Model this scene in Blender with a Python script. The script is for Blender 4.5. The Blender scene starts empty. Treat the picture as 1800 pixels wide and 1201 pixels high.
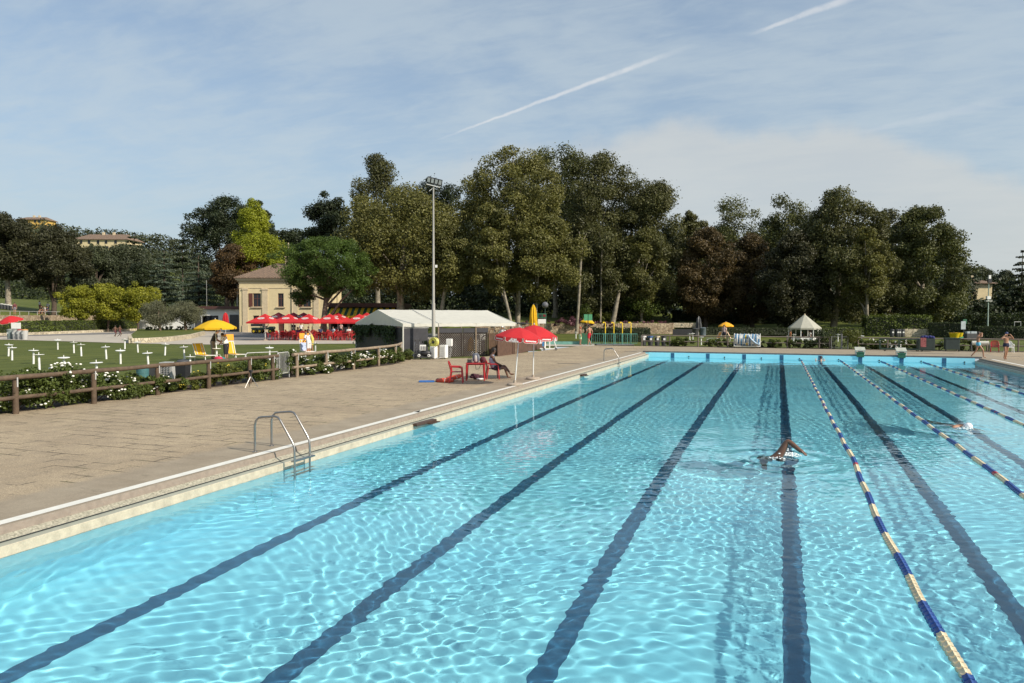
import bpy, bmesh, math, random
import numpy as np
from mathutils import Vector, Matrix, Euler, Quaternion
R = math.radians
C = bpy.context.scene.collection
SC = bpy.context.scene

# ---------------------------------------------------------------- camera
cam = bpy.data.cameras.new('camera')
cam_ob = bpy.data.objects.new('camera', cam)
C.objects.link(cam_ob)
SC.camera = cam_ob
FOC = 1325.6
cam.sensor_width = 36
cam.lens = FOC / 1800 * 36
cam.clip_end = 4000
YAW, PIT, ROL = .3397, -.0345, .0025
EYE = Vector((9.0191, -5.7864, 2.6886))
_fw = Vector((-math.sin(YAW) * math.cos(PIT), math.cos(YAW) * math.cos(PIT), math.sin(PIT)))
_r = Vector((math.cos(YAW), math.sin(YAW), 0))
_u = _r.cross(_fw)
_r2 = _r * math.cos(ROL) + _u * math.sin(ROL)
_u2 = _u * math.cos(ROL) - _r * math.sin(ROL)
_M = Matrix((_r2, _u2, -_fw)).transposed().to_4x4()
_M.translation = EYE
cam_ob.matrix_world = _M

# ---------------------------------------------------------------- sun, sky, exposure
SUN_EL, SUN_H = R(36), Vector((.972, -.233, 0))
sun = bpy.data.lights.new('sun', 'SUN')
sun.energy = 4.9
sun.angle = R(.5)
sun.color = (1, .90, .76)
sun_ob = bpy.data.objects.new('sun', sun)
C.objects.link(sun_ob)
_sd = SUN_H.normalized() * math.cos(SUN_EL) + Vector((0, 0, math.sin(SUN_EL)))
sun_ob.rotation_euler = _sd.to_track_quat('Z', 'Y').to_euler()
sun.cycles.is_caustics_light = True

world = bpy.data.worlds.new('World')
SC.world = world
world.use_nodes = True


class NT:
    """tiny helper round a node tree"""
    def __init__(s, tree):
        s.t = tree
    def n(s, typ, **kw):
        nd = s.t.nodes.new(typ)
        for k, v in kw.items():
            setattr(nd, k, v)
        return nd
    def set(s, nd, key, v):
        if isinstance(v, bpy.types.NodeSocket):
            s.t.links.new(v, nd.inputs[key])
        elif v is not None:
            nd.inputs[key].default_value = v
    def math(s, op, a, b=None, c=None, clamp=False):
        nd = s.n('ShaderNodeMath', operation=op, use_clamp=clamp)
        s.set(nd, 0, a); s.set(nd, 1, b); s.set(nd, 2, c)
        return nd.outputs[0]
    def vmath(s, op, a, b=None):
        nd = s.n('ShaderNodeVectorMath', operation=op)
        s.set(nd, 0, a); s.set(nd, 1, b)
        return nd.outputs['Value'] if op in ('DOT_PRODUCT', 'LENGTH') else nd.outputs[0]
    def rng(s, v, a, b, lo=0., hi=1., smooth=True):
        nd = s.n('ShaderNodeMapRange', interpolation_type='SMOOTHSTEP' if smooth else 'LINEAR')
        for k, x in zip((0, 1, 2, 3, 4), (v, a, b, lo, hi)):
            s.set(nd, k, x)
        return nd.outputs[0]
    def noise(s, vec, scale, detail=3., rough=.55, dist=0.):
        nd = s.n('ShaderNodeTexNoise')
        s.set(nd, 'Vector', vec); s.set(nd, 'Scale', scale); s.set(nd, 'Detail', detail)
        s.set(nd, 'Roughness', rough); s.set(nd, 'Distortion', dist)
        return nd.outputs[0]
    def mix(s, f, a, b, blend='MIX'):
        nd = s.n('ShaderNodeMix', data_type='RGBA', blend_type=blend)
        s.set(nd, 0, f)
        s.set(nd, 6, (*a, 1) if isinstance(a, tuple) and len(a) == 3 else a)
        s.set(nd, 7, (*b, 1) if isinstance(b, tuple) and len(b) == 3 else b)
        return nd.outputs[2]
    def mapping(s, vec, scale=(1, 1, 1), rot=(0, 0, 0), loc=(0, 0, 0)):
        nd = s.n('ShaderNodeMapping')
        s.set(nd, 'Vector', vec)
        nd.inputs['Scale'].default_value = scale
        nd.inputs['Rotation'].default_value = rot
        nd.inputs['Location'].default_value = loc
        return nd.outputs[0]


def sky_dir(px, py):
    return (_fw + _r2 * ((px - 900) / FOC) - _u2 * ((py - 600.5) / FOC)).normalized()


def build_sky():
    w = NT(world.node_tree)
    bg = world.node_tree.nodes['Background']
    sky = w.n('ShaderNodeTexSky', sky_type='NISHITA', sun_disc=False)
    sky.sun_elevation = SUN_EL
    sky.sun_rotation = math.atan2(SUN_H.x, SUN_H.y)
    sky.air_density = 1.0; sky.dust_density = 2.2; sky.ozone_density = 1.2
    d = w.n('ShaderNodeTexCoord').outputs['Generated']
    ez = w.vmath('DOT_PRODUCT', d, (0, 0, 1))
    fh = Vector((-math.sin(YAW), math.cos(YAW), 0))
    fwd = w.math('MAXIMUM', w.vmath('DOT_PRODUCT', d, tuple(fh)), .05)
    a = w.math('DIVIDE', w.vmath('DOT_PRODUCT', d, tuple(_r)), fwd)
    e = w.math('DIVIDE', ez, fwd)
    # thin cirrus on a flat layer high up
    den = w.math('MAXIMUM', w.math('ADD', ez, .16), .1)
    lay = w.n('ShaderNodeVectorMath', operation='SCALE')
    w.set(lay, 0, d); w.set(lay, 3, w.math('DIVIDE', 1., den))
    lay = lay.outputs[0]
    ci = w.noise(w.mapping(lay, (1.2, 1.5, .0), (0, 0, R(25)), (3.1, 1.2, 0)), 1.15, 7, .58, .25)
    fine = w.noise(w.mapping(lay, (2.2, 5.5, 0), (0, 0, R(35))), 2.3, 5, .6, .6)
    ci = w.math('ADD', w.math('MULTIPLY', ci, .74), w.math('MULTIPLY', fine, .26))
    ci = w.rng(ci, .36, .62)
    # wide veil in the west (photo left) and the low white bank in the middle
    edge = w.noise(d, 9., 6, .6)
    edge = w.math('MULTIPLY', w.math('SUBTRACT', edge, .5), .10)
    qa = w.math('POWER', w.math('ABSOLUTE', w.math('DIVIDE', w.math('SUBTRACT', a, .27), .62)), 2.)
    top = w.math('SUBTRACT', w.math('ADD', .262, edge), w.math('MULTIPLY', qa, .16))
    gap = w.math('SUBTRACT', top, e)
    bank = w.math('MULTIPLY', w.rng(gap, -.004, .035), w.rng(a, -.25, .08))
    bank = w.math('MULTIPLY', bank, w.rng(gap, .02, .3, .92, .45))
    # vapour trails: straight lines on the sky
    trail = None
    for (p, q, wd, st) in (((752, 252), (1222, 78), .0031, .62), ((1310, 63), (1530, -16), .0046, .55), ((1480, 240), (1800, 170), .0060, .16)):
        A, B = sky_dir(*p), sky_dir(*q)
        nrm = A.cross(B).normalized()
        mid = (A + B).normalized()
        ax = (B - A).normalized()
        half = (B - A).length / 2
        wob = w.math('MULTIPLY', w.math('SUBTRACT', w.noise(d, 60., 4, .6), .5), .004)
        off = w.math('ABSOLUTE', w.math('ADD', w.vmath('DOT_PRODUCT', d, tuple(nrm)), wob))
        s_ = w.vmath('DOT_PRODUCT', d, tuple(ax))
        s0 = mid.dot(ax)
        t = w.math('ABSOLUTE', w.math('SUBTRACT', s_, s0))
        wid = w.rng(s_, s0 - half, s0 + half, wd * .6, wd * 1.5)
        m = w.math('MULTIPLY', w.rng(w.math('DIVIDE', off, wid), .15, 1., 1, 0), w.rng(t, half * .45, half * 1.02, 1, 0))
        m = w.math('MULTIPLY', m, w.math('MULTIPLY', w.rng(w.noise(d, 45., 3, .6), .25, .6, .55, 1), st))
        front = w.rng(w.vmath('DOT_PRODUCT', d, tuple(fh)), 0., .2)
        m = w.math('MULTIPLY', m, front)
        trail = m if trail is None else w.math('MAXIMUM', trail, m)
    base = w.mix(1., sky.outputs[0], (.88, .99, 1.06, 1), 'MULTIPLY')
    haze = w.rng(ez, .0, .4, .66, .34)
    col = w.mix(haze, base, (3.7, 4.4, 4.9, 1))
    col = w.mix(w.math('MULTIPLY', ci, .5), col, (4.2, 4.8, 5.1, 1))
    col = w.mix(w.math('MULTIPLY', bank, .62), col, (4.75, 4.75, 4.55, 1))
    col = w.mix(trail, col, (5.7, 5.8, 5.9, 1))
    world.node_tree.links.new(col, bg.inputs[0])
    bg.inputs[1].default_value = .124


build_sky()
SC.view_settings.view_transform = 'Standard'
SC.view_settings.look = 'None'
SC.view_settings.exposure = .16
SC.view_settings.gamma = 1
SC.cycles.use_denoising = True
SC.cycles.sample_clamp_indirect = 4
SC.cycles.caustics_refractive = True
SC.cycles.caustics_reflective = False
SC.cycles.blur_glossy = .3
SC.cycles.max_bounces = 10
SC.cycles.diffuse_bounces = 3
SC.cycles.glossy_bounces = 3
SC.cycles.transmission_bounces = 8
SC.cycles.transparent_max_bounces = 8

# ---------------------------------------------------------------- helpers
RND = random.Random(11)
FH = Vector((-math.sin(YAW), math.cos(YAW), 0))      # ground direction the photographer faces
RH = Vector((math.cos(YAW), math.sin(YAW), 0))


def G(px, py, z=0.):
    """point of the level z seen at a photo pixel"""
    d = _fw + _r2 * ((px - 900) / FOC) - _u2 * ((py - 600.5) / FOC)
    return EYE + d * ((z - EYE.z) / d.z)


def S(s, d, z=0.):
    """s metres to the right and d metres ahead of the photographer"""
    v = Vector((EYE.x, EYE.y, 0)) + RH * s + FH * d
    v.z = z
    return v


def P(px, d, z=0.):
    return S((px - 900) / FOC * d, d, z)


def Zof(py, d):
    return EYE.z - (py - 554.8) * d / FOC


def sst(a, b, x):
    t = np.clip((x - a) / (b - a), 0, 1)
    return t * t * (3 - 2 * t)


def terrain(s, d):
    """height of the park: level round the pool, terraces and a hill behind"""
    s = np.asarray(s, float); d = np.asarray(d, float)
    a = s / np.maximum(d, 1)
    left = 1 - sst(-.565, -.53, a)
    mid = sst(-.21, -.18, a) * (1 - sst(.20, .23, a))
    right = sst(.20, .23, a)
    house = np.clip(1 - left - mid - right, 0, 1)
    d0 = 100 + .22 * np.clip(900 + FOC * a, 0, 300)
    z = left * (2.5 * sst(d0 + .3, d0 + 1.2, d) + .06 * np.clip(d - d0, 0, 60))
    z += house * (.10 * np.clip(d - 150, 0, 45))
    z += mid * (1.45 * sst(113.4, 114.2, d) + .065 * np.clip(d - 114, 0, 80))
    z += right * (1.0 * sst(118, 126, d) + .062 * np.clip(d - 120, 0, 80))
    hill = sst(190, 350, d) * np.clip(1.12 - sst(-.62, -.22, a) * .95, .1, 2)
    z += hill * 25
    z -= 1.05 * np.exp(-((a - .3816) / .045) ** 2 - ((d - 100) / 8.) ** 2)
    return z


def th(px, d):
    return float(terrain((px - 900) / FOC * d, d))


def PT(px, d, dz=0.):
    """point on the terrain"""
    return P(px, d, th(px, d) + dz)


MATS = {}


def mat(name, col, rough=.6, var=.12, scale=4., metal=0., bump=0., bscale=40., spec=.5, var2=None, trans=0.):
    """procedural material: colour broken up by two noises, optional bump"""
    if name in MATS:
        return MATS[name]
    m = bpy.data.materials.new(name)
    m.use_nodes = True
    w = NT(m.node_tree)
    b = m.node_tree.nodes['Principled BSDF']
    tc = w.n('ShaderNodeTexCoord').outputs['Object']
    n1 = w.noise(tc, scale, 5, .6)
    n2 = w.noise(tc, scale * 9, 3, .6)
    f = w.math('ADD', w.math('MULTIPLY', n1, .7), w.math('MULTIPLY', n2, .3))
    dark = tuple(c * (1 - 2.2 * var) for c in col)
    lite = tuple(min(1, c * (1 + 2.0 * var)) for c in (var2 or col))
    w.set(b, 'Base Color', w.mix(w.rng(f, .3, .7, smooth=False), dark, lite))
    b.inputs['Roughness'].default_value = rough
    b.inputs['Metallic'].default_value = metal
    b.inputs['Specular IOR Level'].default_value = spec
    if trans:
        b.inputs['Transmission Weight'].default_value = trans
    if bump:
        bp = w.n('ShaderNodeBump')
        bp.inputs['Strength'].default_value = bump
        bp.inputs['Distance'].default_value = .02
        w.set(bp, 'Height', w.noise(tc, bscale, 4, .6))
        w.set(b, 'Normal', bp.outputs[0])
    MATS[name] = m
    return m


def tag(o, label=None, cat=None, group=None, kind=None):
    for k, v in (('label', label), ('category', cat), ('group', group), ('kind', kind)):
        if v:
            o[k] = v
    return o


def thing(name, label, cat, loc=(0, 0, 0), rz=0., group=None):
    o = bpy.data.objects.new(name, None)
    o.empty_display_size = .2
    C.objects.link(o)
    o.location = loc
    o.rotation_euler = (0, 0, rz)
    return tag(o, label, cat, group)


def copy_tree(o, loc=None, rz=None, label=None, group=None, parent=None):
    c = o.copy()
    C.objects.link(c)
    if parent:
        c.parent = parent
    for ch in list(o.children):
        copy_tree(ch, parent=c)
    if loc is not None:
        c.location = loc
    if rz is not None:
        c.rotation_euler = (0, 0, rz)
    if label:
        c['label'] = label
    if group:
        c['group'] = group
    return c


class MB:
    """collects shapes and links them as ONE mesh object"""
    def __init__(s):
        s.v = []; s.f = []; s.m = []; s.mi = 0

    def add(s, vs, fs, T=None):
        o = len(s.v)
        s.v += [tuple(T @ Vector(p)) if T else tuple(p) for p in vs]
        s.f += [tuple(i + o for i in f) for f in fs]
        s.m += [s.mi] * len(fs)
        return s

    def box(s, c, d, rz=0., T=None, taper=1.):
        x, y, z = d[0] / 2, d[1] / 2, d[2] / 2
        vs = [(-x, -y, -z), (x, -y, -z), (x, y, -z), (-x, y, -z)] + [(px * taper, py * taper, z) for px, py in ((-x, -y), (x, -y), (x, y), (-x, y))]
        M = Matrix.Translation(c) @ Matrix.Rotation(rz, 4, 'Z')
        if T:
            M = T @ M
        return s.add(vs, [(3, 2, 1, 0), (4, 5, 6, 7), (0, 1, 5, 4), (1, 2, 6, 5), (2, 3, 7, 6), (3, 0, 4, 7)], M)

    def bar(s, a, b, w, h, up=(0, 0, 1)):
        """box beam from a to b, w across, h along up"""
        a, b = Vector(a), Vector(b)
        z = (b - a)
        L = z.length
        z = z / L
        y = Vector(up) - z * z.dot(Vector(up))
        if y.length < 1e-4:
            y = Vector((0, 1, 0))
        y.normalize()
        x = y.cross(z)
        M = Matrix((x, y, z)).transposed().to_4x4()
        M.translation = (a + b) / 2
        return s.box((0, 0, 0), (w, h, L), T=M)

    def tube(s, pts, r, n=8, cap=True):
        pts = [Vector(p) for p in pts]
        rs = r if isinstance(r, (list, tuple)) else [r] * len(pts)
        rings = []
        t = (pts[1] - pts[0]).normalized()
        x = t.orthogonal().normalized()
        for i, p in enumerate(pts):
            if i == 0:
                t = pts[1] - pts[0]
            elif i == len(pts) - 1:
                t = pts[-1] - pts[-2]
            else:
                t = (pts[i + 1] - p).normalized() + (p - pts[i - 1]).normalized()
            t = t.normalized() if t.length > 1e-9 else Vector((0, 0, 1))
            x = x - t * x.dot(t)
            x = x.normalized() if x.length > 1e-6 else t.orthogonal().normalized()
            y = t.cross(x)
            rings.append([p + (x * math.cos(2 * math.pi * k / n) + y * math.sin(2 * math.pi * k / n)) * rs[i] for k in range(n)])
        vs = [q for ring in rings for q in ring]
        fs = []
        for i in range(len(pts) - 1):
            for k in range(n):
                k2 = (k + 1) % n
                fs.append((i * n + k, i * n + k2, (i + 1) * n + k2, (i + 1) * n + k))
        if cap:
            fs.append(tuple(reversed(range(n))))
            fs.append(tuple((len(pts) - 1) * n + k for k in range(n)))
        return s.add(vs, fs)

    def cyl(s, a, b, r, r2=None, n=12):
        return s.tube([a, b], [r, r if r2 is None else r2], n)

    def lathe(s, prof, c=(0, 0, 0), n=20, T=None):
        """profile of (radius, z) turned about z"""
        vs = []; fs = []
        for (r, z) in prof:
            for k in range(n):
                a = 2 * math.pi * k / n
                vs.append((c[0] + r * math.cos(a), c[1] + r * math.sin(a), c[2] + z))
        for i in range(len(prof) - 1):
            for k in range(n):
                k2 = (k + 1) % n
                fs.append((i * n + k, i * n + k2, (i + 1) * n + k2, (i + 1) * n + k))
        fs.append(tuple(reversed(range(n))))
        fs.append(tuple((len(prof) - 1) * n + k for k in range(n)))
        return s.add(vs, fs, T)

    def sphere(s, c, r, n=12, m=8, T=None):
        rr = r if isinstance(r, (list, tuple)) else (r, r, r)
        vs = []; fs = []
        for i in range(m + 1):
            th_ = math.pi * i / m
            for k in range(n):
                a = 2 * math.pi * k / n
                sr = max(math.sin(th_), .002)
                vs.append((c[0] + rr[0] * sr * math.cos(a), c[1] + rr[1] * sr * math.sin(a), c[2] + rr[2] * math.cos(th_)))
        for i in range(m):
            for k in range(n):
                k2 = (k + 1) % n
                fs.append(((i + 1) * n + k, (i + 1) * n + k2, i * n + k2, i * n + k))
        return s.add(vs, fs, T)

    def prism(s, poly, z0, z1):
        n = len(poly)
        vs = [(x, y, z0) for x, y in poly] + [(x, y, z1) for x, y in poly]
        return s.add(vs, [tuple(reversed(range(n))), tuple(range(n, 2 * n))] + [(k, (k + 1) % n, n + (k + 1) % n, n + k) for k in range(n)])

    def torus(s, c, Rr, r, n=28, m=10, T=None, a0=0., a1=2 * math.pi):
        full = abs(a1 - a0 - 2 * math.pi) < 1e-6
        N = n if full else n + 1
        vs = []; fs = []
        for i in range(N):
            a = a0 + (a1 - a0) * i / n
            for k in range(m):
                b = 2 * math.pi * k / m
                q = Rr + r * math.cos(b)
                vs.append((c[0] + q * math.cos(a), c[1] + q * math.sin(a), c[2] + r * math.sin(b)))
        for i in range(n):
            j = (i + 1) % N
            for k in range(m):
                k2 = (k + 1) % m
                fs.append((i * m + k, j * m + k, j * m + k2, i * m + k2))
        return s.add(vs, fs, T)

    def sheet(s, grid, thick=0.):
        """grid: rows of points, optional thickness"""
        nr, nc = len(grid), len(grid[0])
        vs = [Vector(p) for row in grid for p in row]
        fs = [(i * nc + j, i * nc + j + 1, (i + 1) * nc + j + 1, (i + 1) * nc + j) for i in range(nr - 1) for j in range(nc - 1)]
        s.add(vs, fs)
        if thick:
            s.add([v - Vector((0, 0, thick)) for v in vs], [tuple(reversed(f)) for f in fs])
        return s

    def build(s, name, mats, parent=None, smooth=False, bevel=0., loc=None):
        me = bpy.data.meshes.new(name)
        me.from_pydata(s.v, [], s.f)
        for m in (mats if isinstance(mats, (list, tuple)) else [mats]):
            me.materials.append(m)
        if s.mi or any(s.m):
            me.polygons.foreach_set('material_index', s.m)
        if bevel:
            bm = bmesh.new(); bm.from_mesh(me)
            bmesh.ops.bevel(bm, geom=[e for e in bm.edges if len(e.link_faces) == 2 and e.calc_face_angle(0) > .6], offset=bevel, segments=2, affect='EDGES', profile=.6)
            bm.to_mesh(me); bm.free()
        if smooth:
            me.polygons.foreach_set('use_smooth', [True] * len(me.polygons))
            try:
                me.set_sharp_from_angle(angle=R(50))
            except Exception:
                pass
        me.update()
        o = bpy.data.objects.new(name, me)
        C.objects.link(o)
        if parent:
            o.parent = parent
        if loc is not None:
            o.location = loc
        return o


def np_mesh(name, V, F, mats, parent=None, smooth=False, attr=None, mi=None):
    """fast mesh from numpy arrays (F: n x 4 or n x 3)"""
    me = bpy.data.meshes.new(name)
    k = F.shape[1]
    me.vertices.add(len(V)); me.vertices.foreach_set('co', np.asarray(V, np.float32).ravel())
    me.loops.add(F.size); me.loops.foreach_set('vertex_index', F.astype(np.int32).ravel())
    me.polygons.add(len(F))
    me.polygons.foreach_set('loop_start', np.arange(0, F.size, k, dtype=np.int32))
    me.polygons.foreach_set('loop_total', np.full(len(F), k, np.int32))
    if smooth:
        me.polygons.foreach_set('use_smooth', np.ones(len(F), bool))
    for m in (mats if isinstance(mats, (list, tuple)) else [mats]):
        me.materials.append(m)
    if mi is not None:
        me.polygons.foreach_set('material_index', mi.astype(np.int32))
    if attr is not None:
        at = me.attributes.new('tint', 'FLOAT', 'FACE')
        at.data.foreach_set('value', attr.astype(np.float32))
    me.update(); me.validate()
    o = bpy.data.objects.new(name, me)
    C.objects.link(o)
    if parent:
        o.parent = parent
    return o


def struct(o):
    o['kind'] = 'structure'
    return o


def text(s, body, size, mt, parent, loc, rot, name='lettering', width=None):
    cu = bpy.data.curves.new(name, 'FONT')
    cu.body = body; cu.size = size; cu.align_x = 'CENTER'; cu.align_y = 'CENTER'; cu.extrude = .001
    cu.offset = s
    tmp = bpy.data.objects.new(name, cu)
    C.objects.link(tmp)
    dg = bpy.context.evaluated_depsgraph_get()
    me = bpy.data.meshes.new_from_object(tmp.evaluated_get(dg))
    bpy.data.objects.remove(tmp)
    me.materials.clear(); me.materials.append(mt)
    o = bpy.data.objects.new(name, me)
    C.objects.link(o)
    o.parent = parent
    if width:
        w = max(o.dimensions.x, 1e-3)
        o.scale = (width / w,) * 3
    o.location = loc
    o.rotation_euler = rot
    return o

# ================================================================ the setting
WATER_Z = -.322
NEAR_Y, FAR_Y = -4.2, 50.0


def grass_mat(name, c0, c1, stripes=True):
    m = bpy.data.materials.new(name); m.use_nodes = True
    w = NT(m.node_tree); b = m.node_tree.nodes['Principled BSDF']
    tc = w.n('ShaderNodeTexCoord').outputs['Object']
    big = w.noise(tc, .12, 5, .65)
    fine = w.noise(w.mapping(tc, (1, 1, .3)), 9, 4, .7)
    col = w.mix(w.rng(w.math('ADD', w.math('MULTIPLY', big, .65), w.math('MULTIPLY', fine, .35)), .32, .68), c0, c1)
    if stripes:
        wv = w.n('ShaderNodeTexWave', wave_type='BANDS', bands_direction='DIAGONAL')
        w.set(wv, 'Vector', w.mapping(tc, (1, 1, 0), (0, 0, R(52)))); w.set(wv, 'Scale', .18); w.set(wv, 'Distortion', 1.2); w.set(wv, 'Detail', 3.)
        col = w.mix(w.math('MULTIPLY', wv.outputs[1], .3), col, tuple(x * .62 for x in c0))
    dry = w.rng(w.noise(tc, .5, 6, .7), .56, .74, 0, .35)
    col = w.mix(dry, col, (.14, .125, .045))
    w.set(b, 'Base Color', col)
    b.inputs['Roughness'].default_value = .8
    b.inputs['Specular IOR Level'].default_value = .15
    bp = w.n('ShaderNodeBump'); bp.inputs['Strength'].default_value = .7; bp.inputs['Distance'].default_value = .06
    w.set(bp, 'Height', w.noise(tc, 18, 4, .7)); w.set(b, 'Normal', bp.outputs[0])
    return m


def build_ground():
    ds = np.concatenate([np.arange(-40, 99, 1.6), np.arange(99, 130, .55), np.arange(130, 200, 3.), np.arange(200, 560, 8.), [700, 1000, 1600]])
    av = np.concatenate([np.linspace(-2.2, -.66, 22), np.linspace(-.64, .75, 94), np.linspace(.8, 2.2, 18)])
    Dg, Ag = np.meshgrid(ds, av, indexing='ij')
    Sg = Ag * (np.maximum(Dg, 0) + 12)
    Z = terrain(Sg, Dg) - .03
    X = EYE.x + Sg * RH.x + Dg * FH.x
    Y = EYE.y + Sg * RH.y + Dg * FH.y
    V = np.stack([X, Y, Z], -1).reshape(-1, 3)
    n0, n1 = Dg.shape
    idx = np.arange(n0 * n1).reshape(n0, n1)
    F = np.stack([idx[:-1, :-1], idx[:-1, 1:], idx[1:, 1:], idx[1:, :-1]], -1).reshape(-1, 4)
    inside = (V[:, 0] > -8) & (V[:, 0] < 27) & (V[:, 1] > -14) & (V[:, 1] < 57)
    F = F[~inside[F].any(1)]
    o = np_mesh('lawn', V, F, grass_mat('mown grass', (.066, .088, .018), (.126, .142, .034)), smooth=True)
    struct(o)


build_ground()


def deck_mat():
    m = bpy.data.materials.new('washed gravel pavers'); m.use_nodes = True
    w = NT(m.node_tree); b = m.node_tree.nodes['Principled BSDF']
    tc = w.n('ShaderNodeTexCoord').outputs['Object']
    sep = w.n('ShaderNodeSeparateXYZ'); w.set(sep, 0, tc)
    X = sep.outputs[0]
    br = w.n('ShaderNodeTexBrick', offset=.5)
    w.set(br, 'Vector', w.mapping(tc, (1, 1, 0), (0, 0, R(.6))))
    br.inputs['Color1'].default_value = (0, 0, 0, 1); br.inputs['Color2'].default_value = (1, 1, 1, 1)
    w.set(br, 'Scale', 1.); w.set(br, 'Brick Width', .9); w.set(br, 'Row Height', .45)
    w.set(br, 'Mortar Size', .022); w.set(br, 'Mortar Smooth', .3); w.set(br, 'Bias', 0.)
    slab = br.outputs[0]
    big = w.noise(tc, .35, 5, .6)
    mid = w.noise(tc, 2.3, 5, .65)
    grit = w.math('ADD', w.math('MULTIPLY', w.noise(tc, 55, 2, .8), .5), w.math('MULTIPLY', w.noise(tc, 26, 3, .85), .5))
    col = w.mix(w.rng(big, .33, .67), (.385, .308, .208), (.515, .418, .28))
    col = w.mix(w.rng(mid, .38, .66, 0, .5), col, (.27, .225, .165))
    sl = w.n('ShaderNodeSeparateColor'); w.set(sl, 0, slab)
    col = w.mix(w.math('MULTIPLY', sl.outputs[0], .10), col, (.55, .45, .32))
    g1 = w.rng(grit, .43, .59)
    col = w.mix(w.math('MULTIPLY', w.math('SUBTRACT', 1., g1), .58), col, (.13, .10, .07))
    col = w.mix(w.math('MULTIPLY', w.rng(grit, .56, .66), .5), col, (.66, .58, .45))
    # smooth brownish concrete strip beside the basin
    edge = w.math('ADD', X, w.math('MULTIPLY', w.math('SUBTRACT', mid, .5), .5))
    near = w.math('MULTIPLY', w.rng(edge, -1.75, -1.35), w.rng(edge, 23.3, 22.9))
    conc = w.mix(w.rng(w.noise(tc, 1.3, 6, .65), .3, .7), (.25, .21, .155), (.33, .285, .215))
    conc = w.mix(w.math('MULTIPLY', w.math('SUBTRACT', 1., g1), .2), conc, (.15, .12, .10))
    col = w.mix(w.math('MULTIPLY', near, .85), col, conc)
    # broken dark joints with moss
    brk = w.rng(w.noise(w.mapping(tc, (.4, 1.2, 1)), 1.1, 6, .72), .46, .56)
    jo = w.math('MULTIPLY', br.outputs['Fac'], brk)
    b2 = w.n('ShaderNodeTexBrick', offset=.5)
    w.set(b2, 'Vector', w.mapping(tc, (1, 1, 0), (0, 0, R(.6))))
    w.set(b2, 'Scale', 1.); w.set(b2, 'Brick Width', .9); w.set(b2, 'Row Height', .45); w.set(b2, 'Mortar Size', .05); w.set(b2, 'Mortar Smooth', .6)
    jo = w.math('MAXIMUM', jo, w.math('MULTIPLY', b2.outputs['Fac'], w.rng(w.noise(tc, 2.4, 5, .8), .60, .68)))
    jo = w.math('MULTIPLY', jo, w.rng(near, 0, 1, 1, .12))
    col = w.mix(w.math('MULTIPLY', jo, .88), col, w.mix(w.rng(w.noise(tc, .8, 2), .5, .62), (.05, .042, .032), (.055, .06, .02)))
    # stains
    st = w.rng(w.noise(w.mapping(tc, (.8, 2.6, 1)), .9, 6, .75), .58, .70, 0, .55)
    col = w.mix(st, col, (.12, .10, .075))
    w.set(b, 'Base Color', col)
    b.inputs['Roughness'].default_value = .85
    b.inputs['Specular IOR Level'].default_value = .25
    bp = w.n('ShaderNodeBump'); bp.inputs['Strength'].default_value = .55; bp.inputs['Distance'].default_value = .012
    w.set(bp, 'Height', w.math('SUBTRACT', grit, w.math('MULTIPLY', jo, 1.5)))
    w.set(b, 'Normal', bp.outputs[0])
    return m


DECK = deck_mat()
M_LINE = mat('white paint', (.68, .67, .61), .55, .05, 6)
M_SPECK = mat('speckled kerb stone', (.33, .31, .24), .75, .34, 30, bump=.4, bscale=90)
M_LEDGE = mat('grey green tile', (.30, .31, .255), .5, .08, 5)
M_TILE = mat('sand tile band', (.50, .44, .33), .4, .14, 5)
M_SLOT = mat('dark gutter', (.02, .025, .025), .8)
M_COPE = mat('dark grey coping', (.125, .13, .135), .7, .14, 4, bump=.2)
M_BROWN = mat('brown kerb concrete', (.245, .20, .16), .75, .10, 9, bump=.3, bscale=60)


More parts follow.
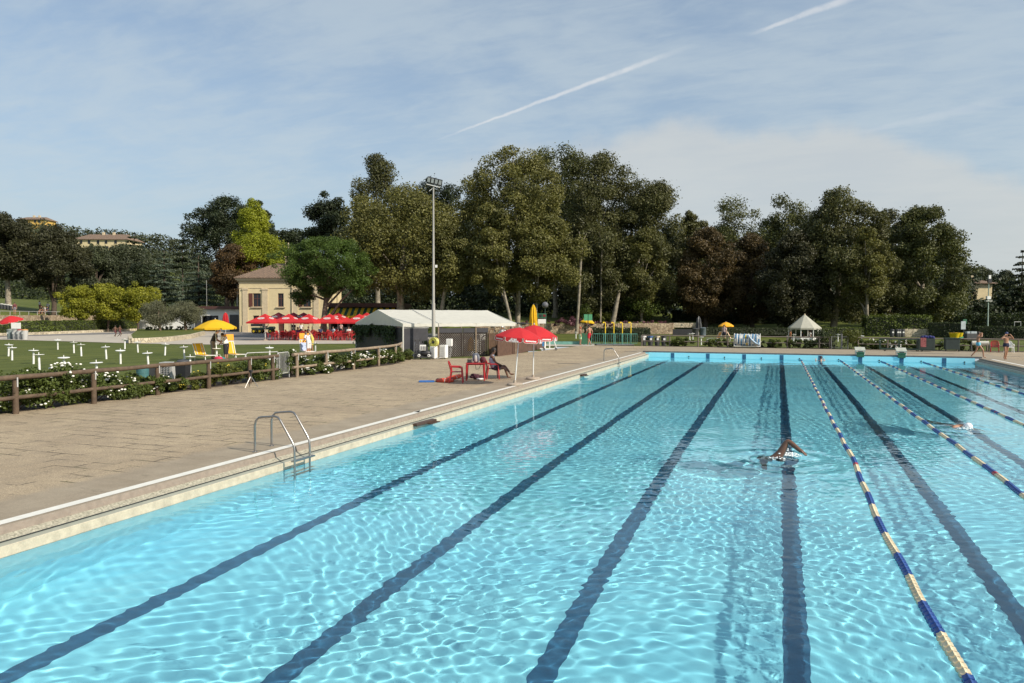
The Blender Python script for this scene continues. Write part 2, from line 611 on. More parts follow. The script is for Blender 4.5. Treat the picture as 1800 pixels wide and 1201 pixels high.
def build_deck():
    b = MB()
    lx = [(-10.72, -20), (-10.75, 30.0), (-12.75, 35.4), (-9.2, 38.3), (-8.1, 48.1), (-7.7, 61.0)]
    for (x0, y0), (x1, y1) in zip(lx, lx[1:]):
        b.add([(x0, y0, 0), (-.24, y0, 0), (-.24, y1, 0), (x1, y1, 0)], [(0, 1, 2, 3)])
    b.add([(-.24, FAR_Y + .5, 0), (21.24, FAR_Y + .5, 0), (21.24, 61.0, 0), (-.24, 61.0, 0)], [(0, 1, 2, 3)])
    b.add([(21.24, -20, 0), (44, -20, 0), (44, 61.0, 0), (21.24, 61.0, 0)], [(0, 1, 2, 3)])
    b.add([(-.24, -20, 0), (21.24, -20, 0), (21.24, NEAR_Y - .2, 0), (-.24, NEAR_Y - .2, 0)], [(0, 1, 2, 3)])
    struct(b.build('pool_deck', DECK))
    # painted lines
    b = MB()
    for (x, y0, y1, o) in ((-.405, -4, 12.9, 0), (-.435, 12.96, 49.4, 0)):
        b.add([(x - .095, y0, .004), (x + .095, y0, .004), (x + .095, y1, .004), (x - .095, y1 + .5 * (y0 < 5), .004)], [(0, 1, 2, 3)])
    b.add([(21.65, -4, .004), (21.84, -4, .004), (21.84, 49.2, .004), (21.65, 49.2, .004)], [(0, 1, 2, 3)])
    struct(b.build('deck_line', M_LINE))
    # overflow kerbs, a swept section on both long sides
    b = MB()
    sec = [(-.24, 0., 4), (-.215, -.10, 0), (-.105, -.15, 1), (-.099, -.168, 2), (-.004, -.185, 3), (0., -.19, 3), (0., -.36, 3)]
    for sgn, x0 in ((1, 0.), (-1, 21.)):
        for (p, q) in zip(sec, sec[1:]):
            b.mi = {4: 0, 0: 1, 1: 3, 2: 2, 3: 4}[p[2]]
            A = [(x0 + sgn * p[0], NEAR_Y, p[1]), (x0 + sgn * q[0], NEAR_Y, q[1]), (x0 + sgn * q[0], FAR_Y, q[1]), (x0 + sgn * p[0], FAR_Y, p[1])]
            b.add(A, [(0, 1, 2, 3)] if sgn > 0 else [(3, 2, 1, 0)])
    struct(b.build('pool_kerb', [M_BROWN, M_SPECK, M_LEDGE, M_SLOT, M_TILE]))
    # far coping, a low grey step
    b = MB()
    b.add([(-.42, 50.0, -.02), (21.4, 50.0, -.02), (21.4, 50.0, .10), (-.42, 50.0, .10), (21.4, 50.55, .10), (-.42, 50.55, .10), (21.4, 51.6, .002), (-.42, 51.6, .002)],
          [(0, 1, 2, 3)])
    b.mi = 1
    b.add([(-.42, 50.0, .10), (21.4, 50.0, .10), (21.4, 50.55, .10), (-.42, 50.55, .10), (21.4, 51.6, .003), (-.42, 51.6, .003), (-.42, 50, 0), (21.4, 50, 0)],
          [(0, 1, 2, 3), (3, 2, 4, 5), (0, 3, 5, 6), (1, 7, 4, 2)])
    struct(b.build('far_coping', [M_COPE, DECK]))
    b = MB(); b.box((10.5, NEAR_Y - .1, -.05), (21.48, .2, .1))
    struct(b.build('near_coping', M_COPE))


build_deck()


def build_pool():
    zb = -1.96
    m = bpy.data.materials.new('pale blue pool paint'); m.use_nodes = True
    w = NT(m.node_tree); b_ = m.node_tree.nodes['Principled BSDF']
    tc = w.n('ShaderNodeTexCoord').outputs['Object']
    c = w.mix(w.rng(w.noise(tc, .4, 5, .6), .3, .7), (.31, .80, .97), (.38, .87, .99))
    c = w.mix(w.rng(w.noise(tc, 3., 5, .7), .55, .8, 0, .2), c, (.20, .55, .72))
    w.set(b_, 'Base Color', c); b_.inputs['Roughness'].default_value = .55
    b = MB()
    b.add([(0, NEAR_Y, zb), (21, NEAR_Y, zb), (21, FAR_Y, zb), (0, FAR_Y, zb)], [(0, 1, 2, 3)])
    e = .003
    b.add([(0 + e, NEAR_Y, zb), (0 + e, FAR_Y, zb), (0 + e, FAR_Y, -.345), (0 + e, NEAR_Y, -.345)], [(0, 1, 2, 3)])
    b.add([(21 - e, NEAR_Y, zb), (21 - e, FAR_Y, zb), (21 - e, FAR_Y, -.345), (21 - e, NEAR_Y, -.345)], [(3, 2, 1, 0)])
    b.add([(0, FAR_Y - e, zb), (21, FAR_Y - e, zb), (21, FAR_Y - e, 0.), (0, FAR_Y - e, 0.)], [(0, 1, 2, 3)])
    b.add([(0, NEAR_Y + e, zb), (21, NEAR_Y + e, zb), (21, NEAR_Y + e, -.1), (0, NEAR_Y + e, -.1)], [(3, 2, 1, 0)])
    b.add([(-.0, FAR_Y - .0, -.1), (-.42, FAR_Y, -.1), (-.42, FAR_Y, .0), (0, FAR_Y, .0)], [(0, 1, 2, 3)])
    recv = [struct(b.build('pool_basin', m))]
    M_DARK = mat('dark blue lane tile', (.030, .125, .235), .45, .14, 3)
    for i in range(8):
        x = 1.75 + 2.5 * i
        b = MB()
        b.add([(x - .135, -2., zb + .004), (x + .135, -2., zb + .004), (x + .135, 48., zb + .004), (x - .135, 48., zb + .004)], [(0, 1, 2, 3)])
        b.add([(x - .5, 48., zb + .004), (x + .5, 48., zb + .004), (x + .5, 48.3, zb + .004), (x - .5, 48.3, zb + .004)], [(0, 1, 2, 3)])
        recv.append(struct(b.build('lane_line', M_DARK)))
        b = MB()
        b.box((x, FAR_Y - .008, -.53), (.25, .008, 1.02))
        recv.append(struct(b.build('wall_target', M_DARK)))
        b = MB(); b.cyl((x + 1.16, FAR_Y - .02, -.26), (x + 1.16, FAR_Y + .02, -.26), .045)
        struct(b.build('water_inlet', M_SLOT))
    # water: a real rippled surface, it throws its own caustics
    xs = np.linspace(.0, 21, 761)
    ys = np.concatenate([np.arange(NEAR_Y, 8, .027), np.arange(8, 16, .042), np.arange(16, 30, .075), np.arange(30, FAR_Y, .11), [FAR_Y]])
    X, Y = np.meshgrid(xs, ys)
    rng = np.random.default_rng(5)
    Z = np.zeros_like(X)
    # slow warp keeps the wave trains from looking regular
    wx = X + .22 * np.sin(.9 * X + .5 * Y) + .18 * np.sin(.37 * Y - .8 * X + 1.3)
    wy = Y + .25 * np.sin(.6 * X - .7 * Y + .4) + .2 * np.sin(1.1 * X + .31 * Y)
    for k in range(84):
        small = k < 66
        lam = float(np.exp(rng.uniform(np.log(.14), np.log(.36)) if small else rng.uniform(np.log(.8), np.log(2.2))))
        ang = rng.normal(math.pi * .5, .9) if rng.random() < .5 else rng.uniform(0, 6.28)
        kk = 2 * math.pi / lam
        env = .6 + .4 * np.sin(rng.uniform(.1, .5) * X + rng.uniform(.1, .5) * Y + rng.uniform(0, 6.28))
        amp = (.0048 if small else .0030) / kk
        Z += amp * env * np.sin(kk * (wx * np.cos(ang) + wy * np.sin(ang)) + rng.uniform(0, 6.28))
    # wakes round the swimmers
    for (cx, cy, a) in ((9.0, 10.95, .03), (13.6, 17.1, .018), (11.75, 49.1, .01)):
        rr = np.hypot(X - cx, Y - cy)
        Z += a * np.exp(-(rr / 1.1) ** 2) * np.sin(rr * 9 - .6) * .55
    V = np.stack([X, Y, Z + WATER_Z], -1).reshape(-1, 3)
    ny, nx = X.shape
    idx = np.arange(nx * ny).reshape(ny, nx)
    F = np.stack([idx[:-1, :-1], idx[:-1, 1:], idx[1:, 1:], idx[1:, :-1]], -1).reshape(-1, 4)
    m = bpy.data.materials.new('pool water'); m.use_nodes = True
    w = NT(m.node_tree); m.node_tree.nodes.clear()
    g = w.n('ShaderNodeBsdfGlass'); w.set(g, 'IOR', 1.333); w.set(g, 'Roughness', 0.); w.set(g, 'Color', (.885, .985, 1., 1))
    o_ = w.n('ShaderNodeOutputMaterial'); m.node_tree.links.new(g.outputs[0], o_.inputs[0])
    o = np_mesh('pool_water', V, F, m, smooth=True)
    struct(o)
    o.cycles.is_caustics_caster = True
    for r_ in recv:
        r_.cycles.is_caustics_receiver = True


build_pool()


def build_paths():
    M_DRIVE = mat('pale worn paving', (.40, .36, .30), .85, .09, 1.2, bump=.3, bscale=30)
    M_ASPH = mat('grey asphalt', (.15, .145, .145), .9, .10, 1.5, bump=.3, bscale=60)
    near = [(-60, 595.5), (0, 597), (100, 599.6), (200, 602.6), (300, 605), (400, 606), (500, 605), (560, 604.5), (660, 604), (760, 603.5)]
    b = MB()
    A = [G(px, py) for px, py in near]
    Bk = [P(px, dd) for px, dd in ((-60, 99), (0, 99.5), (100, 112), (200, 126), (300, 147), (400, 148), (500, 148), (560, 148), (660, 140), (760, 112))]
    b.sheet([[tuple(p) for p in A], [tuple(p) for p in Bk]])
    struct(b.build('park_path', M_DRIVE))
    b = MB()
    A = [G(px, py, .006) for px, py in ((392, 597.3), (430, 598.5), (478, 598.2), (560, 596.5), (650, 596))]
    Bk = [P(px, dd, .006) for px, dd in ((392, 128), (430, 116), (478, 116), (560, 116), (650, 112))]
    b.sheet([[tuple(p) for p in A], [tuple(p) for p in Bk]])
    struct(b.build('asphalt_yard', M_ASPH))
    b = MB()
    A = [P(px, dd, .006) for px, dd in ((-60, 93.6), (0, 94.4), (100, 102), (200, 112), (300, 122))]
    Bk = [P(px, dd, .006) for px, dd in ((-60, 90), (0, 90.5), (100, 96), (200, 103), (262, 112))]
    b.sheet([[tuple(p) for p in A], [tuple(p) for p in Bk]])
    struct(b.build('asphalt_lane', M_ASPH))
    # planting bed below the rail fence
    b = MB()
    b.add([(-12.0, -2, .006), (-10.70, -2, .006), (-10.70, 30.6, .006), (-12.3, 31, .006), (-11.7, 34.0, .006), (-13.7, 35.0, .006)], [(0, 1, 2, 3), (3, 2, 4, 5)])
    struct(b.build('flower_bed', mat('dark soil', (.060, .043, .028), .95, .2, 8, bump=.6, bscale=30)))
    b = MB()
    b.add([(-2.2, 61.0, .006), (44, 61.0, .006), (44, 62.6, .006), (-2.2, 62.6, .006)], [(0, 1, 2, 3)])
    struct(b.build('flower_bed', MATS['dark soil']))
    # gravel walk and sandy path through the far lawn
    b = MB()
    b.sheet([[tuple(P(px, 66.5, .008)) for px in (930, 975, 1045)], [tuple(P(px, 72, .008)) for px in (930, 975, 1045)]])
    struct(b.build('gravel_walk', M_DRIVE))


build_paths()

# ================================================================ vegetation
def leaf_mat(name, col, hue=.0, trans=.22, contrast=1.):
    if name in MATS:
        return MATS[name]
    m = bpy.data.materials.new(name); m.use_nodes = True
    w = NT(m.node_tree); b = m.node_tree.nodes['Principled BSDF']
    at = w.n('ShaderNodeAttribute', attribute_name='tint').outputs['Fac']
    tc = w.n('ShaderNodeTexCoord').outputs['Object']
    f = w.math('ADD', w.math('MULTIPLY', at, .75), w.math('MULTIPLY', w.noise(tc, .5, 3), .25))
    dk = tuple(c * (.55 if contrast else 1) for c in col)
    lt = (min(1, col[0] * (1.5 + hue)), col[1] * 1.42, col[2] * 1.25)
    c = w.mix(w.rng(f, .1, .9, smooth=False), dk, lt)
    w.set(b, 'Base Color', c)
    b.inputs['Roughness'].default_value = .55
    b.inputs['Specular IOR Level'].default_value = .3
    tr = w.n('ShaderNodeBsdfTranslucent'); w.set(tr, 'Color', w.mix(1., c, (1.25, 1.2, .6, 1), 'MULTIPLY'))
    mx = w.n('ShaderNodeMixShader'); w.set(mx, 0, trans)
    out = m.node_tree.nodes['Material Output']
    m.node_tree.links.new(b.outputs[0], mx.inputs[1]); m.node_tree.links.new(tr.outputs[0], mx.inputs[2])
    m.node_tree.links.new(mx.outputs[0], out.inputs[0])
    MATS[name] = m
    return m


def unit(a):
    return a / np.maximum(np.linalg.norm(a, axis=-1, keepdims=True), 1e-9)


def leaf_quads(Pt, N, size, rng, aspect=.55):
    n = len(Pt)
    t = unit(np.cross(N, unit(rng.normal(size=(n, 3)))))
    b = np.cross(N, t)
    L = (size * rng.uniform(.65, 1.35, n))[:, None]
    V = np.stack([Pt - t * L * .5, Pt + b * L * aspect * .5 + t * L * .08, Pt + t * L * .5, Pt - b * L * aspect * .5 + t * L * .08], 1).reshape(-1, 3)
    F = np.arange(4 * n).reshape(n, 4)
    return V, F


def clump_cloud(cen, rad, n, size, rng, squash=.8, core=.5, up=.35, aspect=.55):
    """n leaves shared among clumps; each clump is a fluffy shell"""
    w = rad ** 2; w = w / w.sum()
    k = rng.choice(len(cen), n, p=w)
    u = unit(rng.normal(size=(n, 3)))
    rr = rad[k] * (core + (1 - core) * rng.random(n) ** .6) * rng.uniform(.85, 1.15, n) * np.where(rng.random(n) < .09, rng.uniform(1.05, 1.4, n), 1)
    off = u * rr[:, None]; off[:, 2] *= squash
    Pt = cen[k] + off
    N = unit(u * .7 + np.array([0, 0, up]) + rng.normal(size=(n, 3)) * .7)
    V, F = leaf_quads(Pt, N, size, rng, aspect)
    ct = rng.random(len(cen))
    tint = np.clip(.5 * ct[k] + .5 * rng.random(n), 0, 1)
    return V, F, tint


ENV = {
    'round': lambda h: np.sqrt(np.clip(1 - (2 * h - 1) ** 2, 0, 1)) ** .8,
    'plane': lambda h: np.clip(np.minimum((h + .04) / .22, 1) ** .6 * np.sqrt(np.clip(1 - np.clip((h - .35) / .66, 0, 1) ** 2.2, 0, 1)), .05, 1),
    'oval': lambda h: np.clip(np.minimum((h + .05) / .3, 1) ** .7 * np.sqrt(np.clip(1 - np.clip((h - .3) / .71, 0, 1) ** 1.9, 0, 1)), .05, 1),
    'skirt': lambda h: np.clip(np.minimum((h + .12) / .16, 1) * (1 - h ** 1.7) ** .7, .05, 1),
    'cone': lambda h: np.clip(np.minimum((h + .05) / .1, 1) * (1 - h) ** .9 + .03, .03, 1),
    'column': lambda h: np.clip(np.minimum((h + .03) / .12, 1) ** .6 * np.sqrt(np.clip(1 - np.clip((h - .5) / .51, 0, 1) ** 2, 0, 1)), .05, 1),
    'dome': lambda h: np.sqrt(np.clip(1 - h ** 2.0, 0, 1)),
}

M_BARK = mat('brown bark', (.085, .062, .045), .9, .22, 3, bump=.8, bscale=14)
M_PALE = mat('pale flaking plane bark', (.235, .205, .155), .85, .35, 2.2, bump=.5, bscale=10)
M_PINEB = mat('grey brown pine bark', (.16, .115, .085), .9, .25, 4, bump=.9, bscale=16)

LEAF = {
    'plane': leaf_mat('olive plane leaves', (.112, .118, .035), .06),
    'planeg': leaf_mat('green plane leaves', (.082, .094, .032)),
    'planed': leaf_mat('dull plane leaves', (.080, .086, .033)),
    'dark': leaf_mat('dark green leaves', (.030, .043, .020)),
    'darkb': leaf_mat('dark brownish leaves', (.042, .045, .021)),
    'chest': leaf_mat('rusty chestnut leaves', (.078, .060, .026), .1),
    'red': leaf_mat('reddish brown leaves', (.088, .060, .028), .1),
    'yell': leaf_mat('yellow green leaves', (.225, .275, .024), .1, .3),
    'yelo': leaf_mat('golden green leaves', (.20, .225, .024), .1, .3),
    'cedar': leaf_mat('blue green needles', (.095, .130, .098)),
    'pine': leaf_mat('bright pine needles', (.058, .100, .018)),
    'olive': leaf_mat('silver olive leaves', (.130, .140, .090)),
    'far': leaf_mat('haze grey far leaves', (.060, .074, .042)),  # grey in the leaf colour stands in for distance haze
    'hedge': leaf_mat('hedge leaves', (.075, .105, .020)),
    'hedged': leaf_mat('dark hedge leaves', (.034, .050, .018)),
    'rose': leaf_mat('rose leaves', (.075, .105, .024), 0, .25),
    'ivy': leaf_mat('ivy leaves', (.030, .055, .014)),
    'purple': leaf_mat('purple shrub leaves', (.115, .048, .072)),
    'shrub': leaf_mat('yellowish shrub leaves', (.085, .100, .020)),
}


def place(o, base):
    o.location = base
    return o


def tree(name, label, px, d, top, half, bot, leaf, env='plane', seed=0, n=13000, size=.44, bark=None, r0=None, group=None, clump=.17, nc=70, squash=.8, tpx=None, limbs=6, core=.45, inner=.3, lean=0., cat='tree', z0=None, aspect=.62):
    rng = np.random.default_rng(seed + 100)
    zt, zb = Zof(top, d), Zof(bot, d)
    W = half / FOC * d
    n = int(n * 2.5); size *= .7; clump *= 1.3; nc = int(nc * 1.15)
    base = PT(px, d) if z0 is None else P(px, d, z0)
    H0, H1 = zb - base.z, zt - base.z
    root = thing(name, label, cat, base, 0, group)
    f = ENV[env]
    # clump centres fill the outer part of the envelope
    hs = []
    while len(hs) < nc:
        h = rng.random()
        if rng.random() < f(h) ** 1.0 + .08:
            hs.append(h)
    h = np.array(hs)
    ang = rng.uniform(0, 2 * math.pi, nc)
    lob = 1 + .16 * np.sin(ang * 3 + rng.uniform(0, 6)) + .10 * np.sin(ang * 5 + h * 6 + rng.uniform(0, 6))
    rc = W * clump * rng.uniform(.5, 1.4, nc)
    rad = np.maximum(f(h) * W * lob * 1.06 - rc * .62, 0) * np.sqrt(rng.uniform(inner, 1, nc)) * rng.uniform(.88, 1.12, nc)
    cen = np.stack([rad * np.cos(ang), rad * np.sin(ang), H0 + rc * .5 + h * (H1 - H0 - rc * 1.3)], 1)
    cen[:, 0] += lean * (cen[:, 2] - H0)
    V, F, T = clump_cloud(cen, rc, n, size, rng, squash, core, aspect=aspect)
    np_mesh('crown', V, F, LEAF[leaf], root, attr=T)
    b = MB()
    r0 = r0 or max(.16, W * .075)
    top_t = H0 + (H1 - H0) * .62
    tx = ((tpx - px) / FOC * d) if tpx is not None else 0
    p0 = Vector((tx, 0, -.25)); p1 = Vector((lean * (top_t - H0), 0, top_t))
    pts = [p0.lerp(p1, t) + Vector((math.sin(t * 5 + seed) * r0 * .5, math.cos(t * 4 + seed) * r0 * .4, 0)) * (1 if 0 < t < 1 else 0) for t in (0, .06, .25, .5, .75, 1)]
    b.tube(pts, [r0 * 1.5, r0 * 1.08, r0 * .92, r0 * .72, r0 * .5, r0 * .2], 9)
    order = rng.permutation(nc)[:limbs]
    for i in order:
        c = Vector(cen[i]); t = min(max((c.z * .55) / max(top_t, .1), .2), .85)
        a = p0.lerp(p1, t)
        m = a.lerp(c, .5) + Vector((0, 0, (c - a).length * .06))
        b.tube([a, m, c], [r0 * .42, r0 * .26, r0 * .07], 6)
    b.build('trunk', bark or M_BARK, root, smooth=True)
    return root


def conifer(name, label, px, d, top, half, bot, leaf, seed, layers=9, n=7000, size=.4, plate=.5, top_w=.12, group=None, bark=None, droop=.12, z0=None):
    """tiered tree: flat plates of needles on level boughs"""
    rng = np.random.default_rng(seed)
    zt, zb = Zof(top, d), Zof(bot, d)
    W = half / FOC * d
    base = PT(px, d) if z0 is None else P(px, d, z0)
    H0, H1 = zb - base.z, zt - base.z
    root = thing(name, label, 'tree', base, 0, group)
    cen = []; rad = []
    b = MB()
    r0 = max(.15, W * .06)
    b.tube([(0, 0, -.2), (0, 0, H0 + (H1 - H0) * .5), (0, 0, H1)], [r0, r0 * .6, .04], 8)
    for i in range(layers):
        t = i / (layers - 1)
        z = H0 + (H1 - H0) * t * .97
        Rl = W * ((1 - t) ** .85 * (1 - top_w) + top_w) * rng.uniform(.8, 1.1)
        k = max(3, int(5 + 6 * (1 - t)))
        for j in range(k):
            a = 2 * math.pi * j / k + rng.uniform(-.35, .35)
            L = Rl * rng.uniform(.7, 1.1)
            zz = z + rng.uniform(-.5, .5) * (H1 - H0) / layers * .5
            tip = (L * math.cos(a), L * math.sin(a), zz - droop * L)
            b.tube([(0, 0, zz), tip], [r0 * .25, .02], 5)
            for q in (.35, .6, .82, 1.):
                cen.append((tip[0] * q, tip[1] * q, zz - droop * L * q + .08)); rad.append(Rl * plate * .34 * rng.uniform(.75, 1.2) * (1.15 - .35 * q) + .12)
    V, F, T = clump_cloud(np.array(cen), np.array(rad), n, size, rng, .28, .1, .9, .4)
    np_mesh('crown', V, F, LEAF[leaf], root, attr=T)
    b.build('trunk', bark or M_BARK, root, smooth=True)
    return root


def hedge(name, label, path, width, height, leaf, seed, size=.16, dens=60, cat='hedge', zs=None, rough=.06, group=None):
    """clipped hedge along a ground path: a solid heart under a coat of leaves"""
    rng = np.random.default_rng(seed)
    pts = [Vector(p) for p in path]
    base = pts[0].copy()
    root = thing(name, label, cat, base, 0, group)
    b = MB()
    Ps = []; Ns = []
    for A, Bv in zip(pts, pts[1:]):
        A = A - base; Bv = Bv - base
        ax = (Bv - A); L = ax.length; ax /= L
        nx = Vector((ax.y, -ax.x, 0)).normalized()
        w, hh = width / 2 - rough, height - rough
        vs = [A + nx * w, Bv + nx * w, Bv - nx * w, A - nx * w]
        vs = vs + [v + Vector((0, 0, hh)) for v in vs]
        b.add(vs, [(0, 1, 5, 4), (1, 2, 6, 5), (2, 3, 7, 6), (3, 0, 4, 7), (4, 5, 6, 7)])
        for kind, area in (('f', L * height), ('b', L * height), ('t', L * width), ('e', width * height), ('s', width * height)):
            m = max(6, int(area * dens * 2.2))
            u = rng.random(m); v = rng.random(m)
            a3 = np.array(A); x3 = np.array(ax); n3 = np.array(nx)
            if kind in 'fb':
                sg = 1 if kind == 'f' else -1
                q = a3 + x3 * (u * L)[:, None] + n3 * sg * width / 2; q[:, 2] += v * height; nn = np.tile(n3 * sg, (m, 1))
            elif kind == 't':
                q = a3 + x3 * (u * L)[:, None] + n3 * ((v - .5) * width)[:, None]; q[:, 2] += height; nn = np.tile([0, 0, 1.], (m, 1))
            else:
                e3 = 0 if kind == 'e' else L; sg = -1 if kind == 'e' else 1
                q = a3 + x3 * e3 + n3 * ((u - .5) * width)[:, None]; q[:, 2] += v * height; nn = np.tile(x3 * sg, (m, 1))
            lump = rough * (np.sin(q @ np.array([2.1, 1.7, 2.6]) + seed) + np.sin(q @ np.array([-1.3, 2.9, 4.1])))
            q = q + nn * (lump * .5 + rng.normal(0, rough * .6, m))[:, None]
            Ps.append(q); Ns.append(unit(nn * .9 + rng.normal(size=(m, 3)) * .6))
    Pt = np.concatenate(Ps); N = np.concatenate(Ns)
    V, F = leaf_quads(Pt, N, size, rng, .6)
    t = np.clip(.5 + .25 * np.sin(Pt @ np.array([1.1, .7, 2.2])) + rng.normal(0, .22, len(Pt)), 0, 1)
    np_mesh('leaves', V, F, LEAF[leaf], root, attr=t)
    b.build('dark_core', mat('hedge heart', (.018, .024, .010), .9), root)  # solid near-black filler box; its colour gives shaded depth between leaves
    return root


def shrub(name, label, base, w, h, leaf, seed, n=900, size=.1, flowers=0, fcol=None, fsize=.035, group=None, cat='bush', nc=12, depth=None):
    rng = np.random.default_rng(seed)
    root = thing(name, label, cat, base, rng.uniform(0, 6.28) if depth is None else 0, group)
    dp = depth or w
    cen = np.stack([rng.normal(0, .27, nc) * w, rng.normal(0, .27, nc) * dp, h * rng.uniform(.15, .85, nc)], 1)
    cen[:, :2] = np.clip(cen[:, :2], -.42 * max(w, dp), .42 * max(w, dp))
    rad = np.minimum(w, h) * rng.uniform(.16, .3, nc)
    V, F, T = clump_cloud(cen, rad, n, size, rng, .85, .35)
    V[:, 2] = np.maximum(V[:, 2], .01)
    np_mesh('foliage', V, F, LEAF[leaf], root, attr=T)
    b = MB()
    for i in range(min(nc, 7)):
        b.tube([(cen[i][0] * .15, cen[i][1] * .15, 0), (cen[i][0] * .6, cen[i][1] * .6, cen[i][2] * .6), tuple(cen[i])], [.02, .014, .006], 5)
    b.build('stems', M_BARK, root)
    if flowers:
        fb = MB()
        for i in range(flowers):
            k = rng.integers(nc) if rng.random() < .4 else (i * 3) % max(3, nc // 3)
            if i % 4 == 0 or i == 0:
                u0 = unit(rng.normal(size=3) + np.array([.35, -.5, .45])); k0 = k
            k = k0; u = unit(u0 + rng.normal(size=3) * .38)
            c = cen[k] + u * rad[k] * rng.uniform(.95, 1.2)
            c[2] = max(c[2], .08)
            r = fsize * rng.uniform(.7, 1.35)
            fb.sphere(c, (r, r, r * .7), 7, 5, None)
        fb.build('blossoms', fcol, root, smooth=True)
    return root


def build_trees():
    pl = 'plane trees of the old park'
    # ---- centre
    tree('plane_tree', 'tall narrow-topped plane tree left of the floodlight mast', 663, 128, 268, 60, 470, 'planed', 'oval', 1, 15000, .42, M_PALE, .4, None, .22, 60)
    tree('plane_tree', 'broad olive plane tree with low branches hanging behind the striped awning', 712, 96, 322, 108, 528, 'plane', 'plane', 2, 26000, .38, M_PALE, .55, None, .17, 110, tpx=703)
    tree('plane_tree', 'drooping olive plane tree just right of the floodlight mast', 792, 92, 392, 50, 516, 'plane', 'oval', 3, 11000, .36, M_PALE, .3, None, .24, 44, tpx=770)
    tree('oak_tree', 'dark rounded oak peeping out behind the floodlight lamps', 772, 142, 297, 46, 500, 'dark', 'round', 4, 9000, .5, None, None, None, .24, 40)
    tree('plane_tree', 'huge yellow-olive plane tree with forked pale trunk above the red pool parasols', 905, 98, 254, 102, 516, 'plane', 'plane', 5, 30000, .38, M_PALE, .34, None, .16, 130, tpx=912)
    tree('plane_tree', 'lower lit plane tree spreading right over the closed yellow parasol', 950, 92, 372, 64, 530, 'plane', 'round', 6, 17000, .36, M_PALE, .17, None, .22, 66, tpx=937)
    tree('plane_tree', 'small low plane tree filling the gap below the drooping one', 866, 90, 350, 42, 520, 'plane', 'oval', 7, 11000, .36, M_PALE, .2, None, .24, 44, tpx=905)
    tree('plane_tree', 'fresh green plane tree rising behind the huge one', 975, 128, 249, 84, 500, 'planeg', 'round', 8, 15000, .5, M_PALE, .4, None, .2, 60)
    tree('plane_tree', 'tall dull green plane tree with two bare pale trunks', 1062, 125, 264, 90, 545, 'planed', 'oval', 9, 24000, .44, M_PALE, .32, None, .17, 100, tpx=1014)
    tree('plane_tree', 'dark bushy plane tree standing behind the shower posts', 1138, 123, 309, 80, 556, 'planed', 'oval', 10, 22000, .44, M_PALE, .42, None, .18, 90, tpx=1082)
    tree('plane_tree', 'olive lower plane tree in lighter, sunlit-toned leaves behind the green bins', 1128, 119, 385, 40, 540, 'plane', 'oval', 11, 7500, .4, M_PALE, .2, None, .25, 34)  # sunlight on the lower crown is put into a lighter leaf colour
    tree('poplar_tree', 'slim pale-leaved tree in the dip of the tree line', 1216, 138, 356, 28, 480, 'planed', 'oval', 12, 7000, .5, M_BARK, None, None, .28, 36, core=.2)
    tree('poplar_tree', 'airy round-headed tree with sky gaps behind the rusty chestnuts', 1284, 146, 340, 68, 548, 'planeg', 'oval', 13, 11000, .5, None, None, None, .22, 46, core=.15)
    tree('chestnut_tree', 'rusty brown horse chestnut left of the far yellow parasol', 1244, 119, 396, 58, 566, 'chest', 'oval', 14, 20000, .42, None, .36, None, .18, 90, tpx=1238)
    tree('chestnut_tree', 'rusty brown horse chestnut just right of the far yellow parasol', 1318, 121, 406, 54, 566, 'chest', 'oval', 15, 15000, .42, None, .34, None, .2, 70, tpx=1322)
    tree('poplar_tree', 'upright grey-green tree poking up between chestnut and big plane', 1383, 140, 327, 54, 545, 'planeg', 'oval', 16, 11000, .5, None, None, None, .26, 46, core=.2)
    tree('chestnut_tree', 'dark brown chestnut with skirts of leaves behind the white gazebo', 1392, 112, 398, 62, 574, 'darkb', 'oval', 17, 21000, .42, None, .4, None, .18, 90, tpx=1425)
    tree('plane_tree', 'tall broad plane tree right of the white gazebo with lit lower right side', 1474, 114, 327, 84, 572, 'planed', 'plane', 18, 30000, .44, M_PALE, .5, None, .16, 120, tpx=1466)
    tree('plane_tree', 'olive plane boughs in lighter, sunlit-toned leaves above the tall clipped hedge', 1522, 106, 392, 38, 548, 'plane', 'oval', 19, 8000, .4, M_PALE, .25, None, .25, 36)  # sunlit crown side built as extra boughs with lighter leaf colour
    tree('lime_tree', 'mid-height dark lime tree joining the two tall right-hand trees', 1560, 132, 360, 48, 572, 'planed', 'oval', 20, 11000, .5, None, None, None, .22, 46)
    tree('plane_tree', 'last tall grey-green tree at the right end of the tree line', 1622, 116, 356, 78, 574, 'planeg', 'plane', 21, 24000, .46, M_PALE, .45, None, .17, 100, core=.3)
    for i, (px, top, half, lf, lab) in enumerate(((738, 348, 52, 'dark', 'dark backing tree between the olive plane and the floodlight mast'), (838, 334, 48, 'dark', 'dark backing tree left of the huge plane'), (1003, 290, 58, 'planed', 'backing tree between the fresh green and dull green planes'), (1034, 330, 66, 'dark', 'dark backing tree behind the two bare trunks'), (1108, 318, 60, 'dark', 'dark backing tree left of the shower plane'), (1176, 378, 46, 'dark', 'dark backing tree below the dip of the tree line'), (1222, 396, 50, 'darkb', 'brownish backing tree left of the airy tree'), (1268, 392, 52, 'dark', 'dark backing tree under the airy round-headed tree'), (1350, 374, 54, 'dark', 'dark backing tree left of the upright grey-green tree'), (1432, 362, 50, 'planed', 'backing tree filling the gap left of the tall broad plane'), (1540, 388, 50, 'dark', 'dark backing tree right of the tall broad plane'), (1592, 384, 54, 'planed', 'backing tree left of the last tall tree'), (1662, 410, 40, 'dark', 'dark backing tree at the right foot of the tree line'))):
        tree('backing_tree', lab, px, 150 + (i * 7) % 13, top, half, 548, lf, 'oval', 500 + i, 11000, .55, None, None, None, .24, 56, cat='tree')
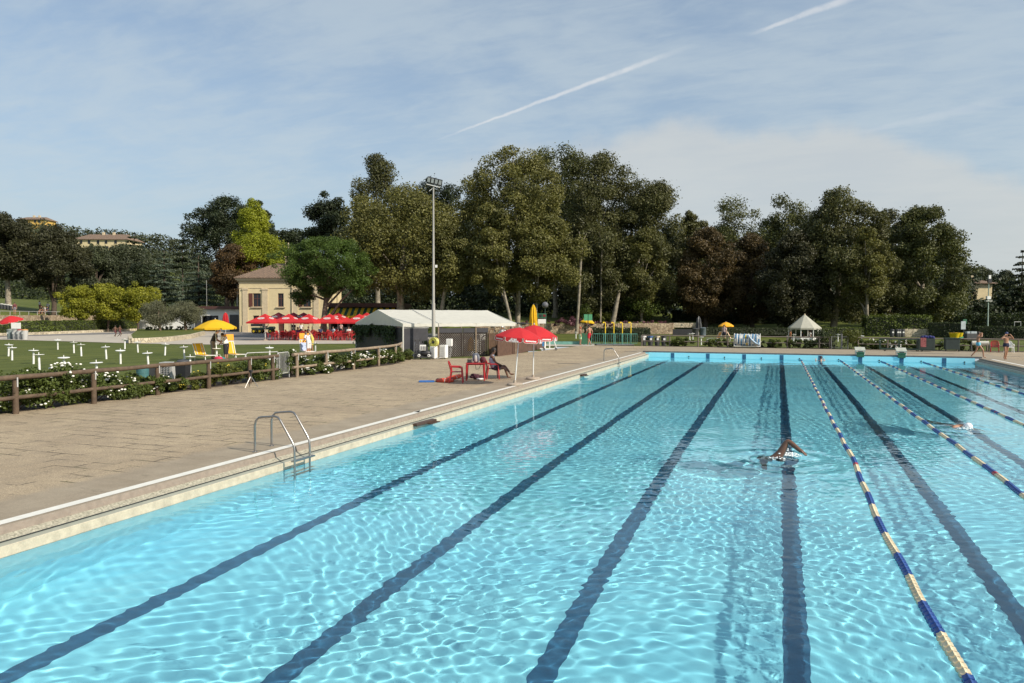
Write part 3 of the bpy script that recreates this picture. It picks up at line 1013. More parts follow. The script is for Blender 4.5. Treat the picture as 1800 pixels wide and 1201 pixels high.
    tree('plane_tree', 'low dull plane boughs between the two bare trunks', 1040, 118, 392, 52, 548, 'planed', 'oval', 540, 11000, .44, M_PALE, .2, None, .24, 50)
    # ---- left
    tree('plane_tree', 'brownish tall tree cut by the left edge with pale bare trunk', 6, 120, 370, 54, 498, 'darkb', 'round', 30, 18000, .44, M_PALE, .42, None, .2, 70, tpx=21)
    tree('beech_tree', 'broad dark dome-shaped beech behind the stone terrace wall', 97, 122, 394, 62, 520, 'darkb', 'oval', 31, 24000, .42, None, .42, None, .17, 90, tpx=90)
    tree('oak_tree', 'dark green oak on the slope right of the dome-shaped beech', 172, 168, 432, 36, 520, 'far', 'round', 32, 9000, .6, None, None, None, .24, 40)
    tree('oak_tree', 'dark bushy oak under the hillside villa', 226, 176, 428, 44, 520, 'far', 'round', 33, 11000, .6, None, None, None, .22, 46)
    tree('oak_tree', 'black-green oak left of the silvery cedar', 250, 150, 462, 32, 540, 'dark', 'round', 34, 9000, .5, None, None, None, .24, 40)
    tree('golden_tree', 'leftmost golden-green small tree behind the hedge', 138, 114, 498, 32, 566, 'yelo', 'round', 35, 6500, .34, None, .16, None, .24, 40)
    tree('golden_tree', 'middle golden-green small tree behind the hedge', 190, 116, 496, 33, 570, 'yelo', 'round', 36, 6500, .34, None, .16, None, .24, 40)
    tree('golden_tree', 'rightmost golden-green small tree next to the silvery olive', 242, 117, 495, 34, 566, 'yelo', 'round', 37, 7000, .34, None, .16, None, .24, 40)
    conifer('cedar_tree', 'silvery tiered cedar in front of the dark wood', 290, 140, 436, 36, 526, 'cedar', 38, 10, 12000, .42, .55)
    conifer('cedar_tree', 'wide drooping cedar left of the pale villa-like cafe', 350, 134, 446, 46, 545, 'cedar', 39, 10, 13000, .42, .55)
    conifer('cedar_tree', 'dark far cedar with one flat bough standing on the skyline', 322, 205, 402, 22, 470, 'dark', 40, 7, 4500, .6, .6)
    conifer('cedar_tree', 'dark flat-topped cedar beside the hillside villa roof', 238, 215, 412, 22, 450, 'dark', 41, 6, 4000, .6, .7)
    tree('oak_tree', 'massive dark green tree behind the yellow-green one', 400, 152, 346, 62, 500, 'dark', 'round', 42, 19000, .5, None, None, None, .19, 80)
    tree('oak_tree', 'dark tree shoulder to the right of the yellow-green tree', 462, 156, 352, 28, 470, 'dark', 'round', 43, 9000, .5, None, None, None, .26, 40)
    tree('maple_tree', 'bright yellow-green tall tree behind the cafe roof', 446, 137, 348, 30, 470, 'yell', 'oval', 44, 8500, .42, None, None, None, .28, 44)
    tree('maple_tree', 'wide bright yellow-green tree whose crown rests behind the tiled roof', 452, 132, 404, 54, 520, 'yell', 'round', 45, 13000, .4, None, None, None, .2, 64)
    tree('beech_tree', 'reddish brown beech left of the cafe roof', 410, 128, 430, 40, 528, 'red', 'round', 46, 13000, .4, None, None, None, .2, 60)
    tree('oak_tree', 'tall loose dark tree left of the narrow-topped plane', 580, 140, 330, 38, 470, 'dark', 'oval', 47, 9500, .5, None, None, None, .26, 44, core=.25)
    tree('oak_tree', 'low dark tree filling the sky notch above the umbrella pine', 520, 160, 402, 46, 500, 'dark', 'round', 48, 10000, .55, None, None, None, .24, 46)
    # ---- right background
    conifer('spruce_tree', 'dark pointed spruce at the right edge', 1794, 150, 438, 36, 545, 'dark', 50, 11, 9000, .45, .5)
    tree('pine_tree', 'flat dark pine on the skyline left of the spruce', 1762, 190, 468, 24, 520, 'far', 'dome', 51, 5000, .55, None, None, None, .28, 30)
    tree('pine_tree', 'rounded far pine above the beige house', 1722, 200, 464, 26, 520, 'far', 'round', 52, 5000, .55, None, None, None, .28, 30)
    # umbrella pine in front of the cafe
    d = 89
    root = tree('umbrella_pine', 'green umbrella pine with a leaning side limb in front of the cream cafe house', 576, d, 415, 76, 518, 'pine', 'round', 60, 30000, .34, M_PINEB, .36, None, .115, 230, .75, 570, 12, .3, .35, aspect=.3)
    rng = np.random.default_rng(61)
    cen = np.array([[-3.4, -.6, 4.4], [-2.7, .3, 4.9], [-4.2, -.2, 5.1], [-2.3, -.8, 5.4], [-3.2, .4, 5.8], [.3, -1, 5.3], [1.0, -.8, 5.7], [4.4, -.4, 6.0], [5.0, 0, 6.6], [4.0, .3, 5.3], [3.7, -.3, 6.8]])
    V, F, T = clump_cloud(cen, np.full(len(cen), .85), 5200, .32, rng, .7, .3, aspect=.3)
    np_mesh('side_foliage', V, F, LEAF['pine'], root, attr=T)
    b = MB()
    b.tube([(.2, 0, 2.4), (2.3, -.4, 4.6), (4.6, -.3, 6.4)], [.13, .11, .05], 7)
    b.tube([(-.1, 0, 4.4), (-1.6, -.5, 5.0), (-3.4, -.4, 5.1)], [.14, .10, .04], 7)
    b.build('side_limb', M_PINEB, root, smooth=True)
    # the second pale trunk of the two-trunked plane and the leaning fork
    for (nm, lab, p0, p1, d_, r_) in (('bare_trunk', 'pale sunlit tree trunk behind the green noticeboard', (1013, 590), (1022, 430), 110, .20),
                                      ('bare_trunk', 'thin patchy pale trunk behind the first shower post', (1055, 588), (1057, 430), 116, .13),
                                      ('bare_trunk', 'thick grey leaning trunk behind the last shower post', (1076, 590), (1087, 515), 116, .36)):
        t = thing(nm, lab, 'tree trunk', PT(p0[0], d_))
        A = Vector((0, 0, -.2)); Bq = P(p1[0], d_, Zof(p1[1], d_)) - t.location
        b = MB(); b.tube([A, A.lerp(Bq, .3) + Vector((.05, 0, 0)), A.lerp(Bq, .7), Bq], [r_ * 1.25, r_, r_ * .9, r_ * .7], 10)
        b.build('stem', M_PALE, t, smooth=True)
        b = MB()
        b.tube([Bq, Bq + Vector((.6, .3, 1.6))], [r_ * .5, r_ * .2], 6); b.tube([Bq, Bq + Vector((-.5, .2, 1.9))], [r_ * .5, r_ * .2], 6)
        b.build('branch', M_PALE, t, smooth=True)


build_trees()


def build_far_wood():
    """dark undergrowth between and behind the park trees, and the wooded hill"""
    rng = np.random.default_rng(77)
    cen = []; rad = []
    for px in np.arange(-60, 1900, 11):
        for row in range(4):
            p = px + rng.uniform(-8, 8)
            centre = 640 < p < 1185 or 1405 < p < 1700
            d = (133 + row * 9 if centre else 178 + row * 13) + rng.uniform(-4, 4)
            if p < 640 and row == 0:
                continue
            if not centre and 1170 < p < 1420 and row < 2:
                continue
            hgt = rng.uniform(5.5, 10.5) if centre else rng.uniform(5, 9)
            b0 = PT(p, d)
            for z in np.arange(.4, hgt, 1.9):
                cen.append((b0.x + rng.normal(0, .9), b0.y + rng.normal(0, .9), b0.z + z)); rad.append(rng.uniform(1.2, 2.0))
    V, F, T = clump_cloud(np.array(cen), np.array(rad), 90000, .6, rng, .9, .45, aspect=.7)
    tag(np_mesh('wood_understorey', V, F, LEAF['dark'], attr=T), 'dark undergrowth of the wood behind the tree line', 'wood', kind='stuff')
    cen = []; rad = []
    for i in range(900):
        d = rng.uniform(225, 400); px = rng.uniform(-70, 640)
        if rng.random() < .35:
            d = rng.uniform(330, 400)
        b0 = PT(px, d)
        if (118 < px < 234 and 200 < d < 352 and b0.z + 6 > Zof(430, d)) or (20 < px < 95 and d < 412 and b0.z + 6 > Zof(396, d)):
            continue
        r = rng.uniform(2.0, 3.6)
        cen.append((b0.x, b0.y, b0.z + r * .8)); rad.append(r)
        cen.append((b0.x + rng.normal(0, 1.5), b0.y, b0.z + r * 1.7)); rad.append(r * .7)
    for px in np.arange(44, 345, 3.2):
        top = np.interp(px, (44, 60, 100, 130, 180, 220, 260, 300, 345), (392, 389, 396, 399, 403, 405, 410, 415, 424)) + rng.uniform(-2.5, 4)
        d = rng.uniform(362, 382) if px > 96 else rng.uniform(384, 389)
        if px < 96:
            top = 391 + rng.uniform(-3, 3)
        b0 = PT(px, d)
        for z in np.arange(b0.z, max(Zof(top, d) - 1.5, b0.z + .5), 2.6):
            cen.append((b0.x + rng.normal(0, .8), b0.y + rng.normal(0, .8), z)); rad.append(rng.uniform(1.7, 2.6))
    V, F, T = clump_cloud(np.array(cen), np.array(rad), 105000, .95, rng, .85, .5, aspect=.7)
    tag(np_mesh('hill_woods', V, F, LEAF['far'], attr=T), 'green trees and scrub covering the hill', 'wood', kind='stuff')
    # dark belt right of the tree line
    cen = []; rad = []
    for px in np.arange(1660, 1900, 9):
        for d in (150, 158, 168):
            b0 = PT(px + rng.uniform(-4, 4), d)
            top = Zof(np.interp(px, (1660, 1690, 1750, 1800, 1900), (510, 530, 522, 500, 488)) + rng.uniform(-4, 6) + (168 - d) * .6, d)
            for z in np.arange(b0.z, top, 1.6):
                cen.append((b0.x + rng.normal(0, .6), b0.y + rng.normal(0, .6), z)); rad.append(rng.uniform(1.0, 1.7))
    V, F, T = clump_cloud(np.array(cen), np.array(rad), 26000, .6, rng, .9, .4, aspect=.7)
    tag(np_mesh('thicket', V, F, LEAF['dark'], attr=T), 'dense dark thicket right of the tree line', 'thicket', kind='stuff')


build_far_wood()

# ================================================================ people
SKIN = {'tan': mat('tanned skin', (.36, .19, .115), .5, .06, 6), 'fair': mat('fair skin', (.52, .33, .24), .5, .05, 6), 'brown': mat('brown skin', (.135, .068, .043), .32, .06, 6)}
CLOTH = {}


def cloth(name, col):
    return mat(name + ' cloth', col, .85, .07, 9)


POSES = {
    'stand': {},
    'walk': dict(hR=(.09, 0, .92), kR=(.10, .22, .52), aR=(.10, .22, .10), tR=(.11, .38, .05), kL=(-.10, -.02, .50), aL=(-.10, -.30, .14), tL=(-.11, -.17, .05), eR=(.25, -.14, 1.16), wR=(.24, -.08, .92), nR=(.24, -.05, .83), eL=(-.25, .10, 1.14), wL=(-.22, .26, .96), nL=(-.21, .32, .89)),
    'run': dict(kR=(.10, .36, .66), aR=(.10, .12, .30), tR=(.10, .24, .22), kL=(-.10, -.08, .52), aL=(-.10, -.42, .30), tL=(-.10, -.50, .20), eR=(.24, -.26, 1.2), wR=(.22, -.06, 1.05), nR=(.2, .02, 1.06), eL=(-.24, .12, 1.16), wL=(-.16, .30, 1.22), nL=(-.14, .36, 1.26)),
    'goggles': dict(eR=(.40, .10, 1.34), wR=(.17, .17, 1.58), nR=(.09, .14, 1.64), eL=(-.40, .10, 1.34), wL=(-.17, .17, 1.58), nL=(-.09, .14, 1.64), kR=(.08, .06, .5), kL=(-.08, -.04, .5), aL=(-.04, -.10, .09), tL=(-.04, .03, .04)),
    'capoff': dict(eR=(.34, .12, 1.42), wR=(.16, .2, 1.66), nR=(.08, .15, 1.72), eL=(-.33, .16, 1.4), wL=(-.14, .2, 1.62), nL=(-.08, .14, 1.7), kR=(.12, .26, .53), aR=(.12, .30, .10), tR=(.13, .45, .04), kL=(-.10, -.08, .5), aL=(-.1, -.38, .12), tL=(-.11, -.26, .04)),
    'sit': dict(pe=(0, 0, .50), sp=(0, -.03, .70), ch=(0, -.02, .92), ne=(0, .02, 1.10), hb=(0, .05, 1.17), hd=(0, .07, 1.26), ht=(0, .06, 1.35), sR=(.17, 0, 1.03), sL=(-.17, 0, 1.03), eR=(.23, .06, .78), wR=(.16, .27, .66), nR=(.12, .34, .62), eL=(-.23, .06, .78), wL=(-.14, .27, .66), nL=(-.08, .34, .62), hR=(.09, .02, .48), hL=(-.09, .02, .48), kR=(.11, .44, .50), aR=(.11, .46, .09), tR=(.12, .60, .04), kL=(-.11, .44, .50), aL=(-.11, .40, .09), tL=(-.12, .54, .04)),
    'lounge': dict(pe=(0, 0, .50), sp=(0, -.08, .68), ch=(0, -.10, .90), ne=(0, -.06, 1.07), hb=(0, -.02, 1.14), hd=(0, .01, 1.23), ht=(0, 0, 1.32), sR=(.17, -.09, 1.0), sL=(-.17, -.09, 1.0), eR=(.25, .02, .76), wR=(.10, .22, .66), nR=(.03, .27, .64), eL=(-.25, .02, .76), wL=(-.08, .22, .64), nL=(-.01, .28, .62), hR=(.09, .02, .48), hL=(-.09, .02, .48), kR=(.11, .44, .50), aR=(.09, .58, .12), tR=(.09, .72, .08), kL=(-.08, .46, .58), aL=(.05, .72, .22), tL=(.08, .86, .24)),
    'bend': dict(sp=(0, .12, 1.08), ch=(0, .34, 1.24), ne=(0, .48, 1.30), hb=(0, .54, 1.32), hd=(0, .62, 1.34), ht=(0, .69, 1.38), sR=(.17, .40, 1.26), sL=(-.17, .40, 1.26), eR=(.2, .48, .98), wR=(.16, .56, .75), nR=(.15, .60, .67), eL=(-.2, .46, .98), wL=(-.18, .54, .75), nL=(-.17, .58, .67), pe=(0, -.06, .95)),
    'lean': dict(sp=(0, .05, 1.11), ch=(0, .13, 1.29), ne=(0, .2, 1.44), hb=(0, .24, 1.5), hd=(0, .28, 1.57), ht=(0, .28, 1.67), sR=(.18, .15, 1.4), sL=(-.18, .15, 1.4), eR=(.24, .2, 1.12), wR=(.14, .40, 1.02), nR=(.1, .46, 1.0), eL=(-.24, .18, 1.12), wL=(-.15, .38, 1.0), nL=(-.1, .45, .98)),
    'up': dict(eR=(.3, .06, 1.5), wR=(.2, .16, 1.74), nR=(.16, .2, 1.83)),
}
BASE = dict(pe=(0, 0, .96), sp=(0, -.01, 1.12), ch=(0, -.01, 1.32), ne=(0, 0, 1.50), hb=(0, .02, 1.56), hd=(0, .03, 1.64), ht=(0, .02, 1.73), sR=(.18, 0, 1.43), sL=(-.18, 0, 1.43), eR=(.25, -.02, 1.15), wR=(.25, .05, .90), nR=(.25, .08, .80), eL=(-.25, -.02, 1.15), wL=(-.25, .05, .90), nL=(-.25, .08, .80), hR=(.09, 0, .92), hL=(-.09, 0, .92), kR=(.10, .03, .50), aR=(.10, -.01, .09), tR=(.12, .14, .04), kL=(-.10, .02, .50), aL=(-.10, -.02, .09), tL=(-.12, .13, .04))
RAD = dict(pe=(.15, .105), sp=(.135, .095), ch=(.155, .105), ne=(.056, .056), hb=(.062, .066), hd=(.082, .1), ht=(.055, .06), s=(.062, .062), e=(.043, .043), w=(.031, .028), n=(.036, .022), h=(.09, .09), k=(.058, .06), a=(.038, .042), t=(.036, .028))
EDG = [('pe', 'sp'), ('sp', 'ch'), ('ch', 'ne'), ('ne', 'hb'), ('hb', 'hd'), ('hd', 'ht')] + [e for q in 'RL' for e in (('ch', 's' + q), ('s' + q, 'e' + q), ('e' + q, 'w' + q), ('w' + q, 'n' + q), ('pe', 'h' + q), ('h' + q, 'k' + q), ('k' + q, 'a' + q), ('a' + q, 't' + q))]


def skin_mesh(name, co, edges, rad, root_key, mt, parent, sub=2, fat=1.):
    keys = list(co)
    ix = {k: i for i, k in enumerate(keys)}
    me = bpy.data.meshes.new(name)
    me.from_pydata([co[k] for k in keys], [(ix[a], ix[b]) for a, b in edges], [])
    o = bpy.data.objects.new(name, me)
    C.objects.link(o)
    o.modifiers.new('skin', 'SKIN')
    sv = me.skin_vertices[0].data
    for k in keys:
        r = rad.get(k) or rad.get(k[0])
        sv[ix[k]].radius = (r[0] * fat, r[1] * fat)
        sv[ix[k]].use_root = k == root_key
    md = o.modifiers.new('sub', 'SUBSURF'); md.levels = sub; md.render_levels = sub
    dg = bpy.context.evaluated_depsgraph_get()
    new = bpy.data.meshes.new_from_object(o.evaluated_get(dg))
    bpy.data.objects.remove(o)
    new.materials.clear(); new.materials.append(mt)
    new.polygons.foreach_set('use_smooth', [True] * len(new.polygons))
    o = bpy.data.objects.new(name, new)
    C.objects.link(o)
    o.parent = parent
    return o


def loft(b, rings, n=14):
    """rings: (centre, rx, ry, xaxis, yaxis)"""
    vs = []
    for c, rx, ry, x, y in rings:
        c, x, y = Vector(c), Vector(x), Vector(y)
        vs += [c + x * math.cos(2 * math.pi * k / n) * rx + y * math.sin(2 * math.pi * k / n) * ry for k in range(n)]
    fs = []
    for i in range(len(rings) - 1):
        for k in range(n):
            k2 = (k + 1) % n
            fs.append((i * n + k, i * n + k2, (i + 1) * n + k2, (i + 1) * n + k))
    fs += [tuple(reversed(range(n))), tuple((len(rings) - 1) * n + k for k in range(n))]
    b.add(vs, fs)


def person(label, loc, rz, pose='stand', skin='tan', top=None, bottom=None, hair=(.03, .02, .015), cap=None, scale=1., group=None, sleeve=.55, leg=.5, fat=1., fingers=False, long_hair=False, shoes=None, radii=None):
    co = {k: Vector(v) for k, v in {**BASE, **POSES[pose]}.items()}
    root = thing('person', label, 'person', loc, rz, group)
    root.scale = (scale,) * 3
    sk = SKIN[skin]
    edges = list(EDG)
    rad = dict(RAD, **(radii or {}))
    if fingers:
        for q in 'RL':
            w_, n_ = co['w' + q], co['n' + q]
            ax = (n_ - w_).normalized(); sd = ax.cross(Vector((0, 0, 1)))
            sd = sd.normalized() if sd.length > .1 else Vector((0, 1, 0))
            pal = sd.cross(ax)
            for i in range(4):
                f0 = n_ + sd * (i - 1.5) * .02 + ax * .02
                ln = (.07, .085, .078, .06)[i]
                co[f'f{q}{i}0'] = f0; co[f'f{q}{i}1'] = f0 + ax * ln * .5 - pal * .006; co[f'f{q}{i}2'] = f0 + ax * ln - pal * .022
                edges += [('n' + q, f'f{q}{i}0'), (f'f{q}{i}0', f'f{q}{i}1'), (f'f{q}{i}1', f'f{q}{i}2')]
            t0 = w_.lerp(n_, .45) - sd * .035
            co[f'f{q}t0'] = t0; co[f'f{q}t1'] = t0 - sd * .02 + ax * .045
            edges += [('w' + q, f'f{q}t0'), (f'f{q}t0', f'f{q}t1')]
        rad['f'] = (.0105, .0105) if not radii else (.014, .014)
    skin_mesh('body', co, edges, rad, 'pe', sk, root, 2, fat)
    # face: nose, ears and eyes
    fw_ = Vector((0, 1, 0))
    if pose == 'bend':
        fw_ = Vector((0, .45, -.89))
    hd = co['hd']; up = (co['ht'] - co['hb']).normalized(); sx = Vector((1, 0, 0))
    b = MB()
    b.tube([hd + fw_ * .085 + up * .012, hd + fw_ * .112 - up * .016, hd + fw_ * .09 - up * .026], [.008, .015, .01], 6)
    for s_ in (-1, 1):
        b.sphere(hd + sx * s_ * .088 - fw_ * .005, (.012, .02, .03), 8, 6)
    b.build('nose_and_ears', sk, root, smooth=True)
    b = MB()
    for s_ in (-1, 1):
        b.sphere(hd + sx * s_ * .034 + fw_ * .088 + up * .016, .011, 8, 6)
    b.build('eyes', mat('dark eyes', (.02, .015, .012), .3), root, smooth=True)
    if hair or cap:
        b = MB()
        c = hd + up * .035 - fw_ * .014
        T = Matrix.Translation(c) @ up.to_track_quat('Z', 'Y').to_matrix().to_4x4()
        prof = [(.094, -.03), (.098, .0), (.094, .035), (.074, .072), (.04, .092), (.004, .1)]
        b.lathe(prof, (0, 0, 0), 14, T)
        if long_hair:
            b.tube([c - fw_ * .05, c - fw_ * .10 - up * .1, c - fw_ * .085 - up * .24], [.08, .085, .04], 8)
        else:
            b.sphere(c - fw_ * .035 - up * .03, (.08, .07, .06), 10, 8)
        b.build('cap' if cap else 'hair', mat(cap[0], cap[1], .5) if cap else mat('hair %.2f %.2f' % hair[:2], hair, .6), root, smooth=True)
    X, Yv = Vector((1, 0, 0)), Vector((0, 1, 0))
    td = (co['ch'] - co['pe']).normalized(); ty = td.cross(X) * -1
    if top:
        b = MB()
        r = [(co['pe'].lerp(co['sp'], .05), .165, .13, X, ty), (co['sp'], .155, .118, X, ty), (co['ch'], .178, .125, X, ty), (co['ch'].lerp(co['ne'], .62), .16, .098, X, ty), (co['ch'].lerp(co['ne'], .92), .07, .07, X, ty)]
        loft(b, [(c, rx * fat, ry * fat, x, y) for c, rx, ry, x, y in r])
        if sleeve:
            for q in 'RL':
                s_, e_ = co['s' + q], co['e' + q]
                s0 = s_.lerp(co['ch'].lerp(co['ne'], .5), .3)
                b.tube([s0, s_, s_.lerp(e_, sleeve)], [.082 * fat, .08 * fat, .072 * fat], 10)
        b.build(top[2] if len(top) > 2 else 'shirt', cloth(top[0], top[1]), root, smooth=True)
    if bottom:
        b = MB()
        pz = co['pe']
        loft(b, [(pz + td * .10, .155 * fat, .122 * fat, X, ty), (pz, .172 * fat, .135 * fat, X, ty), ((co['hR'] + co['hL']) / 2 - td * .03, .17 * fat, .13 * fat, X, ty)])
        for q in 'RL':
            h_, k_, a_ = co['h' + q], co['k' + q], co['a' + q]
            if leg <= .25:
                b.tube([h_ + td * .02, h_.lerp(k_, .2)], [.105 * fat, .098 * fat], 10)
            elif leg <= 1:
                b.tube([h_ + td * .02, h_.lerp(k_, .4 * leg), h_.lerp(k_, leg)], [.108 * fat, .104 * fat, .09 * fat], 10)
            else:
                b.tube([h_ + td * .02, h_.lerp(k_, .5), k_, k_.lerp(a_, leg - 1)], [.108 * fat, .095 * fat, .075 * fat, .06 * fat], 10)
        b.build(bottom[2] if len(bottom) > 2 else 'shorts', cloth(bottom[0], bottom[1]), root, smooth=True)
    if shoes:
        for q in 'RL':
            b = MB()
            a_, t_ = co['a' + q], co['t' + q]
            b.tube([a_ + (a_ - t_) * .35 - Vector((0, 0, .03)), a_.lerp(t_, .4) - Vector((0, 0, .005)), t_ + (t_ - a_) * .25], [.04, .05, .035], 8)
            b.build('shoe', cloth('shoe', shoes), root, smooth=True)
    return root


# ================================================================ furniture
def canvas(name, col, tr=.35):
    m = mat(name, col, .8, .05, 3)
    w = NT(m.node_tree); out = m.node_tree.nodes['Material Output']; b = m.node_tree.nodes['Principled BSDF']
    t = w.n('ShaderNodeBsdfTranslucent'); w.set(t, 'Color', (*col, 1))
    mx = w.n('ShaderNodeMixShader'); w.set(mx, 0, tr)
    m.node_tree.links.new(b.outputs[0], mx.inputs[1]); m.node_tree.links.new(t.outputs[0], mx.inputs[2]); m.node_tree.links.new(mx.outputs[0], out.inputs[0])
    return m


M_RED = mat('red plastic', (.38, .018, .022), .38, .07, 5)
M_WHITEP = mat('white plastic', (.74, .74, .71), .4, .05, 5)
M_STEEL = mat('brushed steel', (.36, .345, .33), .36, .06, 6, metal=1.)
M_ALU = mat('grey painted metal', (.42, .42, .41), .45, .06, 6)
M_BLACK = mat('black plastic', (.022, .022, .025), .5, .12, 5)
M_CHAR = mat('dark grey plastic', (.055, .057, .06), .5, .12, 5)
M_GREEN = mat('green paint', (.030, .125, .065), .5, .08, 5)
M_DGREEN = mat('dark green paint', (.022, .050, .036), .5, .1, 5)
M_TEAL = mat('teal paint', (.09, .27, .22), .5, .1, 5)
M_YEL = mat('yellow paint', (.75, .52, .015), .45, .06, 5)
M_YFAB = canvas('yellow canvas', (.80, .49, .012), .3)
M_OFAB = mat('orange canvas', (.78, .33, .03), .8, .06, 7)
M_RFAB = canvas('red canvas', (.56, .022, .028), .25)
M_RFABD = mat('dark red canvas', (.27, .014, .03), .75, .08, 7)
M_WFAB = canvas('white canvas', (.72, .71, .64))
M_WOOD = mat('weathered brown wood', (.098, .066, .042), .85, .22, 5, bump=.7, bscale=25)
M_WOODL = mat('grey weathered wood', (.235, .18, .125), .85, .2, 5, bump=.7, bscale=25)
M_CONC = mat('rough concrete', (.34, .29, .23), .9, .12, 6, bump=.4)
M_RUB = mat('black rubber', (.018, .018, .018), .8)
M_GLASS = mat('dark window glass', (.018, .020, .024), .12, .1, 3)


def chair_parts(root, m, simple=False):
    """stacking plastic armchair, facing +y"""
    def seat(b):
        g = [[((u - .5) * (.46 if v > .3 else .42), (v - .5) * .46, .435 + .018 * (2 * u - 1) ** 2 + .02 * (v - .4) ** 2) for u in np.linspace(0, 1, 7)] for v in np.linspace(0, 1, 6)]
        b.sheet(g, .018)
        b.bar((-.22, .235, .41), (.22, .235, .41), .02, .05)
    def back(b):
        for i in range(6):
            x = -.19 + i * .076
            top = .86 - .05 * abs(i - 2.5) / 2.5
            b.sheet([[(x - .026, -.225 - .03 * 0, .45), (x + .026, -.225, .45)], [(x - .028, -.27, .66), (x + .028, -.27, .66)], [(x - .03, -.325, top), (x + .03, -.325, top)]], .0)
            b.bar((x, -.228, .44), (x, -.33, top), .055, .012, (0, 1, 0))
        b.tube([(-.23, -.30, .78), (-.16, -.325, .845), (0, -.335, .865), (.16, -.325, .845), (.23, -.30, .78)], .022, 7)
    def arm(b, s):
        b.tube([(s * .235, -.30, .78), (s * .25, -.24, .66), (s * .27, -.1, .645), (s * .275, .1, .64), (s * .265, .2, .6), (s * .25, .215, .44)], [.022, .022, .026, .028, .024, .024], 7)
    def leg(b, s, f):
        y0, y1 = (.215, .25) if f else (-.22, -.29)
        b.tube([(s * .24, y0, .62 if not f else .44), (s * .245, y0, .42), (s * .265, y1, .0)], [.02, .03, .022], 7)
    if simple:
        b = MB(); seat(b); back(b)
        for s in (-1, 1):
            arm(b, s); leg(b, s, 1); leg(b, s, 0)
        return b
    b = MB(); seat(b); b.build('seat', m, root)
    b = MB(); back(b); b.build('backrest', m, root)
    for s in (-1, 1):
        b = MB(); arm(b, s); b.build('armrest', m, root, smooth=True)
        for f in (1, 0):
            b = MB(); leg(b, s, f); b.build('leg', m, root, smooth=True)
    return root


def parasol(name, label, loc, tilt, R_, z_rim, z_top, m, n=8, valance=.16, group=None, trim=None, base=True, words=None, az=0., pole_m=None):
    root = thing(name, label, 'parasol', loc, az, group)
    T = Matrix.Rotation(-az, 4, 'Z') @ Matrix.Rotation(tilt[0], 4, 'X') @ Matrix.Rotation(tilt[1], 4, 'Y') @ Matrix.Rotation(az, 4, 'Z')
    b = MB(); b.tube([T @ Vector((0, 0, .02)), T @ Vector((0, 0, z_rim * .45)), T @ Vector((0, 0, z_top - .02))], [.022, .022, .018], 10)
    b.build('pole', pole_m or M_WHITEP, root, smooth=True)
    prof = [(0, 1), (.35, .80), (.7, .42), (1, 0)]
    rows = []
    for q, hgt in prof:
        row = []
        for k in range(n * 4 + 1):
            a = 2 * math.pi * k / (n * 4)
            sag = 1 - .055 * q * (1 - abs(((k % 4) - 2) / 2.)) * 2
            rr = R_ * q * sag if q < 1 else R_ * math.cos(math.pi / n) / math.cos((a % (2 * math.pi / n)) - math.pi / n)
            row.append(T @ Vector((rr * math.cos(a), rr * math.sin(a), z_rim + (z_top - z_rim) * hgt)))
        rows.append(row)
    b = MB(); b.sheet(rows)
    b.build('canopy', m, root, smooth=True)
    b = MB()
    for k in range(n):
        a0, a1 = 2 * math.pi * k / n, 2 * math.pi * (k + 1) / n
        A = Vector((R_ * math.cos(a0), R_ * math.sin(a0), z_rim)); Bq = Vector((R_ * math.cos(a1), R_ * math.sin(a1), z_rim))
        A2, B2 = A.lerp(Bq, .04), A.lerp(Bq, .96)
        d = Vector((0, 0, -valance))
        pts = [A2, B2, B2 + d * .75, A2.lerp(B2, .9) + d, A2.lerp(B2, .1) + d, A2 + d * .75]
        b.add([T @ p for p in pts], [(0, 1, 2, 3, 4, 5)])
    val = b.build('valance', m, root)
    if trim:
        b = MB()
        for k in range(n):
            a0, a1 = 2 * math.pi * k / n, 2 * math.pi * (k + 1) / n
            A = Vector((R_ * 1.004 * math.cos(a0), R_ * 1.004 * math.sin(a0), z_rim)); Bq = Vector((R_ * 1.004 * math.cos(a1), R_ * 1.004 * math.sin(a1), z_rim))
            A2, B2 = A.lerp(Bq, .04), A.lerp(Bq, .96)
            d = Vector((0, 0, -valance))
            b.tube([T @ p for p in (A2, A2 + d * .75, A2.lerp(B2, .1) + d, A2.lerp(B2, .9) + d, B2 + d * .75, B2)], .009, 5)
        b.build('trim', trim, val)
    if words:
        for k in range(n):
            a = 2 * math.pi * (k + .5) / n
            rr = R_ * math.cos(math.pi / n) + .006
            w_ = words[k % len(words)]
            lines = w_.split('\n')
            for i, ln in enumerate(lines):
                zz = z_rim - valance * (.52 if len(lines) == 1 else (.34 + .36 * i))
                o = text(.004, ln, .1, M_WHITEP, val, (0, 0, 0), (0, 0, 0), width=(R_ * .52 if len(lines) == 1 else R_ * (.24 if i == 0 else .40)))
                o.matrix_local = T @ Matrix.Translation((rr * math.cos(a), rr * math.sin(a), zz)) @ Matrix.Rotation(a + math.pi / 2, 4, 'Z') @ Matrix.Rotation(math.pi / 2, 4, 'X') @ Matrix.Diagonal((*o.scale, 1))
    b = MB()
    for k in range(n):
        a = 2 * math.pi * k / n
        b.tube([T @ Vector((.02 * math.cos(a), .02 * math.sin(a), z_top - .05)), T @ Vector((R_ * .62 * math.cos(a), R_ * .62 * math.sin(a), z_rim + (z_top - z_rim) * .45)), T @ Vector((R_ * .99 * math.cos(a), R_ * .99 * math.sin(a), z_rim - .005))], .007, 5)
    b.sphere(T @ Vector((0, 0, z_top + .03)), (.03, .03, .05), 8, 6)
    b.build('ribs', M_ALU, root)
    if base:
        b = MB()
        b.lathe([(.30, 0), (.31, .05), (.28, .085), (.06, .10), (.05, .2), (.03, .2)], (0, 0, 0), 18)
        b.build('base', M_CONC, root, smooth=True)
    return root


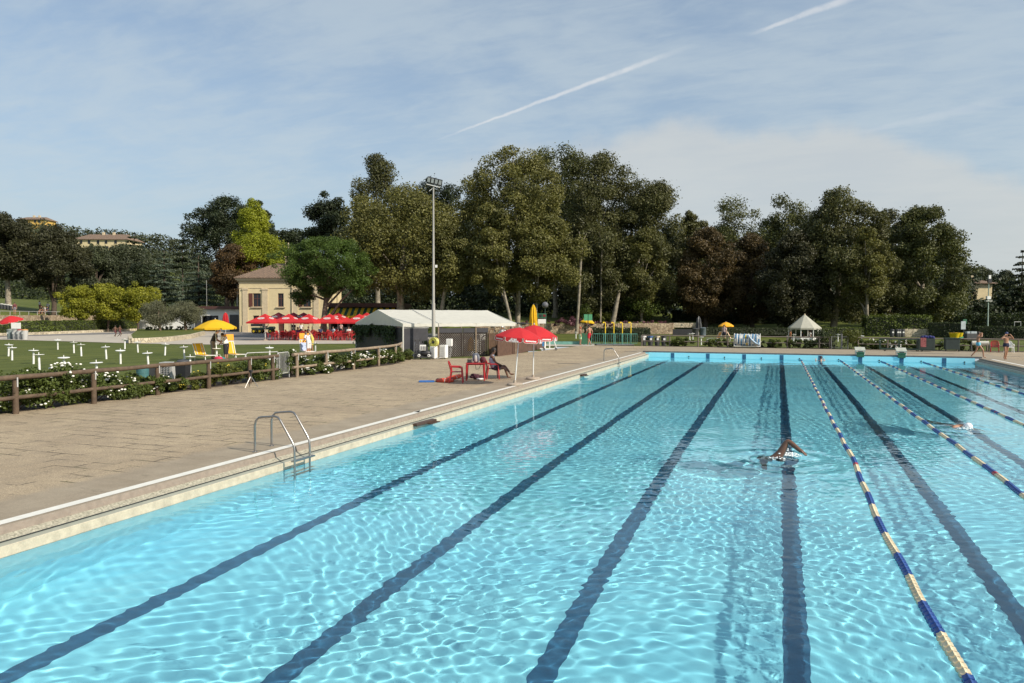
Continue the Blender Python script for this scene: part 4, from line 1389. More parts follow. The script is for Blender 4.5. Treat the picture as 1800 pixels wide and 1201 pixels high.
def closed_parasol(label, loc, h0, h1, r, m, pole_m=None, name='closed_parasol', group=None):
    root = thing(name, label, 'parasol', loc, 0, group)
    b = MB(); b.cyl((0, 0, 0), (0, 0, h1 + .08), .03, .02, 8); b.build('pole', pole_m or M_WHITEP, root, smooth=True)
    rows = []
    N = 24
    for t in np.linspace(0, 1, 9):
        rr = r * (.28 + .72 * math.sin(min(1, (1 - t) * 1.25 + .12) * math.pi * .5)) * (1 if t < .96 else .4)
        rows.append([(rr * (1 + .2 * math.cos(k * math.pi * 2 / N * 8 + t * 2)) * math.cos(2 * math.pi * k / N), rr * (1 + .2 * math.cos(k * math.pi * 2 / N * 8 + t * 2)) * math.sin(2 * math.pi * k / N), h0 + (h1 - h0) * t + (.07 * math.sin(k * 2.1) if t == 0 else 0)) for k in range(N + 1)])
    b = MB(); b.sheet(rows); b.build('canopy', m, root, smooth=True)
    b = MB(); b.torus((0, 0, h0 + (h1 - h0) * .45), r * .86, .015, 16, 6); b.build('strap', m, root)
    return root


def lounger(label, loc, rz, m, back=R(58), canopy=False, towel=None, group=None):
    """beach lounger, head end at -x"""
    root = thing('sun_lounger', label, 'sun lounger', loc, rz, group)
    L, W_, h = 1.25, .62, .34
    b = MB()
    for s in (-1, 1):
        b.tube([(-.02, s * W_ / 2, h), (L, s * W_ / 2, h)], .018, 7)
    b.tube([(L, -W_ / 2, h), (L, W_ / 2, h)], .018, 7)
    bx, bz = -math.cos(back) * .78, math.sin(back) * .78
    for s in (-1, 1):
        b.tube([(0, s * W_ / 2, h), (bx, s * W_ / 2, h + bz)], .018, 7)
        b.tube([(bx * .55, s * W_ / 2, h + bz * .55), (-.34, s * W_ / 2, h * .55), (.05, s * W_ / 2, h)], .011, 6)
    b.tube([(bx, -W_ / 2, h + bz), (bx, W_ / 2, h + bz)], .018, 7)
    b.build('frame', M_WHITEP, root, smooth=True)
    for x in (.0, L - .08):
        for s in (-1, 1):
            b = MB(); b.tube([(x, s * W_ / 2, h), (x + (.10 if x else -.12), s * W_ / 2, 0)], .018, 7); b.build('leg', M_WHITEP, root, smooth=True)
    b = MB(); b.sheet([[(x, (v - .5) * W_ * .94, h + .012 - .03 * math.sin(math.pi * x / L)) for v in (0, .5, 1)] for x in np.linspace(.02, L, 6)], .006); b.build('seat', m, root)
    b = MB()
    b.sheet([[(bx * t + .0, (v - .5) * W_ * .94, h + bz * t + .012) for v in (0, .16, .3, .7, .84, 1)] for t in np.linspace(.03, 1, 5)], .006)
    bk = b.build('backrest', m, root)
    b = MB()
    nrm = Vector((bz, 0, -bx)).normalized() * .008
    for v in (.2, .8):
        b.sheet([[Vector((bx * t, (v + dv - .5) * W_ * .94, h + bz * t + .012)) + nrm for dv in (-.045, .045)] for t in (.03, 1)])
    b.build('white_stripe', M_WFAB, bk)
    if canopy:
        b = MB()
        cx, cz = bx - .02, h + bz + .08
        b.sheet([[(cx + .06 * math.cos(t), (v - .5) * W_, cz + .36 * t / 1.2) for v in (0, .5, 1)] for t in np.linspace(0, 1.2, 5)], .008)
        b.build('sunshade', M_OFAB, root)
    if towel:
        b = MB(); b.sheet([[(bx * t + .03, (v - .5) * W_ * .9, h + bz * t + .03 + .01 * math.sin(v * 9)) for v in np.linspace(0, 1, 6)] for t in np.linspace(-.05, .72, 6)], .01)
        b.build('towel', towel, root)
    return root


def bin_tub(label, loc, r, h, m, lid=None, rz=0., square=False, name='litter_bin', group=None, sticker=None, holes=False, bag=None):
    root = thing(name, label, 'bin', loc, rz, group)
    b = MB()
    if square:
        b.box((0, 0, h / 2), (r * 1.7, r * 1.5, h), taper=1.12)
        b.box((0, 0, h + .02), (r * 2.05, r * 1.85, .04))
    else:
        b.lathe([(r * .82, 0), (r * .86, h * .06), (r * .97, h * .5), (r, h * .96), (r * 1.05, h * .97), (r * 1.05, h), (r * .9, h), (r * .86, h * .9), (0.01, h * .88)], (0, 0, 0), 20)
        for z in (.33, .62):
            b.torus((0, 0, h * z), r * (.84 + .15 * z) + .008, .012, 20, 5)
    b.build('body', m, root, smooth=not square)
    if lid:
        b = MB(); b.lathe([(r * 1.08, h + .0), (r * 1.08, h + .03), (r * .8, h + .1), (.02, h + .13)], (0, 0, 0), 18); b.build('lid', lid, root, smooth=True)
    if bag:
        b = MB()
        b.sheet([[(r * (1.06 + .05 * math.sin(k * 1.9) * (j == 0)) * math.cos(k * math.pi / 12), r * (1.06 + .05 * math.sin(k * 1.9) * (j == 0)) * math.sin(k * math.pi / 12), h * (.84 + .05 * math.sin(k * 1.3)) if j == 0 else h * 1.02) for k in range(25)] for j in range(2)])
        b.build('bag', bag, root, smooth=True)
    if sticker:
        b = MB(); b.box((0, -r * (1.0 if not square else .86) - .006, h * .68), (r * .75, .012, h * .2)); b.build('label_plate', sticker, root)
    if holes:
        b = MB()
        for i in range(3):
            for j in range(5):
                b.box((-r * .45 + i * r * .45, -r * .86, h * (.22 + .13 * j)), (r * .24, .02, h * .05))
        b.build('slot', M_CHAR, root)
    return root


def pedestal_table(label, loc, lean=(0, 0), group='white pedestal tables on the lawn', h=.70):
    root = thing('pedestal_table', label, 'parasol table', loc, 0, group)
    root.rotation_euler = (lean[0], lean[1], 0)
    b = MB(); b.lathe([(.054, -.05), (.052, .3), (.047, h - .02), (.044, h)], (0, 0, 0), 12); b.build('post', M_WHITEP, root, smooth=True)
    b = MB(); b.lathe([(.05, h - .045), (.235, h - .012), (.25, h + .01), (.245, h + .022), (.05, h + .03), (.016, h + .03), (.014, h + .13), (.008, h + .13)], (0, 0, 0), 18); b.build('tray', M_WHITEP, root, smooth=True)
    return root


def rail_fence(name, label, posts, h, r_post, r_rail, m, group=None, straps=True, low=.44, stub=(.0, .0), round_=True, clampm=None):
    """posts: list of ground points"""
    base = Vector(posts[0])
    root = thing(name, label, 'fence', base)
    P0 = [Vector(p) - base for p in posts]
    for i, p in enumerate(P0):
        b = MB(); b.tube([p + Vector((0, 0, -.1)), p + Vector((0, 0, h - r_rail * 1.1))], [r_post, r_post * .95], 10)
        po = b.build('post', m, root, smooth=True)
        if straps:
            b = MB(); q = p + Vector((r_post + .006, 0, h - .13)); b.box(q, (.012, .035, .26)); b.build('strap', M_ALU, po)
    for nm, zz, rr in (('top_rail', h, r_rail), ('lower_rail', low, r_rail * .8)):
        for i, (a, c) in enumerate(zip(P0, P0[1:])):
            u = (c - a).normalized()
            a2 = a - u * (stub[0] if i == 0 else 0); c2 = c + u * (stub[1] if i == len(P0) - 2 else 0)
            off = Vector((0, 0, zz))
            mid = a2.lerp(c2, .5) + Vector((0, 0, -.012))
            b = MB(); b.tube([a2 + off, mid + off, c2 + off], [rr, rr * .94, rr * 1.02], 10); b.build(nm, m, root, smooth=True)
    return root

# ================================================================ buildings
M_CREAM = mat('cream render', (.60, .50, .30), .9, .07, 1.5, bump=.15)
M_STONE = mat('pale trim stone', (.52, .43, .29), .85, .08, 3)
M_WALLW = mat('white render', (.68, .69, .66), .85, .05, 1.5)
M_SHUT = mat('brown red shutter paint', (.115, .038, .026), .65, .1, 6)
M_FASC = mat('dark maroon fascia', (.075, .032, .028), .6, .1, 4)
M_DARKW = mat('dark shade cloth', (.040, .040, .046), .85, .14, 2)


def tile_mat():
    m = bpy.data.materials.new('old clay roof tiles'); m.use_nodes = True
    w = NT(m.node_tree); b = m.node_tree.nodes['Principled BSDF']
    tc = w.n('ShaderNodeTexCoord').outputs['Object']
    wv = w.n('ShaderNodeTexWave', wave_type='BANDS', bands_direction='X'); w.set(wv, 'Vector', tc); w.set(wv, 'Scale', 1.35); w.set(wv, 'Distortion', .5)
    n = w.noise(tc, 3.2, 6, .7); n2 = w.noise(tc, 12, 3, .6)
    c = w.mix(w.rng(w.math('ADD', w.math('MULTIPLY', n, .6), w.math('MULTIPLY', n2, .4)), .36, .64), (.14, .095, .068), (.36, .24, .16))
    c = w.mix(w.math('MULTIPLY', wv.outputs[1], .55), c, (.075, .055, .042))
    w.set(b, 'Base Color', c); b.inputs['Roughness'].default_value = .9
    bp = w.n('ShaderNodeBump'); bp.inputs['Distance'].default_value = .08; w.set(bp, 'Height', wv.outputs[1]); w.set(b, 'Normal', bp.outputs[0])
    return m


M_ROOF = tile_mat()


def stone_mat(name, c0, c1, scale=2.6):
    m = bpy.data.materials.new(name); m.use_nodes = True
    w = NT(m.node_tree); b = m.node_tree.nodes['Principled BSDF']
    tc = w.n('ShaderNodeTexCoord').outputs['Object']
    wp = w.n('ShaderNodeVectorMath', operation='ADD'); w.set(wp, 0, tc)
    nn = w.n('ShaderNodeTexNoise'); w.set(nn, 'Vector', tc); w.set(nn, 'Scale', 2.); 
    sc_ = w.n('ShaderNodeVectorMath', operation='SCALE'); w.set(sc_, 0, nn.outputs[1]); w.set(sc_, 3, .25); w.set(wp, 1, sc_.outputs[0])
    vo = w.n('ShaderNodeTexVoronoi', feature='F1'); w.set(vo, 'Vector', wp.outputs[0]); w.set(vo, 'Scale', scale)
    ve = w.n('ShaderNodeTexVoronoi', feature='DISTANCE_TO_EDGE'); w.set(ve, 'Vector', wp.outputs[0]); w.set(ve, 'Scale', scale)
    s = w.n('ShaderNodeSeparateColor'); w.set(s, 0, vo.outputs['Color'])
    c = w.mix(s.outputs[0], c0, c1)
    c = w.mix(w.rng(w.noise(tc, 9, 4), .3, .7, 0, .35), c, tuple(x * .55 for x in c0))
    c = w.mix(w.rng(ve.outputs[0], .03, .0, 0, .75), c, tuple(x * .28 for x in c0))
    w.set(b, 'Base Color', c); b.inputs['Roughness'].default_value = .9
    bp = w.n('ShaderNodeBump'); bp.inputs['Distance'].default_value = .05; w.set(bp, 'Height', w.rng(ve.outputs[0], 0, .1)); w.set(b, 'Normal', bp.outputs[0])
    return m


M_RUBBLE = stone_mat('warm rubble stone', (.30, .22, .145), (.56, .45, .31))
M_RUBPALE = stone_mat('pale kerb stone', (.44, .38, .27), (.62, .55, .41), 2.2)


def wall_holes(b, w, h, holes, t=.3, y=0.):
    """front wall in the x-z plane with rectangular openings and reveals; holes: (x0,x1,z0,z1)"""
    xs = sorted({0, w} | {v for q in holes for v in q[:2]})
    zs = sorted({0, h} | {v for q in holes for v in q[2:]})
    for x0, x1 in zip(xs, xs[1:]):
        for z0, z1 in zip(zs, zs[1:]):
            if any(q[0] <= x0 and x1 <= q[1] and q[2] <= z0 and z1 <= q[3] for q in holes):
                continue
            b.add([(x0, y, z0), (x1, y, z0), (x1, y, z1), (x0, y, z1)], [(0, 1, 2, 3)])
    for x0, x1, z0, z1 in holes:
        b.add([(x0, y, z0), (x1, y, z0), (x1, y, z1), (x0, y, z1), (x0, y + t, z0), (x1, y + t, z0), (x1, y + t, z1), (x0, y + t, z1)],
              [(0, 4, 5, 1), (1, 5, 6, 2), (2, 6, 7, 3), (3, 7, 4, 0)])


def hip_roof(b, w, d, z, rise, over=.5, ridge=None):
    ridge = ridge if ridge is not None else max(w - d, .5)
    x0, x1, y0, y1 = -over, w + over, -over, d + over
    cx = w / 2
    R0, R1 = (cx - ridge / 2, d / 2, z + rise), (cx + ridge / 2, d / 2, z + rise)
    vs = [(x0, y0, z), (x1, y0, z), (x1, y1, z), (x0, y1, z), R0, R1]
    b.add(vs, [(0, 1, 5, 4), (1, 2, 5), (2, 3, 4, 5), (3, 0, 4)])
    b.add([(x0, y0, z - .14), (x1, y0, z - .14), (x1, y1, z - .14), (x0, y1, z - .14)] + vs[:4], [(0, 1, 5, 4), (1, 2, 6, 5), (2, 3, 7, 6), (3, 0, 4, 7), (3, 2, 1, 0)])


def cafe_house():
    d = 117.
    k = d / FOC
    o = P(421, d)
    root = thing('cafe_house', 'two-storey cream stucco house with pilasters and tiled hip roof behind the red parasols', 'building', o, YAW)
    X = lambda px: (px - 421) * k
    W_, H, D_ = X(576), 8.0, 9.5
    zx = lambda z: (320 + z / 4.5)                      # measured bays
    wins = [(zx(563), zx(625), 517, 540.5), (zx(760), zx(805), 517, 540.5), (zx(957), zx(1020), 517, 540.5)]
    low = [(zx(563), zx(610), 556, 571), (zx(762), zx(808), 564, 585.8), (zx(957), zx(1003), 556, 571)]
    holes = []
    for x0, x1, y0, y1 in wins + low:
        holes.append((X(x0), X(x1), max(Zof(y1, d), .0), Zof(y0, d)))
    b = MB()
    wall_holes(b, W_, H, holes, .3)
    b.add([(0, 0, 0), (0, D_, 0), (0, D_, H), (0, 0, H)], [(3, 2, 1, 0)])
    b.add([(0, D_, 0), (W_, D_, 0), (W_, D_, H), (0, D_, H)], [(3, 2, 1, 0)])
    rh = [(2.2, 3.2, 4.1, 6.), (6., 7., 4.1, 6.), (2.2, 3.2, .0, 2.4)]
    b2 = MB(); wall_holes(b2, D_, H, rh, .3)
    T = Matrix.Translation((W_, 0, 0)) @ Matrix.Rotation(math.pi / 2, 4, 'Z')
    b.add(b2.v, b2.f, T)
    b.build('wall', M_CREAM, root)
    b = MB(); hip_roof(b, W_, D_, 8.45, 2.5, .62, 5.2)
    rf = b.build('roof', M_ROOF, root)
    b = MB(); b.box((X(494) , D_ * .42, 10.9), (.75, .75, 2.0)); b.box((X(494), D_ * .42, 11.95), (.95, .95, .12)); b.cyl((X(494) + .05, D_ * .42, 12.), (X(494) + .05, D_ * .42, 14.2), .12)
    b.build('chimney', M_STONE, rf)
    b = MB()
    b.box((W_ / 2, D_ / 2, 8.2), (W_ + .9, D_ + .9, .24)); b.box((W_ / 2, D_ / 2, 7.97), (W_ + .5, D_ + .5, .2)); b.box((W_ / 2, D_ / 2, 7.62), (W_ + .16, D_ + .16, .14)); b.box((W_ / 2, D_ / 2, 6.85), (W_ + .12, D_ + .12, .1))
    b.build('cornice', M_STONE, root)
    for z0, z1 in ((482, 523), (636, 681), (875, 917), (1042, 1084)):
        b = MB(); xa, xb = X(zx(z0)), X(zx(z1)); xc = (xa + xb) / 2; w_ = xb - xa
        b.box((xc, -.06, 3.4), (w_, .12, 6.8)); b.box((xc, -.09, 6.66), (w_ + .16, .2, .22)); b.box((xc, -.09, .55), (w_ + .14, .2, 1.1))
        b.build('pilaster', M_STONE, root)
    for i, (x0, x1, z0, z1) in enumerate(holes):
        up = i < 3
        b = MB(); b.box(((x0 + x1) / 2, .22, (z0 + z1) / 2), (x1 - x0, .04, z1 - z0))
        wi = b.build('window' if not i == 4 else 'door', M_GLASS if i != 4 else M_SHUT, root)
        b = MB()
        fw, xm = .07, (x0 + x1) / 2
        for q in (x0 + fw / 2, x1 - fw / 2, xm):
            b.box((q, .18, (z0 + z1) / 2), (fw, .05, z1 - z0))
        for q in (z0 + fw / 2, z1 - fw / 2, z0 + (z1 - z0) * .6):
            b.box(((x0 + x1) / 2, .175, q), (x1 - x0, .05, fw))
        b.build('frame', M_SHUT, wi)
        if up:
            b = MB(); b.box(((x0 + x1) / 2, -.1, z0 - .08), (x1 - x0 + .55, .3, .14)); b.box(((x0 + x1) / 2, -.05, z0 - .2), (x1 - x0 + .35, .16, .1)); b.build('sill', M_STONE, wi)
        if i in (0, 2):
            for sd in ((-1,) if i == 0 else (-1,)):
                b = MB(); w2 = .62; xc = x0 - w2 / 2 - .02
                b.box((xc, -.05, (z0 + z1) / 2), (w2, .06, z1 - z0))
                for j in range(12):
                    b.box((xc, -.085, z0 + .12 + j * (z1 - z0 - .24) / 11), (w2 - .12, .02, .05))
                b.build('shutter', M_SHUT, root)
    for x0, x1, z0, z1 in rh:
        b = MB(); b.box((W_ - .2, (x0 + x1) / 2, (z0 + z1) / 2), (.04, x1 - x0, z1 - z0)); b.build('window', M_GLASS, root)
    b = MB(); b.tube([(X(zx(873)), -.14, 7.5), (X(zx(873)), -.14, .1)], .06, 8); b.build('downpipe', M_STONE, root)


def white_annex():
    d = 124.; k = d / FOC
    o = P(346, d)
    root = thing('snack_building', 'low white building with maroon roof edge left of the cream cafe house', 'building', o, YAW)
    X = lambda px: (px - 346) * k
    b = MB()
    W_ = X(420)
    wall_holes(b, W_, 3.6, [(X(355), X(384), 0., 2.55)], .35)
    b.add([(0, 0, 0), (0, 7, 0), (0, 7, 3.6), (0, 0, 3.6)], [(3, 2, 1, 0)]); b.add([(W_, 0, 0), (W_, 7, 0), (W_, 7, 3.6), (W_, 0, 3.6)], [(0, 1, 2, 3)])
    b.add([(0, 0, 3.6), (W_, 0, 3.6), (W_, 7, 3.6), (0, 7, 3.6)], [(0, 1, 2, 3)]); b.add([(0, 7, 0), (W_, 7, 0), (W_, 7, 3.6), (0, 7, 3.6)], [(3, 2, 1, 0)])
    b.box((W_ * .45, -.06, 3.28), (W_ * .9, .1, .2))
    b.build('wall', M_WALLW, root)
    b = MB(); b.box((W_ / 2, 3.3, 3.85), (W_ + .5, 8., .46)); b.build('roof', M_FASC, root)
    b = MB(); b.box((X(369.5), .9, 1.28), (X(384) - X(355), .05, 2.54)); b.build('door_glass', M_GLASS, root)
    b = MB()
    for px in (355.6, 364, 383.4):
        b.box((X(px), .12, 1.27), (.12, .1, 2.5))
    b.box((X(369.5), .12, 2.5), (X(384) - X(355), .1, .12)); b.box((X(359.5), .1, .42), (X(364) - X(355), .08, .84))
    b.build('door_frame', M_BLACK, root)
    b = MB(); b.box((X(412), -.12, 1.35), (X(420) - X(404.8), .12, 2.7)); b.build('dark_gate', M_CHAR, root)
    b = MB(); b.tube([(X(410), 2, 3.6), (X(410), 2, 7.6)], .13, 10); b.sphere((X(410), 2, 7.65), (.22, .22, .14), 10, 6); b.build('flue', M_STEEL, root, smooth=True)
    b = MB(); b.tube([(X(359.5), 1, 3.9), (X(359.5), 1, 8.4)], .03, 6); b.build('aerial', M_ALU, root)
    # low white changing block behind the olives
    d = 127.; k = d / FOC
    root = thing('changing_block', 'long low white block half hidden behind the two olive trees', 'building', P(247, d), YAW)
    X = lambda px: (px - 247) * k
    W_ = X(340)
    holes = [(X(268), X(273), .9, 2.8), (X(284), X(289), .9, 2.4), (X(299), X(303.5), .9, 2.8)]
    b = MB(); wall_holes(b, W_, 3.0, holes, .3)
    b.add([(0, 0, 0), (0, 6, 0), (0, 6, 3.), (0, 0, 3.)], [(3, 2, 1, 0)]); b.add([(W_, 0, 0), (W_, 6, 0), (W_, 6, 3.), (W_, 0, 3.)], [(0, 1, 2, 3)]); b.add([(0, 6, 0), (W_, 6, 0), (W_, 6, 3.), (0, 6, 3.)], [(3, 2, 1, 0)])
    b.build('wall', M_WALLW, root)
    b = MB(); b.box((W_ / 2, 3, 3.1), (W_ + .8, 7, .22)); b.build('roof', M_FASC, root)
    for x0, x1, z0, z1 in holes:
        b = MB(); b.box(((x0 + x1) / 2, .26, (z0 + z1) / 2), (x1 - x0, .04, z1 - z0)); b.build('window', M_GLASS, root)
    d = 121.; k = d / FOC
    root = thing('white_screen_wall', 'white boundary wall running behind the olive planter', 'wall', P(245, d), YAW)
    b = MB()
    for a, c, h in ((245, 331, 1.62), (332.5, 341.5, 1.75)):
        b.box(((((a + c) / 2) - 245) * k, 0, h / 2), ((c - a) * k, .3, h))
    b.build('panel', M_WALLW, root, bevel=.03)
    t = thing('water_cooler', 'small blue drinks tub on top of the white pillar', 'container', P(337, 121, 1.75), YAW)
    b = MB(); b.lathe([(.2, 0), (.22, .3), (.18, .42), (.1, .5)], (0, 0, 0), 14); b.build('tub', mat('blue plastic', (.03, .22, .5), .4), t, smooth=True)
    t = thing('dark_screen', 'dark slatted screen between white pillar and snack building', 'screen', P(349, 120), YAW)
    b = MB(); b.box((0, 0, 1.2), (.9, .08, 2.4)); b.build('panel', M_CHAR, t)


def awning_bar():
    d = 97.; k = d / FOC
    root = thing('bar_building', 'flat-roofed bar with maroon fascia under the big plane trees', 'building', P(577, d), YAW)
    X = lambda px: (px - 577) * k
    W_ = X(706)
    b = MB(); b.box((W_ / 2, 3.5, 3.98), (W_ + .5, 8, .5)); b.build('roof', M_FASC, root)
    b = MB()
    b.box((W_ / 2, 6.8, 1.86), (W_, .2, 3.72)); b.box((.1, 3.4, 1.86), (.2, 6.6, 3.72)); b.box((W_ - .1, 3.4, 1.86), (.2, 6.6, 3.72))
    for px in (580, 612, 640, 668, 700):
        b.box((X(px), .3, 1.86), (.3, .3, 3.72))
    b.build('wall', mat('brown bar wall', (.11, .08, .06), .9), root)
    b = MB(); b.box((W_ / 2, 2.2, .55), (W_ - 1, .6, 1.1)); b.build('counter', mat('pale counter', (.42, .40, .36), .5), root)
    M_AG = mat('green awning stripe', (.018, .07, .036), .8); M_AY = mat('yellow awning stripe', (.66, .42, .015), .8)
    b = MB()
    n = 22
    Wa = X(694)
    for i in range(n):
        b.mi = i % 2
        x0, x1 = Wa * i / n + .05, Wa * (i + 1) / n + .05
        b.sheet([[(x0, -.1, 3.62), (x1, -.1, 3.62)], [(x0, -1.9, 2.62), (x1, -1.9, 2.62)]], .01)
    for i in range(n):
        b.mi = 1
        x0, x1 = Wa * i / n + .05, Wa * (i + 1) / n + .05
        b.add([(x0, -1.9, 2.61), (x1, -1.9, 2.61), (x1, -1.9, 2.36), ((x0 + x1) / 2, -1.9, 2.3), (x0, -1.9, 2.36)], [(0, 1, 2, 3, 4)])
    b.build('awning', [M_AG, M_AY], root)


def tent_bar():
    O = S(-6.8, 47.)
    U = (RH * .82 + FH * .578).normalized(); V = (RH * -.578 + FH * .82).normalized()
    rz = math.atan2(U.y, U.x)
    L, W_ = 8.7, 7.3
    root = thing('party_tent', 'white ridge-roofed marquee over the lattice bar', 'tent', O, rz)
    ze, zr = 2.16, 3.05
    b = MB()
    nx = 16
    for side in (0, 1):
        rows = []
        for j in range(7):
            t = j / 6
            y = (W_ / 2) * t if side == 0 else W_ - (W_ / 2) * t
            z = ze + (zr - ze) * t
            rows.append([(L * i / nx, y, z - .05 * math.sin(math.pi * t) * (.6 + .4 * math.sin(i * 1.7)) - (.012 * math.sin(i * 2.3 + j))) for i in range(nx + 1)])
        b.sheet(rows if side else rows[::-1])
    b.build('roof', M_WFAB, root, smooth=True)
    b = MB()
    for y in (-.0, W_):
        rows = [[(L * i / nx, y, ze) for i in range(nx + 1)], [(L * i / nx, y - .015 * math.sin(i * 1.9), ze - .19 - .025 * math.sin(i * 1.1) ** 2) for i in range(nx + 1)]]
        b.sheet(rows)
    b.build('valance', M_WFAB, root, smooth=True)
    for x in (0., L):
        b = MB()
        rows = [[], []]
        for i in range(15):
            t = i / 14; y = W_ * t
            z = ze + (zr - ze) * (1 - abs(2 * t - 1))
            rows[0].append((x, y, z)); rows[1].append((x + .02 * math.sin(i * 2.), y, ze - .2 + .10 * (1 - abs(2 * t - 1)) + .02 * math.sin(i * 1.6)))
        b.sheet(rows)
        b.build('gable', M_WFAB, root, smooth=True)
    b = MB()
    b.tube([(2.55, .02, ze + .015), (2.55, W_ / 2, zr + .015)], .02, 6); b.tube([(2.55, -.02, ze + .01), (2.55, -.03, ze - .2)], .02, 6)
    b.build('seam', M_ALU, root)
    for x in (0.03, 2.55, 5.4, L - .05):
        for y in (.05, W_ - .05):
            b = MB(); b.cyl((x, y, 0), (x, y, ze), .055, n=8); b.build('post', M_WFAB if x < 1 else M_WOODL, root, smooth=True)
    b = MB()
    for y in (.05, W_ - .05):
        b.bar((0, y, 2.0), (L, y, 2.0), .05, .07)
    b.build('eave_rail', M_WOODL, root)
    G0 = lambda px, py: root.matrix_basis.inverted() @ G(px, py)
    # dark cloth wall at the corner
    t = thing('shade_cloth_wall', 'dark grey cloth wall at the near corner of the marquee', 'wall', O, rz)
    b = MB(); b.sheet([[(.08 + 1.75 * i / 8, .10 + .015 * math.sin(i * 1.7), z) for i in range(9)] for z in (0, .9, 1.88)], 0); b.build('cloth', M_DARKW, t, smooth=True)
    b = MB(); b.bar((.05, .1, 1.9), (1.9, .1, 1.9), .05, .05); b.build('rail', M_ALU, t)
    t = thing('ivy_wall', 'dark side wall of the marquee overgrown with ivy', 'wall', O, rz)
    b = MB(); b.box((.06, W_ / 2 + .1, .95), (.08, W_ - .3, 1.9)); b.build('panel', M_BLACK, t)
    rng = np.random.default_rng(9)
    n = 2600
    y = rng.uniform(.9, W_, n); hang = np.abs(np.sin(y * 2.2)) * .9 + .35 + .5 * np.sin(y * .9 + 1)
    z = 2.0 - np.abs(rng.normal(0, .45, n)) * hang
    Pt = np.stack([-.05 - rng.uniform(0, .2, n), y, np.maximum(z, .1)], 1)
    Vv, F = leaf_quads(Pt, unit(np.array([-1., 0, .3]) + rng.normal(size=(n, 3)) * .5), .13, rng, .8)
    np_mesh('ivy', Vv, F, LEAF['ivy'], t, attr=rng.random(n))
    # lattice panels
    def lattice(label, x0, x1, z0, z1, pitch, m, arch=False, band=0., back=None, yv=.12, wd=.028):
        t = thing('lattice_panel', label, 'lattice panel', O, rz)
        b = MB()
        h = z1 - z0; w_ = x1 - x0
        n_ = int((w_ + h) / pitch)
        for i in range(n_ + 1):
            c = i * pitch
            for sgn in (1, -1):
                # x + z = c clipped to the panel
                a0 = max(0, c - h); a1 = min(w_, c)
                if a1 - a0 < .02:
                    continue
                pts = [(a0, c - a0), (a1, c - a1)]
                if sgn < 0:
                    pts = [(w_ - q[0], q[1]) for q in pts]
                off = .0 if sgn > 0 else .014
                b.bar((x0 + pts[0][0], yv + off, z0 + pts[0][1]), (x0 + pts[1][0], yv + off, z0 + pts[1][1]), wd, .012, (0, 1, 0))
        b.build('slats', m, t)
        b = MB()
        for x in (x0, x1):
            b.box((x, yv, (z0 + z1) / 2), (.07, .07, h + .05))
        b.bar((x0, yv, z0), (x1, yv, z0), .06, .06); 
        if arch:
            xm = (x0 + x1) / 2
            b.tube([(xm + w_ / 2 * math.cos(a), yv, z1 + .28 * math.sin(a)) for a in np.linspace(0, math.pi, 11)], .035, 6)
        else:
            b.bar((x0, yv, z1), (x1, yv, z1), .06, .06)
        b.build('frame', m, t)
        if band:
            b = MB(); b.box(((x0 + x1) / 2, yv - .03, z1 + band / 2), (w_ + .1, .05, band)); b.build('band', M_DARKW, t)
        return t
    M_LAT = mat('dark brown lattice wood', (.040, .028, .022), .8, .15, 6)
    lattice('dark brown lattice panel behind the floodlight mast', 2.65, 4.35, .0, 1.55, .15, M_LAT, band=.3, wd=.05)
    lattice('dark brown lattice panel with a yellow parasol folded behind it', 4.5, 6.35, .0, 1.55, .15, M_LAT, band=.3, wd=.05)
    M_LATB = mat('reddish brown lattice wood', (.105, .060, .035), .8, .15, 6)
    lattice('narrow arch-topped brown lattice panel at the end of the bar', 6.5, 7.1, 0, 1.48, .09, M_LATB, True, wd=.05)
    lattice('wide arch-topped brown lattice panel with a green notice behind', 7.2, 8.15, 0, 1.48, .09, M_LATB, True, wd=.05)
    t = closed_parasol('yellow parasol folded upside down behind the bar lattice', O + U * 5.25 + V * .42, .35, 1.25, .2, M_YFAB)
    t = thing('whitened_counter', 'added bar counter with front whitened to brighten the lattice gaps', 'counter', O, rz)
    b = MB(); b.box((4.6, .80, .74), (4., .2, 1.46)); b.build('front', M_WALLW, t); b = MB(); b.box((4.6, 1.1, 1.49), (4.1, .75, .05)); b.build('top', mat('pale counter', (.42, .40, .36), .5), t)  # white front added so the lattice gaps look sunlit
    t = thing('green_notice', 'pale green notice panel behind the arched lattice', 'sign', O, rz)
    b = MB(); b.box((7.68, .32, 1.3), (.82, .03, .42)); b.build('panel', mat('pale green board', (.16, .34, .24), .6), t)
    # brown plank fence running on along the deck
    path = [G(875, 626.6), G(905, 622.5), G(936, 616.2), G(958, 612.2)]
    pa = path[0]
    t = thing('plank_fence', 'brown plank fence beyond the bar lattice', 'fence', pa)
    M_PLK = mat('red brown planks', (.095, .052, .034), .85, .2, 5)
    for A, Bq in zip(path, path[1:]):
        A = A - pa; Bq = Bq - pa
        n_ = max(3, int((Bq - A).length / .16))
        b = MB()
        for i in range(n_):
            c0 = A.lerp(Bq, i / n_); c1 = A.lerp(Bq, (i + .94) / n_)
            b.bar((c0 + c1) / 2 + Vector((0, 0, 0)), (c0 + c1) / 2 + Vector((0, 0, 1.18 - .04 * (i % 2))), (c1 - c0).length, .03, Vector((Bq - A).normalized().cross(Vector((0, 0, 1)))))
        b.build('plank_panel', M_PLK, t)
        b = MB(); b.cyl(A, A + Vector((0, 0, 1.35)), .055, n=8); b.build('post', M_PLK, t)
    t = thing('awning_cover', 'small dark awning sheltering the back of the bar', 'awning', S(-.6, 57.3), rz)
